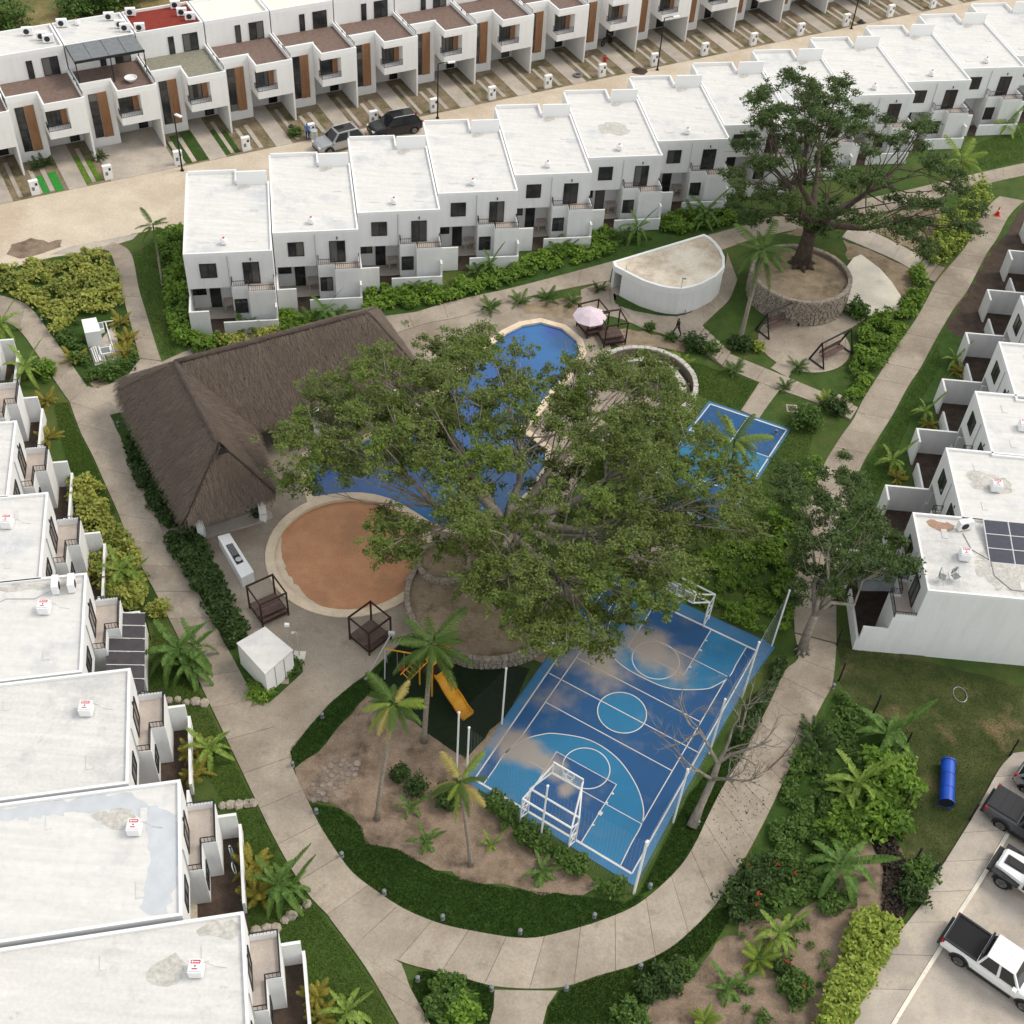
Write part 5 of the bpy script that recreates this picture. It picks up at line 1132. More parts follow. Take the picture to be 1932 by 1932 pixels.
for sgn in (1, -1):
    b0 = pc+wS*1.5*sgn; d2 = (wS.normalized()*sgn*.9-dS*.4)
    mb = MB()
    for s in (-1, 1): mb.tube([tuple(b0+dS*.32*s+Vector((0, 0, 1.6))), tuple(b0+dS*.32*s+d2*1.3+Vector((0, 0, .05)))], .035, 6)
    for i in range(6):
        t = (i+.5)/6; p = b0+d2*1.3*t; z = 1.6+(0.05-1.6)*t; mb.tube([tuple(p-dS*.32+Vector((0, 0, z))), tuple(p+dS*.32+Vector((0, 0, z)))], .028, 5)
    mb.build('ladder', MT['yellow'], pl)
sg = thing('swing_set', 'small swing with a red seat hanging from a pale beam beside the slide tower', 'swing', G(757, 1268))
MB().tube([(-.9, -.6, 0), (-.9, 0, 2.1)], .04, 6).build('leg', MT['galv'], sg); MB().tube([(-.9, .6, 0), (-.9, 0, 2.1)], .04, 6).build('leg', MT['galv'], sg); MB().tube([(-.9, 0, 2.1), (1.6, -.3, 2.1)], .045, 6).build('beam', MT['yellow'], sg)
MB().tube([(1.6, -.3, 2.1), (1.6, -.3, 0)], .04, 6).build('leg', MT['galv'], sg)
for x in (-.2, .2): MB().tube([(x, -.1, .5), (x, -.1, 2.08)], .012, 4).build('rope', MT['galv'], sg)
MB().box(-.22, .22, -.25, .05, .46, .52).build('seat', MT['red'], sg)
patch('fitness_patio', [(1180, 1040), (1230, 1000), (1300, 1040), (1320, 1085), (1260, 1090), (1200, 1080)], MT['concrete'], .015, .05)
def fitness(px, py, rz, mat, lb):
    r = thing('fitness_machine', lb, 'exercise machine', G(px, py, .015), rz)
    MB().tube([(0, 0, 0), (0, 0, 1.6)], .06, 8).build('post', MT[mat], r); MB().tube([(-.5, 0, 1.55), (.5, 0, 1.55)], .035, 6).build('handlebar', MT[mat], r)
    MB().box(-.2, .2, .35, .75, .42, .48).build('seat', MT['plastic_dark'], r); MB().tube([(0, 0, .3), (0, .55, .42)], .04, 6).build('seat_arm', MT[mat], r); MB().tube([(-.35, -.3, .15), (.35, -.3, .15)], .03, 6).build('foot_bar', MT[mat], r)
fitness(1226, 1040, .6, 'dark_iron', 'dark outdoor exercise machine on the small patio between the two courts')
fitness(1271, 1080, 1.4, 'white_metal', 'white outdoor exercise machine on the small patio behind the far goal')
# ------------------------------------------------------------------ blue tube slide
tb = thing('tube_slide', 'blue plastic tube slide section lying on the worn lawn by the sidewalk', 'slide', G(1786, 1480))
t0, t1 = G(1789, 1438, .45)-tb.location, G(1786, 1515, .45)-tb.location
MB().tube([t0.lerp(t1, k/6) for k in range(7)], .40, 20, cap=False).build('tube', MT['blue_plastic'], tb, True)
for k in (0, 2, 4, 6):
    p = t0.lerp(t1, k/6); e = (t1-t0).normalized()*.035
    MB().tube([p-e, p+e], .47 if k in (0, 6) else .425, 20, cap=False).build('flange', MT['blue_plastic'], tb)
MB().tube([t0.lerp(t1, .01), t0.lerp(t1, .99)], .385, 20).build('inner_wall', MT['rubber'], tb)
hp = MB(); hp.tube([(.4*math.cos(t), .55*math.sin(t), .04) for t in np.linspace(0, 2*math.pi, 25)], .025, 5); hp.build('hoop_toy', MT['paint_silver'], label='thin pale hoop lying on the worn lawn below the white end wall', cat='hoop').location = G(1811, 1311)
# ------------------------------------------------------------------ bollard lights
def bollard():
    r = thing('bollard_light', 'x', 'bollard light', (0, 0, 0), 0, 'low bollard lights along the walks')
    MB().lathe([(.17, 0), (.17, .05), (.11, .06), (.11, .42), (.16, .43), (.16, .47), (.1, .52), (.02, .54)], 14).build('body', MT['lamp_grey'], r, False); MB().lathe([(.115, .28), (.118, .3), (.118, .4), (.115, .42)], 14).build('lens', MT['plastic_dark'], r)
    return r
BL = bollard()
BOL = [(608, 1350, 'edge of the grass strip below the white kiosk'), (552, 1442, 'bend of the walk left of the bare play bed'), (597, 1530, 'corner of grass beside the flagstone patch'), (645, 1612, 'inner grass edge left of the palms'), (725, 1683, 'inner grass edge at lower left of the loop'), (835, 1730, 'inner grass edge at the bottom left of the loop'), (981, 1757, 'inner grass edge at the very bottom of the loop'), (1121, 1727, 'inner grass edge below the court corner'), (1226, 1671, 'grass right beside the near court corner post'), (1316, 1552, 'grass beside the leaning bare tree trunk'), (788, 1846, 'upper left tip of the triangular lawn island'), (927, 1864, 'upper right tip of the triangular lawn island'), (1068, 1864, 'corner of lawn where the entrance walk meets the loop'), (1208, 1822, 'outer lawn edge at lower right of the loop'), (1395, 1654, 'outer lawn edge beside the red-flowered shrubs'), (1571, 1294, 'outer edge of the walk by the worn play yard'), (80, 606, 'left edge of the island bed near the corner walk'), (256, 825-140+10, 'right corner of the island bed by the north walk'), (224, 800, 'top of the hedge bed beside the thatched pavilion'), (1477, 966, 'grass below the corner of the racket court'), (1463, 815, 'racket court corner on the lawn')]
for i, (px, py, t) in enumerate(BOL):
    o = BL if i == 0 else dup(BL); o.scale = (.72, .72, .8); o.location = G(px, py+4); o['label'] = 'low grey bollard light at the '+t
# ------------------------------------------------------------------ street lamps
def lamp(base, lb, h=5.4, arm=(1, 0)):
    r = thing('street_lamp', lb, 'street lamp', base, 0, 'street lamps of the back street')
    MB().tube([(0, 0, 0), (0, 0, .3), (0, 0, h)], [.11, .075, .055], 8).build('pole', MT['dark_iron'], r); MB().tube([(0, 0, h), (arm[0]*.6, arm[1]*.6, h+.08), (arm[0]*1.1, arm[1]*1.1, h+.05)], .04, 6).build('arm', MT['dark_iron'], r)
    ha = MB(); ha.box(-.35, .35, -.12, .12, -.06, .05); o = ha.build('lamp_head', MT['trim'], r); o.location = (arm[0]*1.3, arm[1]*1.3, h+.04); o.rotation_euler = (0, 0, math.atan2(arm[1], arm[0]))
    MB().box(-.16, .16, -.16, .16, 0, .04).build('base_plate', MT['dark_iron'], r)
for px, py, lb in ((344, 322, 'leftmost dark street lamp with a white head, by the striped lawn driveway'), (825.5, 223, 'dark street lamp behind the parked black car'), (1240, 132, 'dark street lamp near the heap of soil in the back street'), (1606, 54, 'rightmost dark street lamp at the top of the street')):
    lamp(G(px, py), lb, 5.4, (.35, -.2) if px < 400 else (.9, .35))
# ------------------------------------------------------------------ misc street things
def heap(name, label, cat, c, r, h, mat, n=18):
    vs = [(0, 0, h)]; fs = []
    for q, fr in enumerate((.35, .7, 1.)):
        for k in range(n):
            t = 2*math.pi*k/n; rr = r*fr*random.uniform(.85, 1.15); vs.append((rr*math.cos(t), rr*math.sin(t)*.75, max(0, h*(1-fr)**1.1+random.uniform(-.04, .04)*(fr < 1))))
    fs += [(0, 1+k, 1+(k+1) % n) for k in range(n)]
    for q in range(2): fs += [(1+q*n+k, 1+(q+1)*n+k, 1+(q+1)*n+(k+1) % n, 1+q*n+(k+1) % n) for k in range(n)]
    o = MB().add(vs, fs).build(name, MT[mat], None, True, label, cat); o.location = c; return o
heap('soil_heap', 'small heap of brown soil at the kerb of the back street', 'soil heap', G(1206, 134, .01), .95, .4, 'dirt_dark')
heap('rubbish_bag', 'black rubbish bag on the street by the rightmost lamp', 'bag', G(1624, 43, .01), .5, .45, 'plastic_dark', 12)
heap('rubbish_bag', 'black bag on the driveway strip left of the man in blue', 'bag', G(550, 240, .05), .35, .35, 'plastic_dark', 12)
dr = thing('drum', 'grey metal drum standing beside the man in blue', 'drum', G(593, 263, .03)); MB().lathe([(.32, 0), (.33, .02), (.33, .3), (.345, .31), (.33, .33), (.33, .62), (.345, .63), (.33, .65), (.33, .92), (.3, .94)], 20).build('body', MT['galv'], dr, False); MB().lathe([(.3, .9), (.28, .91), (.02, .91)], 20).build('top', MT['lamp_grey'], dr)
tr_ = thing('tyre', 'old tyre lying on a back-row driveway near the person in red', 'tyre', G(1090, 143, .08)); tt = MB(); tt.tube([(.36*math.cos(t), .36*math.sin(t), .1) for t in np.linspace(0, 2*math.pi, 25)], .1, 8); tt.build('ring', MT['lamp_grey'], tr_, True)
cn = thing('traffic_cone', 'orange traffic cone standing on the far end of the right walk', 'cone', G(1881, 406, .06)); MB().box(-.25, .25, -.25, .25, 0, .05).build('base', MT['cone_orange'], cn); MB().lathe([(.19, .05), (.12, .45), (.04, .9), (.01, .9)], 14).build('body', MT['cone_orange'], cn, True); MB().lathe([(.125, .45), (.1, .6), (.098, .6)], 14).build('band', MT['trim'], cn)
dn = thing('drain_cover', 'dark square drain grate in the lawn below the cross walk', 'drain', G(1494, 771)); MB().box(-.4, .4, -.4, .4, 0, .04).build('frame', MT['concrete_grey'], dn)
for i in range(5): MB().box(-.3, .3, -.28+i*.12, -.28+i*.12+.07, .04, .055).build('bar', MT['dark_iron'], dn)
dn = thing('drain_cover', 'open square soil drain in the yard with the teal bicycle', 'drain', rowloc(LEFT[6], 1.9, -1.4, .03)); MB().box(-.32, .32, -.32, .32, 0, .05).build('frame', MT['concrete_grey'], dn); MB().box(-.22, .22, -.22, .22, .05, .055).build('opening', MT['rubber'], dn)
mo = thing('motorcycle', 'small motorcycle parked in a back-row car port behind the person in red', 'motorcycle', G(1144, 84, .05), .9)
for x in (-.6, .6): MB().tube([(x+.26*math.cos(t), 0, .3+.26*math.sin(t)) for t in np.linspace(0, 2*math.pi, 17)], .06, 6).build('wheel', MT['rubber'], mo)
MB().tube([(-.6, 0, .35), (-.2, 0, .6), (.3, 0, .75), (.6, 0, .4)], [.06, .14, .16, .05], 8).build('frame', MT['paint_black'], mo); MB().box(-.55, .1, -.12, .12, .72, .8).build('seat', MT['plastic_dark'], mo); MB().tube([(.42, -.3, .98), (.38, 0, .95), (.42, .3, .98)], .025, 5).build('handlebar', MT['galv'], mo)
# flagstones in the play bed, border stones at the left lawns
fs_ = thing('flagstone_patch', 'patch of irregular flat flagstones set in the bare bed beside the left walk', 'paving', G(622, 1470))
fs_['kind'] = 'structure'; del fs_['category']; del fs_['label']
z13 = lambda u, v: (483+u/4, 1449+v/4)
FP = [(400, 200), (440, 60), (520, 0), (640, -80), (780, -30), (760, 60), (690, 120), (640, 200), (520, 250), (440, 275)]
done = []
for _ in range(900):
    u, v = random.uniform(380, 800), random.uniform(-110, 285)
    if not inpoly([(u, v)], FP)[0]: continue
    rr = random.uniform(13, 26)
    if any(math.hypot(u-a, v-b_) < rr+c_*1.0 for a, b_, c_ in done): continue
    done.append((u, v, rr*.92))
for u, v, rr in done:
    g = G(*z13(u, v))-fs_.location; R_ = rr/4/33; k = random.randint(5, 7); t0 = random.random()*6
    MB().prism([(g.x+R_*1.15*random.uniform(.85, 1.2)*math.cos(t0+2*math.pi*i/k), g.y+R_*1.15*random.uniform(.85, 1.2)*math.sin(t0+2*math.pi*i/k)) for i in range(k)], 0, .035+random.uniform(0, .02)).build('flagstone', MT['flagstone'], fs_)
def border(pts, lb):
    r = thing('border_stones', lb, 'stones', G(*pts[0]))
    for p in pts:
        g = G(*p)-r.location; a = random.uniform(.22, .34); k = 7; mb = MB(); vs = []
        for q, (f1, z) in enumerate(((1, 0), (1.0, .1), (.6, .2))):
            for i in range(k): t = 2*math.pi*i/k; vs.append((g.x+a*f1*random.uniform(.85, 1.1)*math.cos(t), g.y+a*f1*random.uniform(.85, 1.1)*math.sin(t), z))
        mb.add(vs, [(q*k+i, q*k+(i+1) % k, (q+1)*k+(i+1) % k, (q+1)*k+i) for q in range(2) for i in range(k)]+[tuple(2*k+i for i in range(k))]); mb.build('stone', MT['stone'], r)
border([(318, 1322), (335, 1321), (352, 1326), (369, 1324), (385, 1327)], 'row of rough edging stones across the lawn below the large banana plant')
border([(483, 1756), (503, 1753), (520, 1752), (537, 1737), (550, 1728), (563, 1717), (579, 1706)], 'curved row of rough edging stones on the lower left lawn under a banana plant')
border([(420, 1521), (434, 1519), (451, 1519), (466, 1517), (476, 1516)], 'short row of pale edging stones on the lawn beside the left walk')
border([(282, 1153), (297, 1154), (310, 1152)], 'three edging stones at the walk edge above the large banana plant')
# ------------------------------------------------------------------ vehicles
def loft(stn, n=10):
    "stn: (x, half width, z bottom, z top, shoulder) cross sections"
    mb = MB(); k = len(stn); rings = []
    for x, w, zb, zt, sh in stn:
        rings.append([(x, -w*.92, zb), (x, -w, zb+(zt-zb)*.25), (x, -w, zb+(zt-zb)*.62), (x, -w*.95, zt-.06*sh), (x, -w*.80, zt), (x, w*.80, zt), (x, w*.95, zt-.06*sh), (x, w, zb+(zt-zb)*.62), (x, w, zb+(zt-zb)*.25), (x, w*.92, zb)])
    vs = [v for r in rings for v in r]; m_ = 10
    fs = [(i*m_+j, (i+1)*m_+j, (i+1)*m_+(j+1) % m_, i*m_+(j+1) % m_) for i in range(k-1) for j in range(m_)]
    fs += [tuple(range(m_)), tuple((k-1)*m_+j for j in range(m_))[::-1]]
    return mb.add(vs, fs)
def cabin(mb, x0, x1, x2, x3, wb, wt, zb, zt):
    vs = [(x0, -wb, zb), (x0, wb, zb), (x3, wb, zb), (x3, -wb, zb), (x1, -wt, zt), (x1, wt, zt), (x2, wt, zt), (x2, -wt, zt)]
    mb.add(vs, [(0, 4, 5, 1), (3, 2, 6, 7), (0, 3, 7, 4), (1, 5, 6, 2), (4, 7, 6, 5)]); return vs
def glass_on(vs, root, front=True):
    v = [Vector(p) for p in vs]
    def pan(a, b_, c_, d, name, out, m=.08):
        cen = (a+b_+c_+d)/4; n = (b_-a).cross(d-a).normalized(); n = n if n.dot(out) > 0 else -n
        P = [cen+(p-cen)*(1-m*1.6)+n*.012 for p in (a, b_, c_, d)]
        if (P[1]-P[0]).cross(P[3]-P[0]).dot(n) < 0: P = P[::-1]
        MB().quad(*P).build(name, MT['car_glass'], root)
    X = Vector((1, 0, 0)); Y = Vector((0, 1, 0))
    pan(v[2], v[3], v[7], v[6], 'windscreen', X); pan(v[0], v[1], v[5], v[4], 'rear_window', -X)
    for s, (a, b_, c_, d) in ((-1, (v[0], v[3], v[7], v[4])), (1, (v[1], v[2], v[6], v[5]))):
        for t0, t1 in ((.04, .48), (.52, .96)):
            pan(a.lerp(b_, t0), a.lerp(b_, t1), d.lerp(c_, t1), d.lerp(c_, t0), 'side_window', Y*s, .05)
def wheels(root, xs, w, r, wd=.22):
    for x in xs:
        for s in (-1, 1):
            t = MB().lathe([(r*.6, -wd/2), (r*.92, -wd/2), (r, -wd/2+.04), (r, wd/2-.04), (r*.92, wd/2), (r*.6, wd/2)], 22).build('wheel', MT['rubber'], root, False); t.rotation_euler = (math.radians(90), 0, 0); t.location = (x, s*(w-.1), r)
            rm = MB(); rm.lathe([(r*.6, -.02), (r*.62, .015), (r*.5, .0)], 18)
            for k in range(5):
                a = 2*math.pi*k/5; c_, s_ = math.cos(a), math.sin(a); rm.add([(r*.1*c_-.05*s_, r*.1*s_+.05*c_, .02), (r*.1*c_+.05*s_, r*.1*s_-.05*c_, .02), (r*.58*c_+.04*s_, r*.58*s_-.04*c_, .025), (r*.58*c_-.04*s_, r*.58*s_+.04*c_, .025)], [(0, 1, 2, 3), (3, 2, 1, 0)])
            o = rm.build('rim', MT['rim'], t); o.location = (0, 0, -s*(wd/2+.004)); o.rotation_euler = (0 if s < 0 else math.pi, 0, 0)
            ar = MB(); ar.tube([(x+(r+.05)*math.cos(a), s*(w-.005), r+(r+.05)*math.sin(a)) for a in np.linspace(-.15, math.pi+.15, 13)], .05, 5); ar.build('wheel_arch', MT['plastic_dark'], root)
def suv(name, label, loc, rz, paint, L=4.6, sc=1.0, roofrack=True):
    r = thing(name, label, 'car', loc, rz, None, (sc, sc, sc)); h = L/2
    st = [(-h, .74, .5, .86, 1), (-h+.08, .84, .38, 1.0, 1), (-h+.6, .9, .3, 1.05, 1), (-.6, .92, .28, 1.04, 1), (.6, .92, .28, 1.02, 1), (h-1.0, .91, .3, 1.0, 1), (h-.35, .86, .34, .9, 1), (h-.06, .76, .4, .78, 1), (h, .66, .46, .68, 1)]
    loft(st).build('body', MT[paint], r, False)
    mb = MB(); vs = cabin(mb, -h+.1, -h+.62, .35, h-1.25, .86, .66, 1.0, 1.64); mb.build('cabin', MT[paint], r); glass_on(vs, r)
    mb = MB(); mb.box(-h+.85, .2, -.55, .55, 1.64, 1.67); mb.build('sunroof', MT['car_glass'], r)
    if roofrack:
        for s in (-1, 1): MB().tube([(-h+.7, s*.62, 1.66), (-h+.8, s*.62, 1.71), (.2, s*.62, 1.71), (.3, s*.62, 1.66)], .022, 5).build('roof_rail', MT['galv'], r)
    wheels(r, (-h+.85, h-.9), .92, .36)
    for s in (-1, 1):
        MB().box(h-.28, h-.02, s*.62-.14, s*.62+.14, .66, .8).build('headlight', MT['lamp_clear'], r); MB().box(-h-.01, -h+.15, s*.72-.08, s*.72+.08, .8, 1.05).build('tail_light', MT['tail_red'], r)
        MB().box(h-1.45, h-1.25, s*.98-.1, s*.98+.1, 1.0, 1.13).build('mirror', MT[paint], r)
    MB().box(-h-.03, -h+.1, -.7, .7, .36, .55).build('bumper', MT['plastic_dark'], r); MB().box(h-.08, h+.02, -.6, .6, .34, .5).build('bumper', MT['plastic_dark'], r)
    return r
def facing(a, b_): d = G(*b_)-G(*a); return math.atan2(d.y, d.x)
hd = facing((690, 268), (600, 292))
suv('parked_car', 'silver family car parked in the back street, partly hidden by a white roof', G(640, 277), hd, 'paint_silver', 4.5, 1.05)
suv('parked_car', 'black family car with chrome roof rails parked behind the silver one', G(745, 249), facing((780, 242), (700, 257)), 'paint_black', 4.6, 1.08)
def pickup(name, label, loc, rz, paint, bed='plastic_dark', sc=1.1, cover=False, L=5.2):
    r = thing(name, label, 'pickup', loc, rz, None, (sc, sc, sc)); h = L/2
    st = [(-h, .86, .5, 1.02, 1), (-h+.06, .9, .42, 1.06, 1), (-h+1.5, .92, .36, 1.06, 1), (.2, .92, .34, 1.06, 1), (h-1.3, .92, .36, 1.05, 1), (h-.4, .88, .4, .98, 1), (h-.06, .8, .44, .86, 1), (h, .7, .5, .76, 1)]
    loft(st).build('body', MT[paint], r)
    if cover:
        MB().box(-h+.06, -h+1.62, -.76, .76, 1.06, 1.12).build('bed_cover', MT['plastic_dark'], r)
        for i in range(3): MB().box(-h+.1+i*.5, -h+.56+i*.5, -.72, .72, 1.12, 1.135).build('cover_panel', MT[bed], r)
    else:
        mb = MB(); mb.box(-h+.04, -h+1.66, -.84, -.74, 1.05, 1.12); mb.box(-h+.04, -h+1.66, .74, .84, 1.05, 1.12); mb.box(-h+.02, -h+.1, -.74, .74, 1.05, 1.12); mb.build('bed_rail', MT['plastic_dark'], r)
        MB().box(-h+.1, -h+1.66, -.74, .74, 1.055, 1.068).build('bed_floor', MT['rubber'], r)
        MB().tube([(-h+1.75, -.74, 1.1), (-h+1.7, -.66, 1.62), (-h+1.7, .66, 1.62), (-h+1.75, .74, 1.1)], .05, 6).build('roll_bar', MT['plastic_dark'], r)
    mb = MB(); vs = cabin(mb, -h+1.7, -h+1.9, .62, h-1.45, .86, .68, 1.04, 1.74); mb.build('cabin', MT[paint], r); glass_on(vs, r)
    for i in range(4): MB().box(-h+2.0, .5, -.5+i*.28, -.5+i*.28+.1, 1.74, 1.755).build('roof_rib', MT[paint], r)
    wheels(r, (-h+1.05, h-.95), .93, .39, .25)
    for s in (-1, 1):
        MB().box(-h-.012, -h+.12, s*.82-.07, s*.82+.07, .74, 1.04).build('tail_light', MT['tail_red'], r); MB().box(h-.3, h-.03, s*.66-.12, s*.66+.12, .72, .86).build('headlight', MT['lamp_clear'], r); MB().box(h-1.75, h-1.55, s*1.0-.11, s*1.0+.11, 1.06, 1.22).build('mirror', MT[paint], r)
        MB().box(-1.1, 1.0, s*.93-.05, s*.93+.05, .3, .36).build('side_step', MT['plastic_dark'], r)
    MB().box(-h-.14, -h+.02, -.8, .8, .4, .56).build('bumper', MT['plastic_dark'], r); MB().box(h-.06, h+.04, -.7, .7, .4, .58).build('bumper', MT['plastic_dark'], r)
    return r
ra, rb = G(1803, 1817), G(1928, 1905); hd = math.atan2((rb-ra).y, (rb-ra).x)
wc = (ra+rb)/2; side = Vector((-math.sin(hd), math.cos(hd), 0))
pickup('pickup_truck', 'white pickup truck with an open black cargo bed, tail over the kerb', wc+side*.95+Vector((math.cos(hd), math.sin(hd), 0))*-.05, hd, 'paint_white', sc=1.09)
pickup('pickup_truck', 'dark grey pickup with a covered bed, cut by the right edge', G(1944, 1575)+Vector((.2, 0, 0)), hd+.02, 'paint_grey', 'plastic_dark', 1.08, True)
def jeep(label, loc, rz, sc=1.08):
    r = thing('off_road_car', label, 'car', loc, rz, None, (sc, sc, sc)); L = 4.2; h = L/2
    loft([(-h, .74, .55, 1.12, .3), (-h+.05, .76, .5, 1.16, .3), (.4, .77, .48, 1.16, .3), (h-1.3, .76, .5, 1.14, .3), (h-.1, .62, .55, 1.08, .3), (h, .58, .6, 1.0, .3)]).build('body', MT['paint_white'], r)
    mb = MB(); vs = cabin(mb, -h+.02, -h+.12, .42, .62, .74, .66, 1.14, 1.78); mb.build('cabin', MT['plastic_dark'], r); glass_on(vs, r)
    MB().box(h-1.25, h-.25, -.28, .28, 1.11, 1.145).build('bonnet_panel', MT['plastic_dark'], r); MB().box(h-1.1, h-.4, -.2, .2, 1.145, 1.17).build('bonnet_scoop', MT['plastic_dark'], r)
    for s in (-1, 1):
        MB().box(h-1.35, h+.02, s*.82-.16, s*.82+.16, .86, .94).build('fender', MT['plastic_dark'], r); MB().box(-h+.1, -h+1.2, s*.82-.14, s*.82+.14, .86, .94).build('fender', MT['plastic_dark'], r)
        MB().lathe([(.11, 0), (.11, .03), (.02, .04)], 14).build('headlight', MT['lamp_clear'], r); k = KID[r.name][-1]; k.rotation_euler = (0, math.radians(90), 0); k.location = (h-.01, s*.4, .88)
        MB().box(.45, .6, s*.98-.1, s*.98+.1, 1.14, 1.3).build('mirror', MT['plastic_dark'], r)
    MB().box(h-.02, h+.28, -.75, .75, .5, .72).build('bumper', MT['plastic_dark'], r); wheels(r, (-h+.75, h-.65), .88, .44, .3)
    return r
jd = hd+math.pi
jeep('white off-road car with black fenders and a black bonnet panel, nose to the kerb', G(1936, 1680)+Vector((.4, -.1, 0)), jd)
suv('parked_car', 'silver car barely in view at the right edge above the grey pickup', G(1985, 1505), hd, 'paint_silver', 4.4, 1.0)
# ------------------------------------------------------------------ people
def person(label, loc, rz, shirt, trousers, hgt=1.72, stride=.0, arms=(.15, .15)):
    s = hgt/1.75; me = bpy.data.meshes.new('person')
    J = {'pel': (0, 0, .95, .13), 'spine': (0, 0, 1.15, .125), 'chest': (0, 0, 1.36, .14), 'neck': (0, .0, 1.5, .055), 'head': (0, .02, 1.6, .085), 'top': (0, .02, 1.7, .075)}
    E_ = [('pel', 'spine'), ('spine', 'chest'), ('chest', 'neck'), ('neck', 'head'), ('head', 'top')]
    for sd, sg in (('l', 1), ('r', -1)):
        st_ = stride*sg
        J['hip'+sd] = (.1*sg, st_*.1, .88, .095); J['knee'+sd] = (.1*sg, st_*.5+.02, .5, .065); J['ank'+sd] = (.1*sg, st_*.8-.02*abs(stride), .09, .045); J['toe'+sd] = (.11*sg, st_*.8+.17, .04, .04)
        J['sho'+sd] = (.19*sg, 0, 1.42, .06); J['elb'+sd] = (.24*sg, -st_*.25+.02, 1.15, .045); a = arms[0 if sg > 0 else 1]
        J['wri'+sd] = (.25*sg, -st_*.3+a, .93+a*.5, .035); J['hand'+sd] = (.25*sg, -st_*.3+a+.05, .85+a*.6, .035)
        E_ += [('pel', 'hip'+sd), ('hip'+sd, 'knee'+sd), ('knee'+sd, 'ank'+sd), ('ank'+sd, 'toe'+sd), ('chest', 'sho'+sd), ('sho'+sd, 'elb'+sd), ('elb'+sd, 'wri'+sd), ('wri'+sd, 'hand'+sd)]
    names = list(J); me.from_pydata([tuple(c_*s for c_ in J[k][:3]) for k in names], [(names.index(a), names.index(b_)) for a, b_ in E_], [])
    o = bpy.data.objects.new('person', me); COL.objects.link(o)
    o.modifiers.new('s', 'SKIN'); o.modifiers.new('u', 'SUBSURF').levels = 1
    for i, k in enumerate(names):
        sv = me.skin_vertices[0].data[i]; sv.radius = (J[k][3]*s*(1.15 if k in ('chest', 'spine', 'pel') else 1), J[k][3]*s*.8 if k in ('chest', 'spine', 'pel') else J[k][3]*s); sv.use_root = (k == 'pel')
    dg = bpy.context.evaluated_depsgraph_get(); dg.update(); m2 = bpy.data.meshes.new_from_object(o.evaluated_get(dg)); o.modifiers.clear(); o.data = m2
    for mname in (shirt, trousers, 'skin', 'hair', 'plastic_dark'): m2.materials.append(MT[mname])
    for f in m2.polygons:
        c_ = f.center/s; f.use_smooth = True
        if c_.z > 1.62 or (c_.z > 1.54 and c_.y < .0): i = 3
        elif c_.z > 1.48: i = 2
        elif abs(c_.x) > .2 and c_.z < 1.2: i = 2
        elif c_.z > .93: i = 0
        elif c_.z > .1: i = 1
        else: i = 4
        f.material_index = i
    o.location = loc; o.rotation_euler = (0, 0, rz); tag(o, label, 'person', 'people about the estate'); return o
person('person in dark clothes striding along the walk below the curved white pavilion', G(1276, 634, .06), math.radians(110), 'cloth_dark', 'cloth_jeans', 1.75, .42)
person('person in a blue shirt working at a white meter pillar in the back street', G(581, 264, .03), math.radians(10), 'cloth_blue', 'cloth_jeans', 1.7, .1, (.3, .35))
person('person in red standing by a white meter pillar on a back-row driveway', G(1139, 132, .05), math.radians(200), 'cloth_red', 'cloth_dark', 1.65, .12)
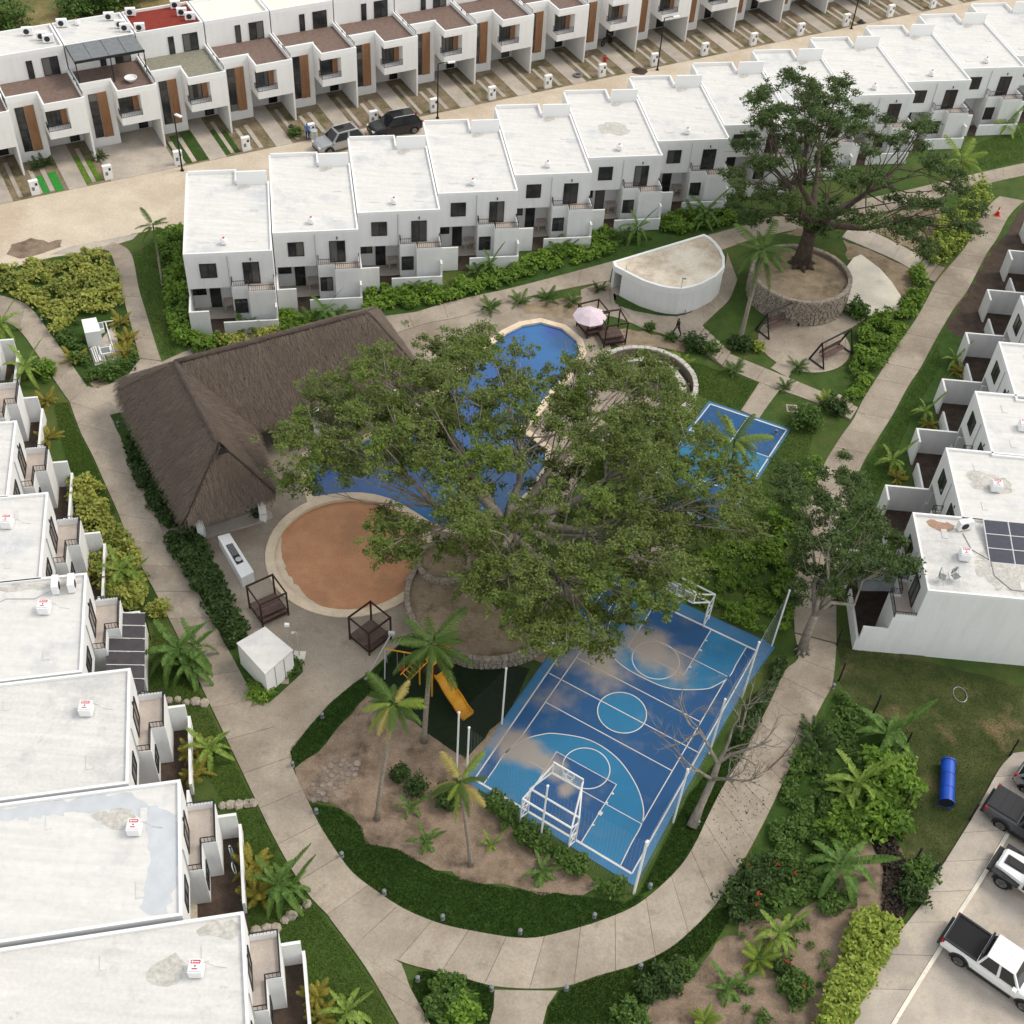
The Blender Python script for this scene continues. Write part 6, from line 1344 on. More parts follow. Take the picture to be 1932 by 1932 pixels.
# ------------------------------------------------------------------ trees
def tree(name, label, base, fork_h, tr, poly, center_px, zc, rad, n_cl, n_leaf, lsize, mat, bark, holes=(), seed=1, clr=1.25, flat=.55, lim=9, shell=.45, trunkpath=None, mind=1.0, spray=30):
    g = np.random.default_rng(seed); rnd = random.Random(seed)
    root = thing(name, label, 'tree', base); B = np.array(base); c = np.array(G(*center_px, zc))
    cl = []; tries = 0
    while len(cl) < n_cl and tries < 60000:
        tries += 1
        v = g.normal(size=3); v /= np.linalg.norm(v); r_ = (shell+(1-shell)*g.random())**.7; p = c+v*r_*np.array(rad)
        if p[2] < zc-rad[2]*.75: continue
        x, y = PX(p)[0]
        if not inpoly([(x, y)], poly)[0]: continue
        if any((x-a)**2+(y-b_)**2 < q*q for a, b_, q in holes): continue
        if any(np.linalg.norm(p-q) < mind for q in cl): continue
        cl.append(p)
    cl = np.array(cl)
    f = B+np.array([0, 0, fork_h]) if trunkpath is None else np.array(trunkpath[-1])
    tb = MB(); pts = [tuple(B-B), tuple((f-B)*.5+np.array([rnd.uniform(-.1, .1), rnd.uniform(-.1, .1), 0])), tuple(f-B)] if trunkpath is None else [tuple(np.array(p)-B) for p in [base]+trunkpath]
    tb.tube(pts, [tr*1.35]+[tr]*(len(pts)-2)+[tr*.85], 12)
    for k in range(7):      # buttress roots
        t = 2*math.pi*k/7+.3; tb.tube([(0, 0, .9*tr*2), (tr*1.1*math.cos(t), tr*1.1*math.sin(t), .3), (tr*2.2*math.cos(t), tr*2.2*math.sin(t), -.05)], [tr*.5, tr*.4, tr*.12], 6)
    tb.build('trunk', MT[bark], root, True)
    # main limbs by direction clusters
    dirs = cl-f; km = dirs[g.choice(len(dirs), lim, replace=False)]*.8
    for _ in range(6):
        a = np.argmin(((dirs[:, None]-km[None])**2).sum(2), 1)
        for j in range(lim):
            if (a == j).any(): km[j] = dirs[a == j].mean(0)
    for j in range(lim):
        tgt = km[j]*.82; mid = km[j]*.42+np.array([rnd.uniform(-.6, .6), rnd.uniform(-.6, .6), -.06*abs(km[j][2])+rnd.uniform(-.3, .2)]); q1 = km[j]*.2+np.array([0, 0, .25])
        lb = MB(); nodes = [np.zeros(3), q1, mid, km[j]*.64+np.array([rnd.uniform(-.4, .4), rnd.uniform(-.4, .4), .15]), tgt]
        lb.tube([tuple(p+f-B) for p in nodes], [tr*.62, tr*.5, tr*.34, tr*.22, tr*.12], 8)
        for i in np.where(a == j)[0]:
            d = dirs[i]; t = rnd.choice((2, 3, 3, 4)); s0 = nodes[t]; k1 = s0+(d-s0)*.5+g.normal(0, .35, 3)
            r_ = tr*.11; lb.tube([tuple(s0+f-B), tuple(k1+f-B), tuple(d+f-B)], [r_, r_*.6, r_*.22], 5, cap=False)
            for _ in range(2):
                e = d+g.normal(0, clr*.75, 3)*[1, 1, .6]; lb.tube([tuple(k1+(d-k1)*rnd.uniform(.1, .8)+f-B), tuple(e+f-B)], [r_*.4, r_*.12], 4, cap=False)
        lb.build('limb', MT[bark], root, True)
    per = n_leaf//len(cl); L = []
    for p in cl:
        s = clr*g.uniform(.65, 1.25); k = int(per*(s/clr)**2)
        sub = p+g.normal(0, s*.48, (max(3, k//spray), 3))*[1, 1, flat]            # sprays inside the clump
        pts = sub[g.integers(0, len(sub), k)]+g.normal(0, .15*lsize/.2, (k, 3))*[1, 1, .55]; L.append(pts)
    L = np.concatenate(L)-B
    qmesh('crown', leafquads(L, lsize, .5, .75), MT[mat], root, kind='stuff')
    return root
CP1 = [(520, 870), (545, 800), (590, 760), (600, 700), (660, 660), (720, 640), (790, 610), (860, 590), (925, 575), (965, 590), (975, 640), (1010, 660), (1060, 650), (1110, 670), (1170, 665), (1240, 680), (1285, 720), (1300, 790), (1340, 830), (1410, 850), (1435, 890), (1420, 940), (1400, 960), (1435, 1000), (1400, 1030), (1330, 1050), (1270, 1090), (1255, 1150), (1210, 1210), (1130, 1225), (1060, 1235), (1010, 1215), (950, 1205), (920, 1190), (900, 1150), (870, 1110), (850, 1050), (800, 1010), (765, 1060), (715, 1070), (700, 1000), (710, 965), (650, 945), (600, 920), (565, 950), (540, 930)]
base1 = G(950, 1095, .95)
tree('rain_tree', 'huge spreading tree with fine olive leaves reaching over the pool and both courts', base1, 4.2, .62, CP1, (995, 905), 8.2, (17.5, 14.5, 4.2), 265, 240000, .19, 'leaf_big', 'bark_pale',
     holes=((830, 1000, 26), (640, 905, 22), (1000, 700, 30), (1025, 745, 20), (745, 915, 22), (780, 940, 26), (980, 840, 20), (1230, 740, 22), (1160, 740, 16), (1255, 1035, 24), (1225, 1055, 18), (1180, 1100, 14), (900, 690, 14), (870, 800, 16), (950, 760, 14), (1000, 1030, 12), (1060, 950, 10), (1030, 1160, 18), (930, 1120, 16), (1310, 850, 20), (930, 715, 14), (1050, 690, 14), (880, 845, 24), (700, 890, 18), (1065, 770, 18), (1190, 690, 18), (850, 1060, 30), (820, 1110, 40), (880, 1180, 30), (1000, 705, 16), (962, 775, 26), (640, 925, 34), (700, 935, 36), (765, 955, 38), (600, 905, 20), (820, 905, 24), (905, 905, 16), (1345, 900, 22), (1300, 980, 16)), seed=4, clr=1.15, flat=.4, lim=11, shell=.32, mind=1.3)
CP2 = [(1375, 240), (1395, 200), (1440, 175), (1455, 165), (1480, 140), (1530, 145), (1585, 150), (1600, 190), (1570, 215), (1620, 200), (1680, 200), (1720, 225), (1760, 205), (1780, 230), (1760, 280), (1800, 300), (1830, 360), (1855, 400), (1850, 440), (1810, 480), (1770, 500), (1740, 470), (1690, 440), (1620, 440), (1560, 450), (1500, 445), (1440, 430), (1385, 405), (1378, 340), (1405, 300), (1390, 270)]
base2 = G(1511, 502, 1.9)
tree('shade_tree', 'big dark green tree with a thick dark trunk in the tall stone planter', base2, 3.4, .62, CP2, (1598, 305), 9.0, (13.2, 10.5, 7.0), 118, 82000, .21, 'leaf_tree', 'bark_dark', holes=((1640, 250, 16), (1490, 300, 12), (1700, 340, 22), (1730, 300, 14), (1660, 400, 14), (1560, 270, 10), (1770, 370, 12)), seed=9, clr=.95, flat=.45, lim=9, shell=.45, mind=1.7)
CP3 = [(1445, 880), (1490, 850), (1560, 800), (1590, 820), (1600, 870), (1640, 900), (1650, 960), (1690, 1000), (1735, 1060), (1725, 1100), (1680, 1110), (1640, 1130), (1600, 1180), (1545, 1200), (1520, 1170), (1480, 1130), (1490, 1060), (1500, 1000), (1470, 930)]
base3 = G(1513, 1230)
tree('slender_tree', 'slender pale-trunked tree leaning over the right walk beside the house with solar panels', base3, 3.5, .26, CP3, (1595, 1000), 6.4, (6.6, 5.4, 4.2), 66, 32000, .19, 'leaf_tree', 'bark_pale', holes=((1570, 880, 16), (1640, 1000, 12), (1530, 1100, 8)), seed=21, clr=.62, flat=.5, lim=7, shell=.35, mind=1.1)
# bare tree by the court
def bare_tree(name, label, base, path, r0, seed, depth=4, spread=.75, L0=2.6):
    g = random.Random(seed); root = thing(name, label, 'tree', base); B = Vector(base)
    mb = MB(); P = [Vector((0, 0, 0))]+[Vector(p)-B for p in path]; mb.tube(P, [r0*1.3]+[r0*(1-.12*i) for i in range(1, len(P))], 9); mb.build('trunk', MT['bark_pale'], root, True)
    def br(m_, p, d, L, r_, dep):
        k = 4; pts = [p]; q = p.copy(); dd = d.copy()
        for i in range(k): dd = (dd+Vector((g.uniform(-.3, .3), g.uniform(-.3, .3), g.uniform(-.12, .2)))).normalized(); q = q+dd*L/k; pts.append(q.copy())
        m_.tube(pts, [r_*(1-.75*i/k) for i in range(k+1)], 5, cap=False)
        if dep > 0:
            for i in range(g.randint(2, 4)):
                j = g.randint(1, k); n_ = (dd+Vector((g.uniform(-1, 1), g.uniform(-1, 1), g.uniform(-.4, .6)))*spread).normalized(); br(m_, pts[j], n_, L*g.uniform(.5, .8), r_*.5, dep-1)
    top = P[-1]; 
    for i in range(5):
        m_ = MB(); t = 2*math.pi*i/5+g.uniform(-.3, .3); br(m_, top if i < 3 else P[-2], Vector((math.cos(t)*.8, math.sin(t)*.8, .9)).normalized(), L0*g.uniform(.8, 1.2), r0*.5, depth); m_.build('limb', MT['bark_pale'], root, True)
    return root
bare_tree('bare_tree', 'leafless grey tree leaning beside the lower right side of the blue court', G(1305, 1560), [G(1322, 1520, .8), G(1345, 1470, 2.2), G(1355, 1440, 3.2)], .24, 5, 4, .8, 3.0)
bare_tree('bare_tree', 'thin leafless sapling between the blue court and the right walk', G(1395, 1400), [G(1400, 1370, 1.2), G(1408, 1340, 2.4)], .07, 8, 3, .8, 1.6)
# fallen branch on walk
mb = MB(); mb.tube([G(1449, 1452, .1), G(1475, 1428, .25), G(1497, 1400, .3), G(1515, 1335+15, .3)], [.035, .03, .02, .01], 5); mb.tube([G(1475, 1428, .25), G(1500, 1420, .4), G(1530, 1395, .3)], [.02, .015, .008], 4); mb.build('fallen_branch', MT['bark_dark'], label='dry forked branch lying across the right side of the loop walk', cat='branch')
# ------------------------------------------------------------------ palms
def frond_mesh(key, L, n, lw, droop, mat, up=.5, vdrop=.5, seed=0):
    g = random.Random(seed); mb = MB(); pts = []
    for i in range(9):
        t = i/8; pts.append(Vector((L*(t-.12*droop*t*t), 0, L*(up*t-droop*t*t*.95))))
    def at(t): f = t*8; i = min(7, int(f)); return pts[i].lerp(pts[i+1], f-i), (pts[i+1]-pts[i]).normalized()
    for i in range(8):
        a, b_ = pts[i], pts[i+1]; w = .03*(1-i/9); mb.quad(a+Vector((0, -w, 0)), b_+Vector((0, -w*.8, 0)), b_+Vector((0, w*.8, 0)), a+Vector((0, w, 0)))
    for i in range(n):
        t = .1+.9*(i+.5)/n; p, d = at(t); ll = lw*math.sin(math.pi*(.12+.82*t))**.7*g.uniform(.85, 1.1); w = .016+.006*(lw > .5)
        for s in (-1, 1):
            e = (d*.75+Vector((0, s*.9, 0))+Vector((0, 0, -vdrop*g.uniform(.3, 1.1)))).normalized(); m1 = p+e*ll*.5; e2 = (e+Vector((0, 0, -vdrop*.7))).normalized(); tip = m1+e2*ll*.5
            mb.quad(p-d*w, p+d*w, m1+d*w*.9, m1-d*w*.9); mb.quad(m1-d*w*.9, m1+d*w*.9, tip+d*.004, tip-d*.004)
    me = bpy.data.meshes.new(key); me.from_pydata(mb.v, [], mb.f); me.materials.append(MT[mat]); return me
FR = {}
def fronds(tag_, L, n, lw, mat, droops=((.35, .75), (.55, .5), (.8, .3), (1.05, .1))):
    FR[tag_] = [frond_mesh(tag_+str(i), L, n, lw, d, mat, u, .45+.2*i, i) for i, (d, u) in enumerate(droops)]
fronds('coco', 2.7, 64, .62, 'palm'); fronds('lime', 2.4, 58, .58, 'palm_lime'); fronds('dry', 2.5, 54, .58, 'palm_dry'); fronds('small', 1.2, 30, .3, 'leaf_mid'); fronds('gold', 1.05, 28, .26, 'leaf_gold'); fronds('dark', 1.0, 26, .26, 'leaf_dark')
def add_part(root, name, me, loc, rot, sc=1.0):
    o = bpy.data.objects.new(name, me); link(o, root); reg(root, o); o.location = loc; o.rotation_euler = rot; o.scale = (sc, sc, sc); return o
def palm(label, bpx, tpx, h, kinds, nf=15, r=.14, seed=0, sc=1.0, name='palm_tree'):
    g = random.Random(seed); b_ = G(*bpx); t = G(*tpx, h); root = thing(name, label, 'palm', b_)
    d = t-b_; pts = [(d.x*(k/9)**1.3, d.y*(k/9)**1.3, d.z*k/9) for k in range(10)]
    mb = MB(); mb.tube(pts, [r*1.6]+[r*(1.08-.035*k) for k in range(1, 10)], 10); mb.build('trunk', MT['palm_bark'], root, True)
    MB().tube([pts[-1], (pts[-1][0], pts[-1][1], pts[-1][2]+.5)], [r*.8, r*.4], 8).build('crownshaft', MT['palm'], root)
    for i in range(nf):
        kd = kinds[i % len(kinds)]; lev = 0 if i < nf*.22 else 1 if i < nf*.42 else 2 if i < nf*.68 else 3
        az = 2.4*i+g.uniform(-.25, .25); add_part(root, 'frond', FR[kd][lev], (pts[-1][0], pts[-1][1], pts[-1][2]+.35-.08*lev), (g.uniform(-.3, .3), g.uniform(-.25, .3), az), sc*g.uniform(.7, 1.15))
    return root
palm('tall coconut palm with a pale slanting trunk on the lawn by the stone planter', (1395, 648), (1437, 478), 7.0, ('coco',), 20, .17, 1, .98)
palm('green palm rising from the playground turf in front of the slide tower', (800, 1398), (815, 1222), 6.6, ('coco', 'coco', 'coco'), 22, .15, 2, .84)
palm('palm with bright lime new fronds and dry hanging ones in the bare play bed', (711, 1546), (744, 1335), 6.6, ('lime', 'coco', 'coco', 'dry'), 18, .12, 3, .7)
palm('short palm with yellowing fronds beside the near corner of the blue court', (888, 1632), (868, 1482), 4.9, ('coco', 'dry', 'coco', 'lime'), 18, .12, 4, .68)
palm('yellow-green palm standing over the racket court', (1374, 960), (1385, 838), 5.2, ('lime', 'coco'), 18, .13, 5, .86)
palm('yellowish palm behind the big dark tree near the upper walk', (1776, 388), (1812, 308), 4.6, ('lime',), 14, .13, 6, 1.05)
palm('slim young palm on the lawn left of the middle-row end house', (307, 540), (290, 432), 4.0, ('coco',), 11, .09, 7, .62)
# ------------------------------------------------------------------ banana plants
def banana_leaf(key, L, W, droop, up, mat, seed):
    g = random.Random(seed); mb = MB(); n = 14; c = []
    for i in range(n+1):
        t = i/n; c.append(Vector((L*(t-.1*droop*t*t), 0, L*(up*t-droop*t*t))))
    for i in range(n):
        t0, t1 = i/n, (i+1)/n; w0 = W*math.sin(math.pi*min(1, .04+t0*.96))**.55*(0 if t0 < .1 else 1)+.02; w1 = W*math.sin(math.pi*min(1, .04+t1*.93))**.55*(0 if t1 < .1 else 1)+.02
        for s in (-1, 1):
            if t0 > .15 and g.random() < .22: w0_, w1_ = w0*g.uniform(.75, 1), w1*g.uniform(.4, .95)
            else: w0_, w1_ = w0, w1
            a0, a1 = c[i]+Vector((0, s*w0_, .22*w0_)), c[i+1]+Vector((-.03, s*w1_, .22*w1_-.03*g.random()))
            mb.quad(*((c[i], c[i+1], a1, a0) if s > 0 else (a0, a1, c[i+1], c[i])))
    me = bpy.data.meshes.new(key); me.from_pydata(mb.v, [], mb.f); me.materials.append(MT[mat]); return me
BN = {k: [banana_leaf(k+str(i), 2.15, .215, d, u, k, i) for i, (d, u) in enumerate(((.15, 1.6), (.5, 1.0), (.7, .75), (.95, .5), (1.1, .3)))] for k in ('banana', 'banana_lime')}
def banana(label, px, py, h=1.2, n=9, sc=1.0, mat='banana', seed=0, stems=1):
    g = random.Random(seed); root = thing('banana_plant', label, 'banana plant', G(px, py), 0, 'banana plants in the gardens')
    for s in range(stems):
        ox, oy = (0, 0) if s == 0 else (g.uniform(-.9, .9), g.uniform(-.9, .9)); hh = h*(1 if s == 0 else g.uniform(.5, .8))
        MB().tube([(ox, oy, 0), (ox+.05, oy, hh*.6), (ox+.08, oy, hh)], [.11*sc, .09*sc, .07*sc], 8).build('stem', MT['palm_lime'] if mat == 'banana_lime' else MT['banana'], root, True)
        for i in range(n if s == 0 else max(5, n-3)):
            lev = 0 if i < 1 else 1 if i < 3 else 2 if i < 5 else 3 if i < 8 else 4
            add_part(root, 'leaf', BN[mat][lev], (ox+.08, oy, hh-.05*lev), (g.uniform(-.25, .25), 0, 2.4*i+g.uniform(-.3, .3)), sc*g.uniform(.8, 1.1)*(1 if s == 0 else .75))
BNL = [(340, 1258, 1.7, 11, 1.05, 'banana', 3, 'large banana clump with long ragged leaves leaning over the left walk'),
       (525, 1690, 1.3, 9, .85, 'banana', 2, 'banana plant overhanging the left walk above the curved row of edging stones'),
       (397, 1428, 1.0, 8, .72, 'banana_lime', 1, 'small pale banana plant on the left lawn halfway along the row'),
       (652, 1925, 1.0, 7, .68, 'banana_lime', 1, 'young banana plant on the lawn at the bottom left of the picture'),
       (232, 1098, 1.2, 9, .85, 'banana_lime', 2, 'light green banana clump among yellow shrubs on the left side'),
       (52, 716, 1.2, 10, .85, 'banana_lime', 1, 'light banana plant beside the corner walk at the upper left'),
       (6, 628, 1.0, 8, .8, 'banana_lime', 1, 'banana plant cut by the left edge near the corner walk'),
       (612, 604, 1.0, 8, .75, 'banana', 1, 'banana plant in front of the second middle-row house'),
       (922, 514, .9, 8, .7, 'banana', 1, 'banana plant in front of the fourth middle-row house'),
       (1198, 450, 1.1, 8, .8, 'banana', 1, 'banana plant in front of the sixth middle-row house'),
       (1326, 420, 1.2, 9, .85, 'banana', 2, 'banana clump in front of the seventh middle-row house, left of the big dark tree'),
       (1892, 250, 1.1, 8, .85, 'banana_lime', 1, 'banana plant on the lawn at the upper right corner'),
       (1676, 884, .9, 8, .62, 'banana_lime', 1, 'bright banana plant by the lowest open yard wall of the right row'),
       (1740, 790, .8, 7, .55, 'banana_lime', 1, 'bright banana plant by the second yard wall up from the big white end wall'),
       (1796, 690, .7, 6, .5, 'banana_lime', 1, 'small bright banana plant by the third yard wall up on the right'),
       (1572, 1655, 1.6, 12, 1.05, 'banana', 1, 'broad banana plant with dark arching leaves in the shrub bed right of the loop'),
       (1608, 1500, 1.4, 10, .95, 'banana_lime', 2, 'bright banana clump beside the round-leaved bushes, left of the blue tube'),
       (1662, 1405, 1.2, 9, .9, 'banana', 2, 'dark banana clump by the wire fence of the worn yard'),
       (1462, 1775, .9, 8, .7, 'banana_lime', 1, 'small banana plant at the lower edge of the shrub bed'),
       (1368, 1868, .4, 10, .62, 'banana', 1, 'low rosette plant with narrow dark leaves in the lower shrub bed'),
       (800, 1592, .3, 8, .5, 'banana', 1, 'spiky rosette plant with pale flowers in the bare play bed'),
       (924, 1596, .2, 8, .38, 'banana_lime', 1, 'small bright leafy plant in the bare bed near the court corner'),
       (1020, 1648, .35, 10, .6, 'banana', 1, 'spiky rosette plant beneath the near goal frame'),
       (772, 1528, .3, 6, .45, 'banana', 1, 'small broad-leaved plant between the two palms of the play bed')]
for i, (px, py, h, n, sc, mt, st, lb) in enumerate(BNL): banana(lb, px, py, h, n+3, sc, mt, i, st)
# ------------------------------------------------------------------ feather-leaved clumps (areca)
def areca(label, px, py, kind, n=12, sc=1.0, seed=0):
    g = random.Random(seed); root = thing('areca_palm', label, 'shrub', G(px, py), 0, 'clumping feather palms in the gardens')
    MB().lathe([(.12, 0), (.1, .2), (.05, .35)], 7).build('stem', MT['bark'], root)
    for i in range(n):
        lev = 0 if i < n*.35 else 1 if i < n*.7 else 2
        add_part(root, 'frond', FR[kind][lev], (g.uniform(-.2, .2)*sc, g.uniform(-.2, .2)*sc, .15), (g.uniform(-.2, .2), g.uniform(-.5, -.1), 2.4*i+g.uniform(-.3, .3)), sc*g.uniform(.8, 1.2))
ARL = [(85, 760, 'gold', 1.0, 'golden feather palm by the yard wall at the upper left'), (92, 830, 'gold', 1.0, 'golden feather palm on the left lawn, above the yellow-green hedge'), (70, 990, 'gold', .9, 'golden feather palm beside the yellow-green hedge on the left'), (200, 1090, 'gold', 1.2, 'golden feather palm left of the light green banana clump'), (365, 1465, 'gold', 1.1, 'golden feather palm along the left row between two banana plants'), (368, 1420, 'gold', 1.1, 'golden feather palm behind the small pale banana plant'), (475, 1640, 'gold', 1.2, 'golden feather palm behind the banana plant over the left walk'), (490, 1690, 'gold', 1.1, 'golden feather palm below the teal bicycle yard'), (598, 1885, 'gold', .9, 'golden feather palm at the bottom left yard wall'), (605, 1925, 'gold', .9, 'golden feather palm at the bottom edge of the lower left lawn'),
       (460, 622, 'small', 1.1, 'green feather palm in front of the first middle-row house'), (490, 618, 'small', 1.0, 'second green feather palm in front of the first middle-row house'), (590, 612, 'small', 1.1, 'green feather palm left of the banana plant at the second middle-row house'), (640, 606, 'small', 1.0, 'green feather palm right of the banana plant at the second middle-row house'), (770, 553, 'small', 1.1, 'feather palm in front of the third middle-row house'), (795, 548, 'small', 1.0, 'second feather palm in front of the third middle-row house'), (905, 515, 'small', 1.1, 'feather palm left of the banana plant at the fourth middle-row house'), (1050, 475, 'small', 1.2, 'feather palm in front of the fifth middle-row house'), (1075, 470, 'small', 1.0, 'second feather palm in front of the fifth middle-row house'), (1180, 452, 'small', 1.0, 'feather palm left of the banana plant at the sixth middle-row house'), (1305, 415, 'small', 1.2, 'feather palm in front of the seventh middle-row house'),
       (240, 645, 'gold', 1.1, 'golden feather shrub right of the white pump box'), (235, 670, 'gold', 1.1, 'golden feather shrub at the lower right of the pump box'), (215, 700, 'small', 1.1, 'green feather shrub at the tip of the island bed'), (140, 680, 'gold', 1.0, 'golden feather shrub left of the pump box pipes'), (228, 612, 'gold', 1.0, 'golden feather shrub above right of the white pump box'),
       (980, 572, 'small', .9, 'feather palm in the bed at the head of the pool, leftmost'), (1035, 566, 'small', .9, 'feather palm in the bed at the head of the pool, middle'), (1080, 572, 'small', .9, 'feather palm in the bed at the head of the pool, rightmost'), (925, 585, 'small', 1.0, 'feather palm by the garden walk behind the pool'), (1130, 548, 'dark', .7, 'small dark feather shrub left of the curved pavilion door'),
       (1385, 700, 'small', .9, 'feather palm on the lawn below the garden steps'), (1505, 695, 'small', .8, 'feather palm on the lawn at the lower rim of the round paving'), (1480, 733, 'small', .7, 'feather palm right beside the cross walk'), (1555, 762, 'lime', .45, 'pale feather palm beside the small steps to the right walk'),
       (1280, 690, 'lime', .5, 'lime feather shrub outside the ring wall by the steps'), (1245, 715, 'small', 1.2, 'dense feather palm inside the ring wall'), (1205, 725, 'small', 1.3, 'large feather palm in the middle of the ring wall'), (1260, 740, 'small', 1.1, 'feather palm at the lower right inside the ring wall'),
       (1545, 1420, 'dark', 1.3, 'dark feather shrub beside the right side of the loop walk'), (1530, 1390, 'dark', 1.2, 'dark feather shrub near the worn yard corner'), (1430, 1812, 'lime', .5, 'lime feather shrub in the lower right bed'), (1325, 1932, 'lime', .42, 'lime feather plant at the bottom edge of the shrub bed'), (1690, 905, 'gold', .8, 'golden feather shrub below the bright banana plant on the right'), (1752, 805, 'gold', .8, 'golden feather shrub at the second yard wall up on the right'), (1806, 705, 'gold', .8, 'golden feather shrub at the third yard wall up on the right'),
       (70, 318, 'dark', .9, 'left potted palm in front of the timber-clad stair window at the upper left'), (88, 312, 'dark', .9, 'right potted palm in front of the timber-clad stair window at the upper left'), (190, 300, 'dark', .9, 'small palm at the foot of the white fin wall in the back row')]
for i, (px, py, kd, sc, lb) in enumerate(ARL): areca(lb, px, py, kd, 17, sc*.92, i)
# ------------------------------------------------------------------ bushes and hedges
def sample_poly(px, n, g=rng):
    P = np.array([tuple(G(*p))[:2] for p in px]); lo, hi = P.min(0), P.max(0); out = []
    while sum(map(len, out)) < n:
        q = g.uniform(lo, hi, (n*2, 2)); out.append(q[inpoly(q, P)])
    return np.concatenate(out)[:n]
def mound(name, label, cat, px, h, n, lsize, mat, group=None, kind=None, clump=1.2, lump=.5, aspect=.6, up=.7, part='foliage', gap=.36):
    "irregular mass of many small plants, each a dome of leaves, with gaps between"
    per = 20; K = max(8, n//per); C = sample_poly(px, K*3); c = C.mean(0); ph = rng.uniform(0, 6, 6)
    f = np.sin(C[:, 0]*1.7+ph[0])*np.sin(C[:, 1]*1.9+ph[1])+.7*np.sin(C[:, 0]*3.9+C[:, 1]*2.3+ph[2])*np.sin(C[:, 1]*4.3-C[:, 0]*1.3+ph[3])
    keep = f > np.quantile(f, gap); C, f = C[keep][:K], f[keep][:K]; K = len(C)
    hp = h*(.5+.35*(f-f.min())/(np.ptp(f)+1e-6)*2*lump+rng.uniform(-.1, .6, K)**1.0); rp_ = rng.uniform(.16, .36, K)*(lsize/.26)
    idx = np.repeat(np.arange(K), per); m_ = len(idx); a = rng.uniform(0, 6.283, m_); q = rng.random(m_)**.5; el = np.sqrt(np.maximum(0, 1-q*q))
    V = np.stack([C[idx, 0]-c[0]+rp_[idx]*q*np.cos(a)*1.25, C[idx, 1]-c[1]+rp_[idx]*q*np.sin(a)*1.25, hp[idx]*(.45+.55*el)*rng.uniform(.8, 1.05, m_)], 1)
    V[:, 2] = np.maximum(V[:, 2], .05)
    if kind == 'stuff':
        o = qmesh(name, leafquads(V, lsize, aspect, up), MT[mat], None, 'stuff'); o.location = (*c, 0); tag(o, label, cat); return o
    root = thing(name, label, cat, (*c, 0), 0, group)
    qmesh(part, leafquads(V, lsize, aspect, up), MT[mat], root, 'stuff')
    st = MB()
    for i in range(0, K, max(1, K//80)): st.tube([(C[i, 0]-c[0], C[i, 1]-c[1], 0), (C[i, 0]-c[0], C[i, 1]-c[1], hp[i]*.9)], [.025, .01], 4, cap=False)
    st.build('stems', MT['bark'], root, kind='stuff'); return root
def blob(name, label, px, py, r, h, n, lsize, mat, group='garden bushes', cat='bush', aspect=.55, flower=0, parts=True):
    root = thing(name, label, cat, G(px, py), 0, group); u = rng.normal(size=(n, 3)); u /= np.linalg.norm(u, axis=1)[:, None]; rr = rng.uniform(.45, 1, n)**.6
    ph = rng.uniform(0, 6, 3); lum = 1+.42*np.sin(u[:, 0]*5+ph[0])*np.sin(u[:, 1]*5+ph[1])+.3*np.sin(u[:, 2]*7+u[:, 0]*4+ph[2])
    V = u*(rr*lum)[:, None]*[r, r, h*.55]+[0, 0, h*.5]; V[:, 2] = np.maximum(V[:, 2], .04); qmesh('foliage', leafquads(V, lsize, aspect, .6), MT[mat], root, 'stuff')
    st = MB()
    for k in range(7): t = k*.9; st.tube([(0, 0, 0), (r*.3*math.cos(t), r*.3*math.sin(t), h*.4), (r*.6*math.cos(t), r*.6*math.sin(t), h*.75)], [.04, .025, .01], 5, cap=False)
    st.build('stems', MT['bark'], root)
    if flower:
        k = rng.integers(0, n, flower); F = V[k]*1.08+[0, 0, .06]; F = np.repeat(F, 5, 0)+rng.normal(0, .05, (flower*5, 3)); qmesh('flowers', leafquads(F, .13, .8, .6), MT['flower_red'], root, 'stuff')
    return root
ISL = [(-5, 516), (100, 489), (172, 478), (206, 488), (217, 515), (227, 555), (232, 575), (205, 590), (150, 600), (110, 640), (85, 600), (55, 572), (20, 556), (-5, 552)]
mound('ground_cover', 'spreading yellow-green shrubs covering the upper part of the island bed', 'ground cover', ISL, .7, 9000, .3, 'leaf_yellow', kind='stuff', clump=.8)
mound('ground_cover', 'olive low growth around the white pump box in the island bed', 'ground cover', [(110, 640), (150, 605), (158, 660), (172, 705), (205, 700), (235, 690), (250, 670), (258, 680), (235, 708), (185, 728), (165, 718), (140, 690)], .6, 3200, .24, 'leaf_mid', kind='stuff')
mound('ground_cover', 'bright green leafy carpet in front of the third to sixth middle-row houses', 'ground cover', [(690, 556), (720, 545), (800, 548), (860, 535), (960, 510), (1020, 480), (1090, 455), (1140, 432), (1165, 455), (1150, 480), (1080, 500), (1000, 522), (940, 545), (860, 565), (790, 580), (710, 590), (685, 590)], .6, 12000, .3, 'leaf_bright', kind='stuff', clump=.7)
mound('ground_cover', 'bright green leafy carpet under the banana clump of the seventh middle-row house', 'ground cover', [(1240, 420), (1300, 395), (1380, 390), (1385, 420), (1330, 436), (1260, 450)], .6, 4000, .3, 'leaf_bright', kind='stuff', clump=.7)
mound('ground_cover', 'bright green leaves in the gap beside the second middle-row house', 'ground cover', [(520, 592), (560, 588), (590, 600), (560, 625), (520, 628)], .5, 1800, .28, 'leaf_bright', kind='stuff')
mound('hedge', 'tall yellow-green hedge along the side of the middle-row end house', 'hedge', [(300, 450), (345, 432), (352, 560), (356, 640), (420, 640), (430, 655), (370, 672), (335, 660), (318, 600), (310, 520)], .9, 8000, .26, 'leaf_bright', 'hedges')
mound('hedge', 'dry olive hedge behind the thatched roof at the first middle-row house', 'hedge', [(380, 650), (440, 640), (520, 628), (530, 640), (450, 662), (390, 668)], .7, 2500, .25, 'leaf_yellow', 'hedges')
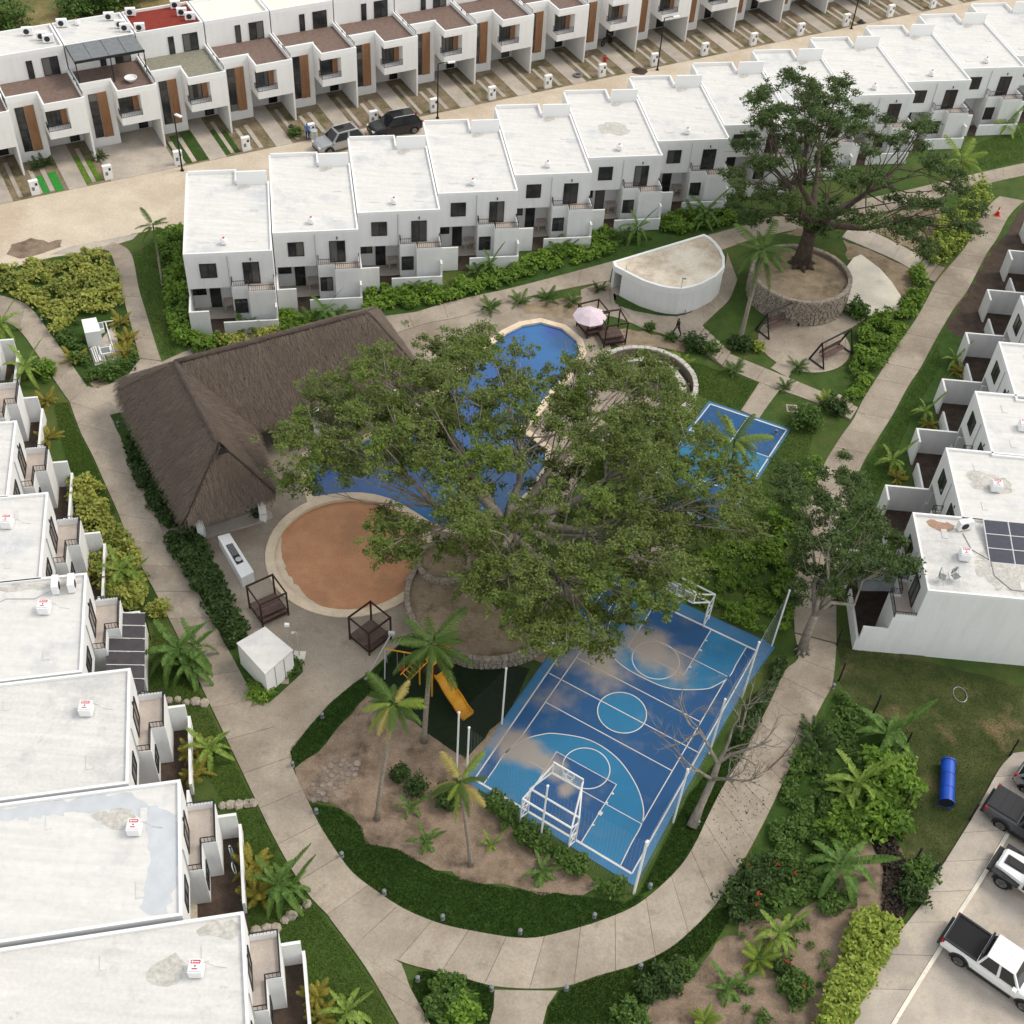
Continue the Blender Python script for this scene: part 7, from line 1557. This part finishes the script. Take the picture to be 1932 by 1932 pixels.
mound('hedge', 'dark green hedge between the left walk and the thatched pavilion', 'hedge', [(240, 835), (262, 850), (300, 920), (345, 985), (318, 996), (296, 970), (262, 905)], .75, 5500, .3, 'leaf_dark', 'hedges', gap=.15)
mound('hedge', 'dark green hedge between the left walk and the white counter', 'hedge', [(320, 1012), (372, 1006), (402, 1071), (435, 1146), (462, 1196), (440, 1225), (420, 1200), (391, 1150), (352, 1070), (323, 1038)], .8, 7500, .3, 'leaf_dark', 'hedges', gap=.15)
mound('hedge', 'yellow-green hedge mass along the middle of the left row', 'hedge', [(135, 915), (170, 905), (195, 930), (205, 990), (240, 1020), (262, 1060), (275, 1130), (250, 1165), (200, 1140), (180, 1080), (160, 1000), (140, 960)], 1.0, 9500, .28, 'leaf_yellow', 'hedges', clump=.9)
mound('hedge', 'long loose green hedge beside the right walk below the concrete fan', 'hedge', [(1620, 640), (1660, 590), (1690, 600), (1710, 560), (1720, 500), (1755, 520), (1735, 575), (1715, 610), (1690, 650), (1655, 705), (1625, 750), (1600, 765), (1590, 740), (1610, 690)], .75, 8000, .27, 'leaf_bright', 'hedges', clump=.8, gap=.42)
mound('hedge', 'lime hedge at the upper end of the right walk, left of the traffic cone', 'hedge', [(1740, 490), (1760, 440), (1800, 400), (1850, 350), (1868, 380), (1845, 410), (1820, 460), (1785, 503), (1760, 510)], 1.2, 5500, .28, 'leaf_lime', 'hedges')
mound('hedge', 'clipped lime-yellow hedge along the sidewalk at the bottom right', 'hedge', [(1610, 1740), (1640, 1728), (1690, 1758), (1645, 1838), (1602, 1922), (1570, 1985), (1530, 1990), (1555, 1880), (1585, 1820)], 1.1, 11000, .26, 'leaf_lime', 'hedges', lump=.25, gap=.06)
mound('hedge', 'dark ragged shrubs along the near edge of the blue court', 'hedge', [(935, 1500), (990, 1550), (1060, 1590), (1130, 1640), (1195, 1680), (1200, 1705), (1150, 1690), (1080, 1650), (1000, 1605), (940, 1560), (920, 1520)], .65, 4500, .22, 'leaf_mid', 'hedges', gap=.5)
mound('hedge', 'lush green growth between the racket court and the right walk', 'hedge', [(1445, 1000), (1490, 960), (1520, 880), (1550, 870), (1500, 1010), (1496, 1130), (1480, 1200), (1450, 1100), (1430, 1060)], .8, 6000, .26, 'leaf_bright', 'hedges', gap=.45)
mound('hedge', 'overgrown green bank on the far side of the blue court goal', 'hedge', [(1270, 1080), (1340, 1040), (1440, 1010), (1440, 1080), (1475, 1190), (1440, 1200), (1390, 1175), (1310, 1135)], .35, 6500, .22, 'leaf_bright', 'hedges', gap=.4)
mound('hedge', 'dense shrub mass between the loop walk and the right shrub bed', 'hedge', [(1440, 1650), (1470, 1600), (1500, 1540), (1540, 1500), (1590, 1530), (1600, 1600), (1560, 1660), (1600, 1700), (1560, 1730), (1500, 1700), (1440, 1720), (1420, 1690)], .6, 6500, .26, 'leaf_mid', 'hedges', gap=.45)
mound('hedge', 'thin leafy strip between the blue court net and the right walk', 'hedge', [(1380, 1420), (1420, 1340), (1465, 1260), (1480, 1240), (1470, 1270), (1440, 1330), (1395, 1420)], .7, 3500, .24, 'leaf_dark', 'hedges')
mound('hedge', 'dark undergrowth between the loop walk and the wire fence of the worn yard', 'hedge', [(1515, 1390), (1560, 1335), (1590, 1310), (1640, 1370), (1690, 1420), (1640, 1510), (1590, 1530), (1540, 1500), (1500, 1540), (1470, 1590), (1450, 1590)], .5, 5500, .26, 'leaf_mid', 'hedges', gap=.5)
mound('hedge', 'low green weeds scattered over the lower right dirt bed', 'hedge', [(1400, 1730), (1500, 1720), (1560, 1740), (1560, 1850), (1500, 1932), (1420, 1932), (1380, 1850)], .35, 1600, .2, 'leaf_mid', 'hedges', gap=.75)
BUSH = [(1672, 1480, 1.4, 1.7, 1500, .42, 'leaf_bright', 'round pale green bush with star-shaped leaves left of the blue tube', 0), (1650, 1540, 1.4, 1.5, 1500, .42, 'leaf_bright', 'light green bush just below the one beside the blue tube', 0), (1590, 1570, 1.2, 1.4, 1800, .26, 'leaf_bright', 'rounded fresh green bush above the broad banana plant', 0), (1735, 1652, .9, 1.0, 1200, .24, 'leaf_mid', 'green bush at the kink of the sidewalk', 0), (1720, 1690, .7, .9, 900, .22, 'leaf_dark', 'dark bush at the edge of the sidewalk below the mulch', 0),
        (1425, 1668, 1.2, 1.1, 1700, .24, 'leaf_dark', 'dark shrub with small red flowers beside the loop walk', 7), (1400, 1710, 1.0, .9, 1300, .24, 'leaf_dark', 'low dark shrub below the red-flowered one', 3), (1500, 1870, .8, .9, 900, .22, 'leaf_mid', 'red-dotted shrub in the lower right dirt bed', 5), (1475, 1830, .5, .7, 400, .2, 'leaf_dark', 'small dark shrub near the bottom of the dirt bed', 3),
        (1260, 1850, .8, .8, 900, .24, 'leaf_dark', 'dark bush at the outer edge of the loop lawn, bottom right', 0), (1225, 1868, .6, .6, 600, .22, 'leaf_dark', 'small dark bush left of the dark bush on the outer lawn', 0), (1295, 1832, .5, .6, 500, .22, 'leaf_mid', 'small green bush on the outer lawn near the dirt bed', 0), (1190, 1920, .8, .6, 900, .22, 'leaf_mid', 'low bush at the bottom edge right of the entrance walk', 0),
        (850, 1880, .9, .8, 1300, .28, 'leaf_mid', 'leafy bush in the triangular lawn island, upper one', 0), (875, 1912, .8, .8, 1200, .28, 'leaf_bright', 'brighter bush low in the triangular lawn island', 0), (825, 1905, .6, .6, 700, .28, 'leaf_mid', 'left bush in the triangular lawn island', 0),
        (755, 1465, .5, .8, 600, .2, 'leaf_dark', 'dark bush beside the pale palm trunk in the play bed', 0), (785, 1490, .6, .8, 600, .2, 'leaf_dark', 'dark bush between the two palms of the play bed', 0), (845, 1512, .7, .9, 900, .2, 'leaf_dark', 'dark bush under the yellowing palm', 0),
        (1310, 655, .9, .9, 1100, .24, 'leaf_dark', 'dark bush beside the lower garden steps', 0), (1340, 665, .7, .8, 800, .24, 'leaf_mid', 'green bush at the foot of the garden steps', 0), (1395, 655, .8, .8, 900, .24, 'leaf_dark', 'dark bush above the garden steps on the lawn', 0), (1430, 660, .5, .6, 500, .22, 'leaf_lime', 'lime bush on the lawn left of the round paving', 0), (1225, 620, .4, .5, 300, .2, 'leaf_mid', 'tiny shrub in the bed below the pavilion walk', 0), (1265, 640, .5, .5, 350, .2, 'leaf_mid', 'small shrub just below the walking person', 0), (1285, 588, .3, .6, 250, .2, 'leaf_dark', 'small dark shrub against the curved white wall', 0),
        (1615, 595, .9, 1.2, 900, .3, 'leaf_mid', 'open leafy sapling at the lower corner of the concrete fan', 0), (1480, 990, 1.0, 1.4, 1200, .26, 'leaf_bright', 'bright bush under the slender tree', 0), (1575, 775, .8, 1.0, 1000, .24, 'leaf_dark', 'dark bush at the right walk below the small steps', 0), (1520, 800, 1.0, 1.4, 1300, .24, 'leaf_mid', 'tall loose bush on the lawn below the cross walk', 0),
        (548, 1262, .6, .5, 700, .2, 'leaf_mid', 'low bush at the right foot of the white kiosk', 0), (490, 1308, .7, .5, 900, .2, 'leaf_bright', 'bright low bush at the front foot of the white kiosk', 0), (300, 1155, .6, .8, 700, .22, 'leaf_yellow', 'yellow flowering bush behind the large banana clump', 0), (85, 705, .8, .9, 900, .26, 'leaf_bright', 'bright bush next to the light banana plant at the upper left', 0), (715, 262, .5, .5, 400, .2, 'leaf_dark', 'low weeds on a back-row driveway near the black car', 0), (557, 255, .6, .7, 700, .2, 'leaf_mid', 'green shrub on the driveway left of the man in blue', 0),
        (200, 10, 3.0, 2.6, 3000, .4, 'leaf_mid', 'large green bush in the dry field behind the red roof', 0), (270, -20, 3.5, 3.0, 3000, .4, 'leaf_mid', 'spreading bush at the top edge behind the red roof', 0), (5, 50, 2.4, 2.4, 2000, .4, 'leaf_mid', 'green bush at the top left corner behind the first roof', 0), (150, 25, 2.0, 1.8, 1500, .4, 'leaf_mid', 'smaller bush in the dry field left of the red roof', 0)]
for (px, py, r_, h, n, ls, mt, lb, fl) in BUSH: blob('bush', lb, px, py, r_, h, n, ls, mt, flower=fl)
# ------------------------------------------------------------------ grass on the lawns and litter
GB = []
def blades(px, n, h, mat, acc):
    Q = sample_poly(px, n); a = rng.uniform(0, 6.28, n); d = np.stack([np.cos(a), np.sin(a), 0*a], 1); B_ = np.concatenate([Q, np.zeros((n, 1))], 1)
    hh = h*rng.uniform(.5, 1.2, n); le = np.stack([rng.normal(0, .5, n)*hh, rng.normal(0, .5, n)*hh, hh], 1); w = .014+.012*rng.random(n)[:, None]
    acc.append(np.stack([B_-d*w, B_+d*w, B_+le+d*w*.2, B_+le-d*w*.2], 1))
LOOP = [(585, 1516), (640, 1525), (682, 1560), (695, 1592), (755, 1604), (822, 1643), (905, 1667), (1000, 1682), (1085, 1688), (1180, 1705), (1200, 1690), (1215, 1690), (1202, 1707), (1151, 1730), (1091, 1750), (1016, 1769), (966, 1769), (908, 1760), (833, 1744), (760, 1714), (697, 1671), (659, 1639), (609, 1566)]
gd = []; blades(LOOP, 30000, .09, 'd', gd); blades([(1205, 1690), (1300, 1500), (1385, 1395), (1398, 1430), (1366, 1480), (1333, 1545), (1313, 1588), (1288, 1628), (1248, 1670)], 12000, .09, 'd', gd)
blades([(702, 1268), (665, 1293), (623, 1328), (583, 1373), (549, 1413), (546, 1433), (557, 1448), (600, 1418), (650, 1358), (700, 1305), (730, 1262), (750, 1224)], 9000, .09, 'd', gd)
blades([(780, 1850), (790, 1833), (805, 1832), (858, 1843), (908, 1856), (930, 1866), (932, 1899), (922, 1932), (812, 1932), (778, 1870)], 9000, .09, 'd', gd)
blades([(1060, 1868), (1128, 1843), (1198, 1823), (1261, 1793), (1316, 1746), (1340, 1720), (1400, 1700), (1340, 1790), (1280, 1850), (1210, 1900), (1190, 1932), (1030, 1932), (1035, 1899)], 16000, .1, 'd', gd)
qmesh('grass', np.concatenate(gd), MT['blade_dark'], None, 'stuff')['label'] = 'short dark green grass on the loop lawns'
gl = []; blades([(100, 760), (128, 760), (148, 815), (172, 860), (194, 910), (218, 966), (205, 985), (190, 930), (140, 905), (125, 870)], 9000, .09, 'l', gl)
blades([(290, 1160), (335, 1215), (385, 1320), (445, 1443), (515, 1588), (570, 1680), (640, 1766), (700, 1850), (745, 1932), (590, 1932), (575, 1800), (470, 1750), (450, 1560), (350, 1400), (280, 1300)], 26000, .08, 'l', gl)
blades([(1300, 680), (1360, 700), (1430, 722), (1395, 775), (1345, 760), (1310, 740)], 6000, .09, 'l', gl); blades([(1490, 790), (1440, 900), (1400, 960), (1380, 1000), (1440, 990), (1520, 880), (1540, 800)], 6000, .1, 'l', gl)
blades([(1630, 885), (1688, 785), (1740, 697), (1770, 650), (1775, 690), (1720, 790), (1680, 880), (1640, 960)], 6000, .1, 'l', gl); blades([(1585, 1215), (1700, 1240), (1930, 1298), (1925, 1400), (1880, 1445), (1780, 1622), (1710, 1560), (1700, 1430), (1620, 1330)], 14000, .07, 'l', gl)
blades([(1830, 275), (1932, 240), (1932, 305), (1850, 322)], 4000, .12, 'l', gl); blades([(250, 480), (300, 450), (312, 540), (335, 670), (308, 680), (290, 625), (265, 545)], 5000, .1, 'l', gl)
qmesh('grass', np.concatenate(gl), MT['blade'], None, 'stuff')['label'] = 'short green grass on the outer lawns'
lt = sample_poly([(1350, 1500), (1420, 1380), (1470, 1400), (1449, 1520), (1400, 1600), (1330, 1600)], 170)
qmesh('leaf_litter', leafquads(np.concatenate([lt, np.full((len(lt), 1), .075)], 1), .1, .5, 4.), MT['leaf_litter'], None, 'stuff')['label'] = 'scattered dry leaves on the walk below the bare tree'
rk = sample_poly([(1640, 1568), (1670, 1555), (1712, 1640), (1700, 1745), (1662, 1740), (1668, 1640)], 1500)
qmesh('leaf_litter', leafquads(np.concatenate([rk, rng.uniform(.02, .25, (len(rk), 1))], 1), .22, .5, 1.), MT['leaf_litter'], None, 'stuff')['label'] = 'dark heap of cut leaves by the sidewalk bed'
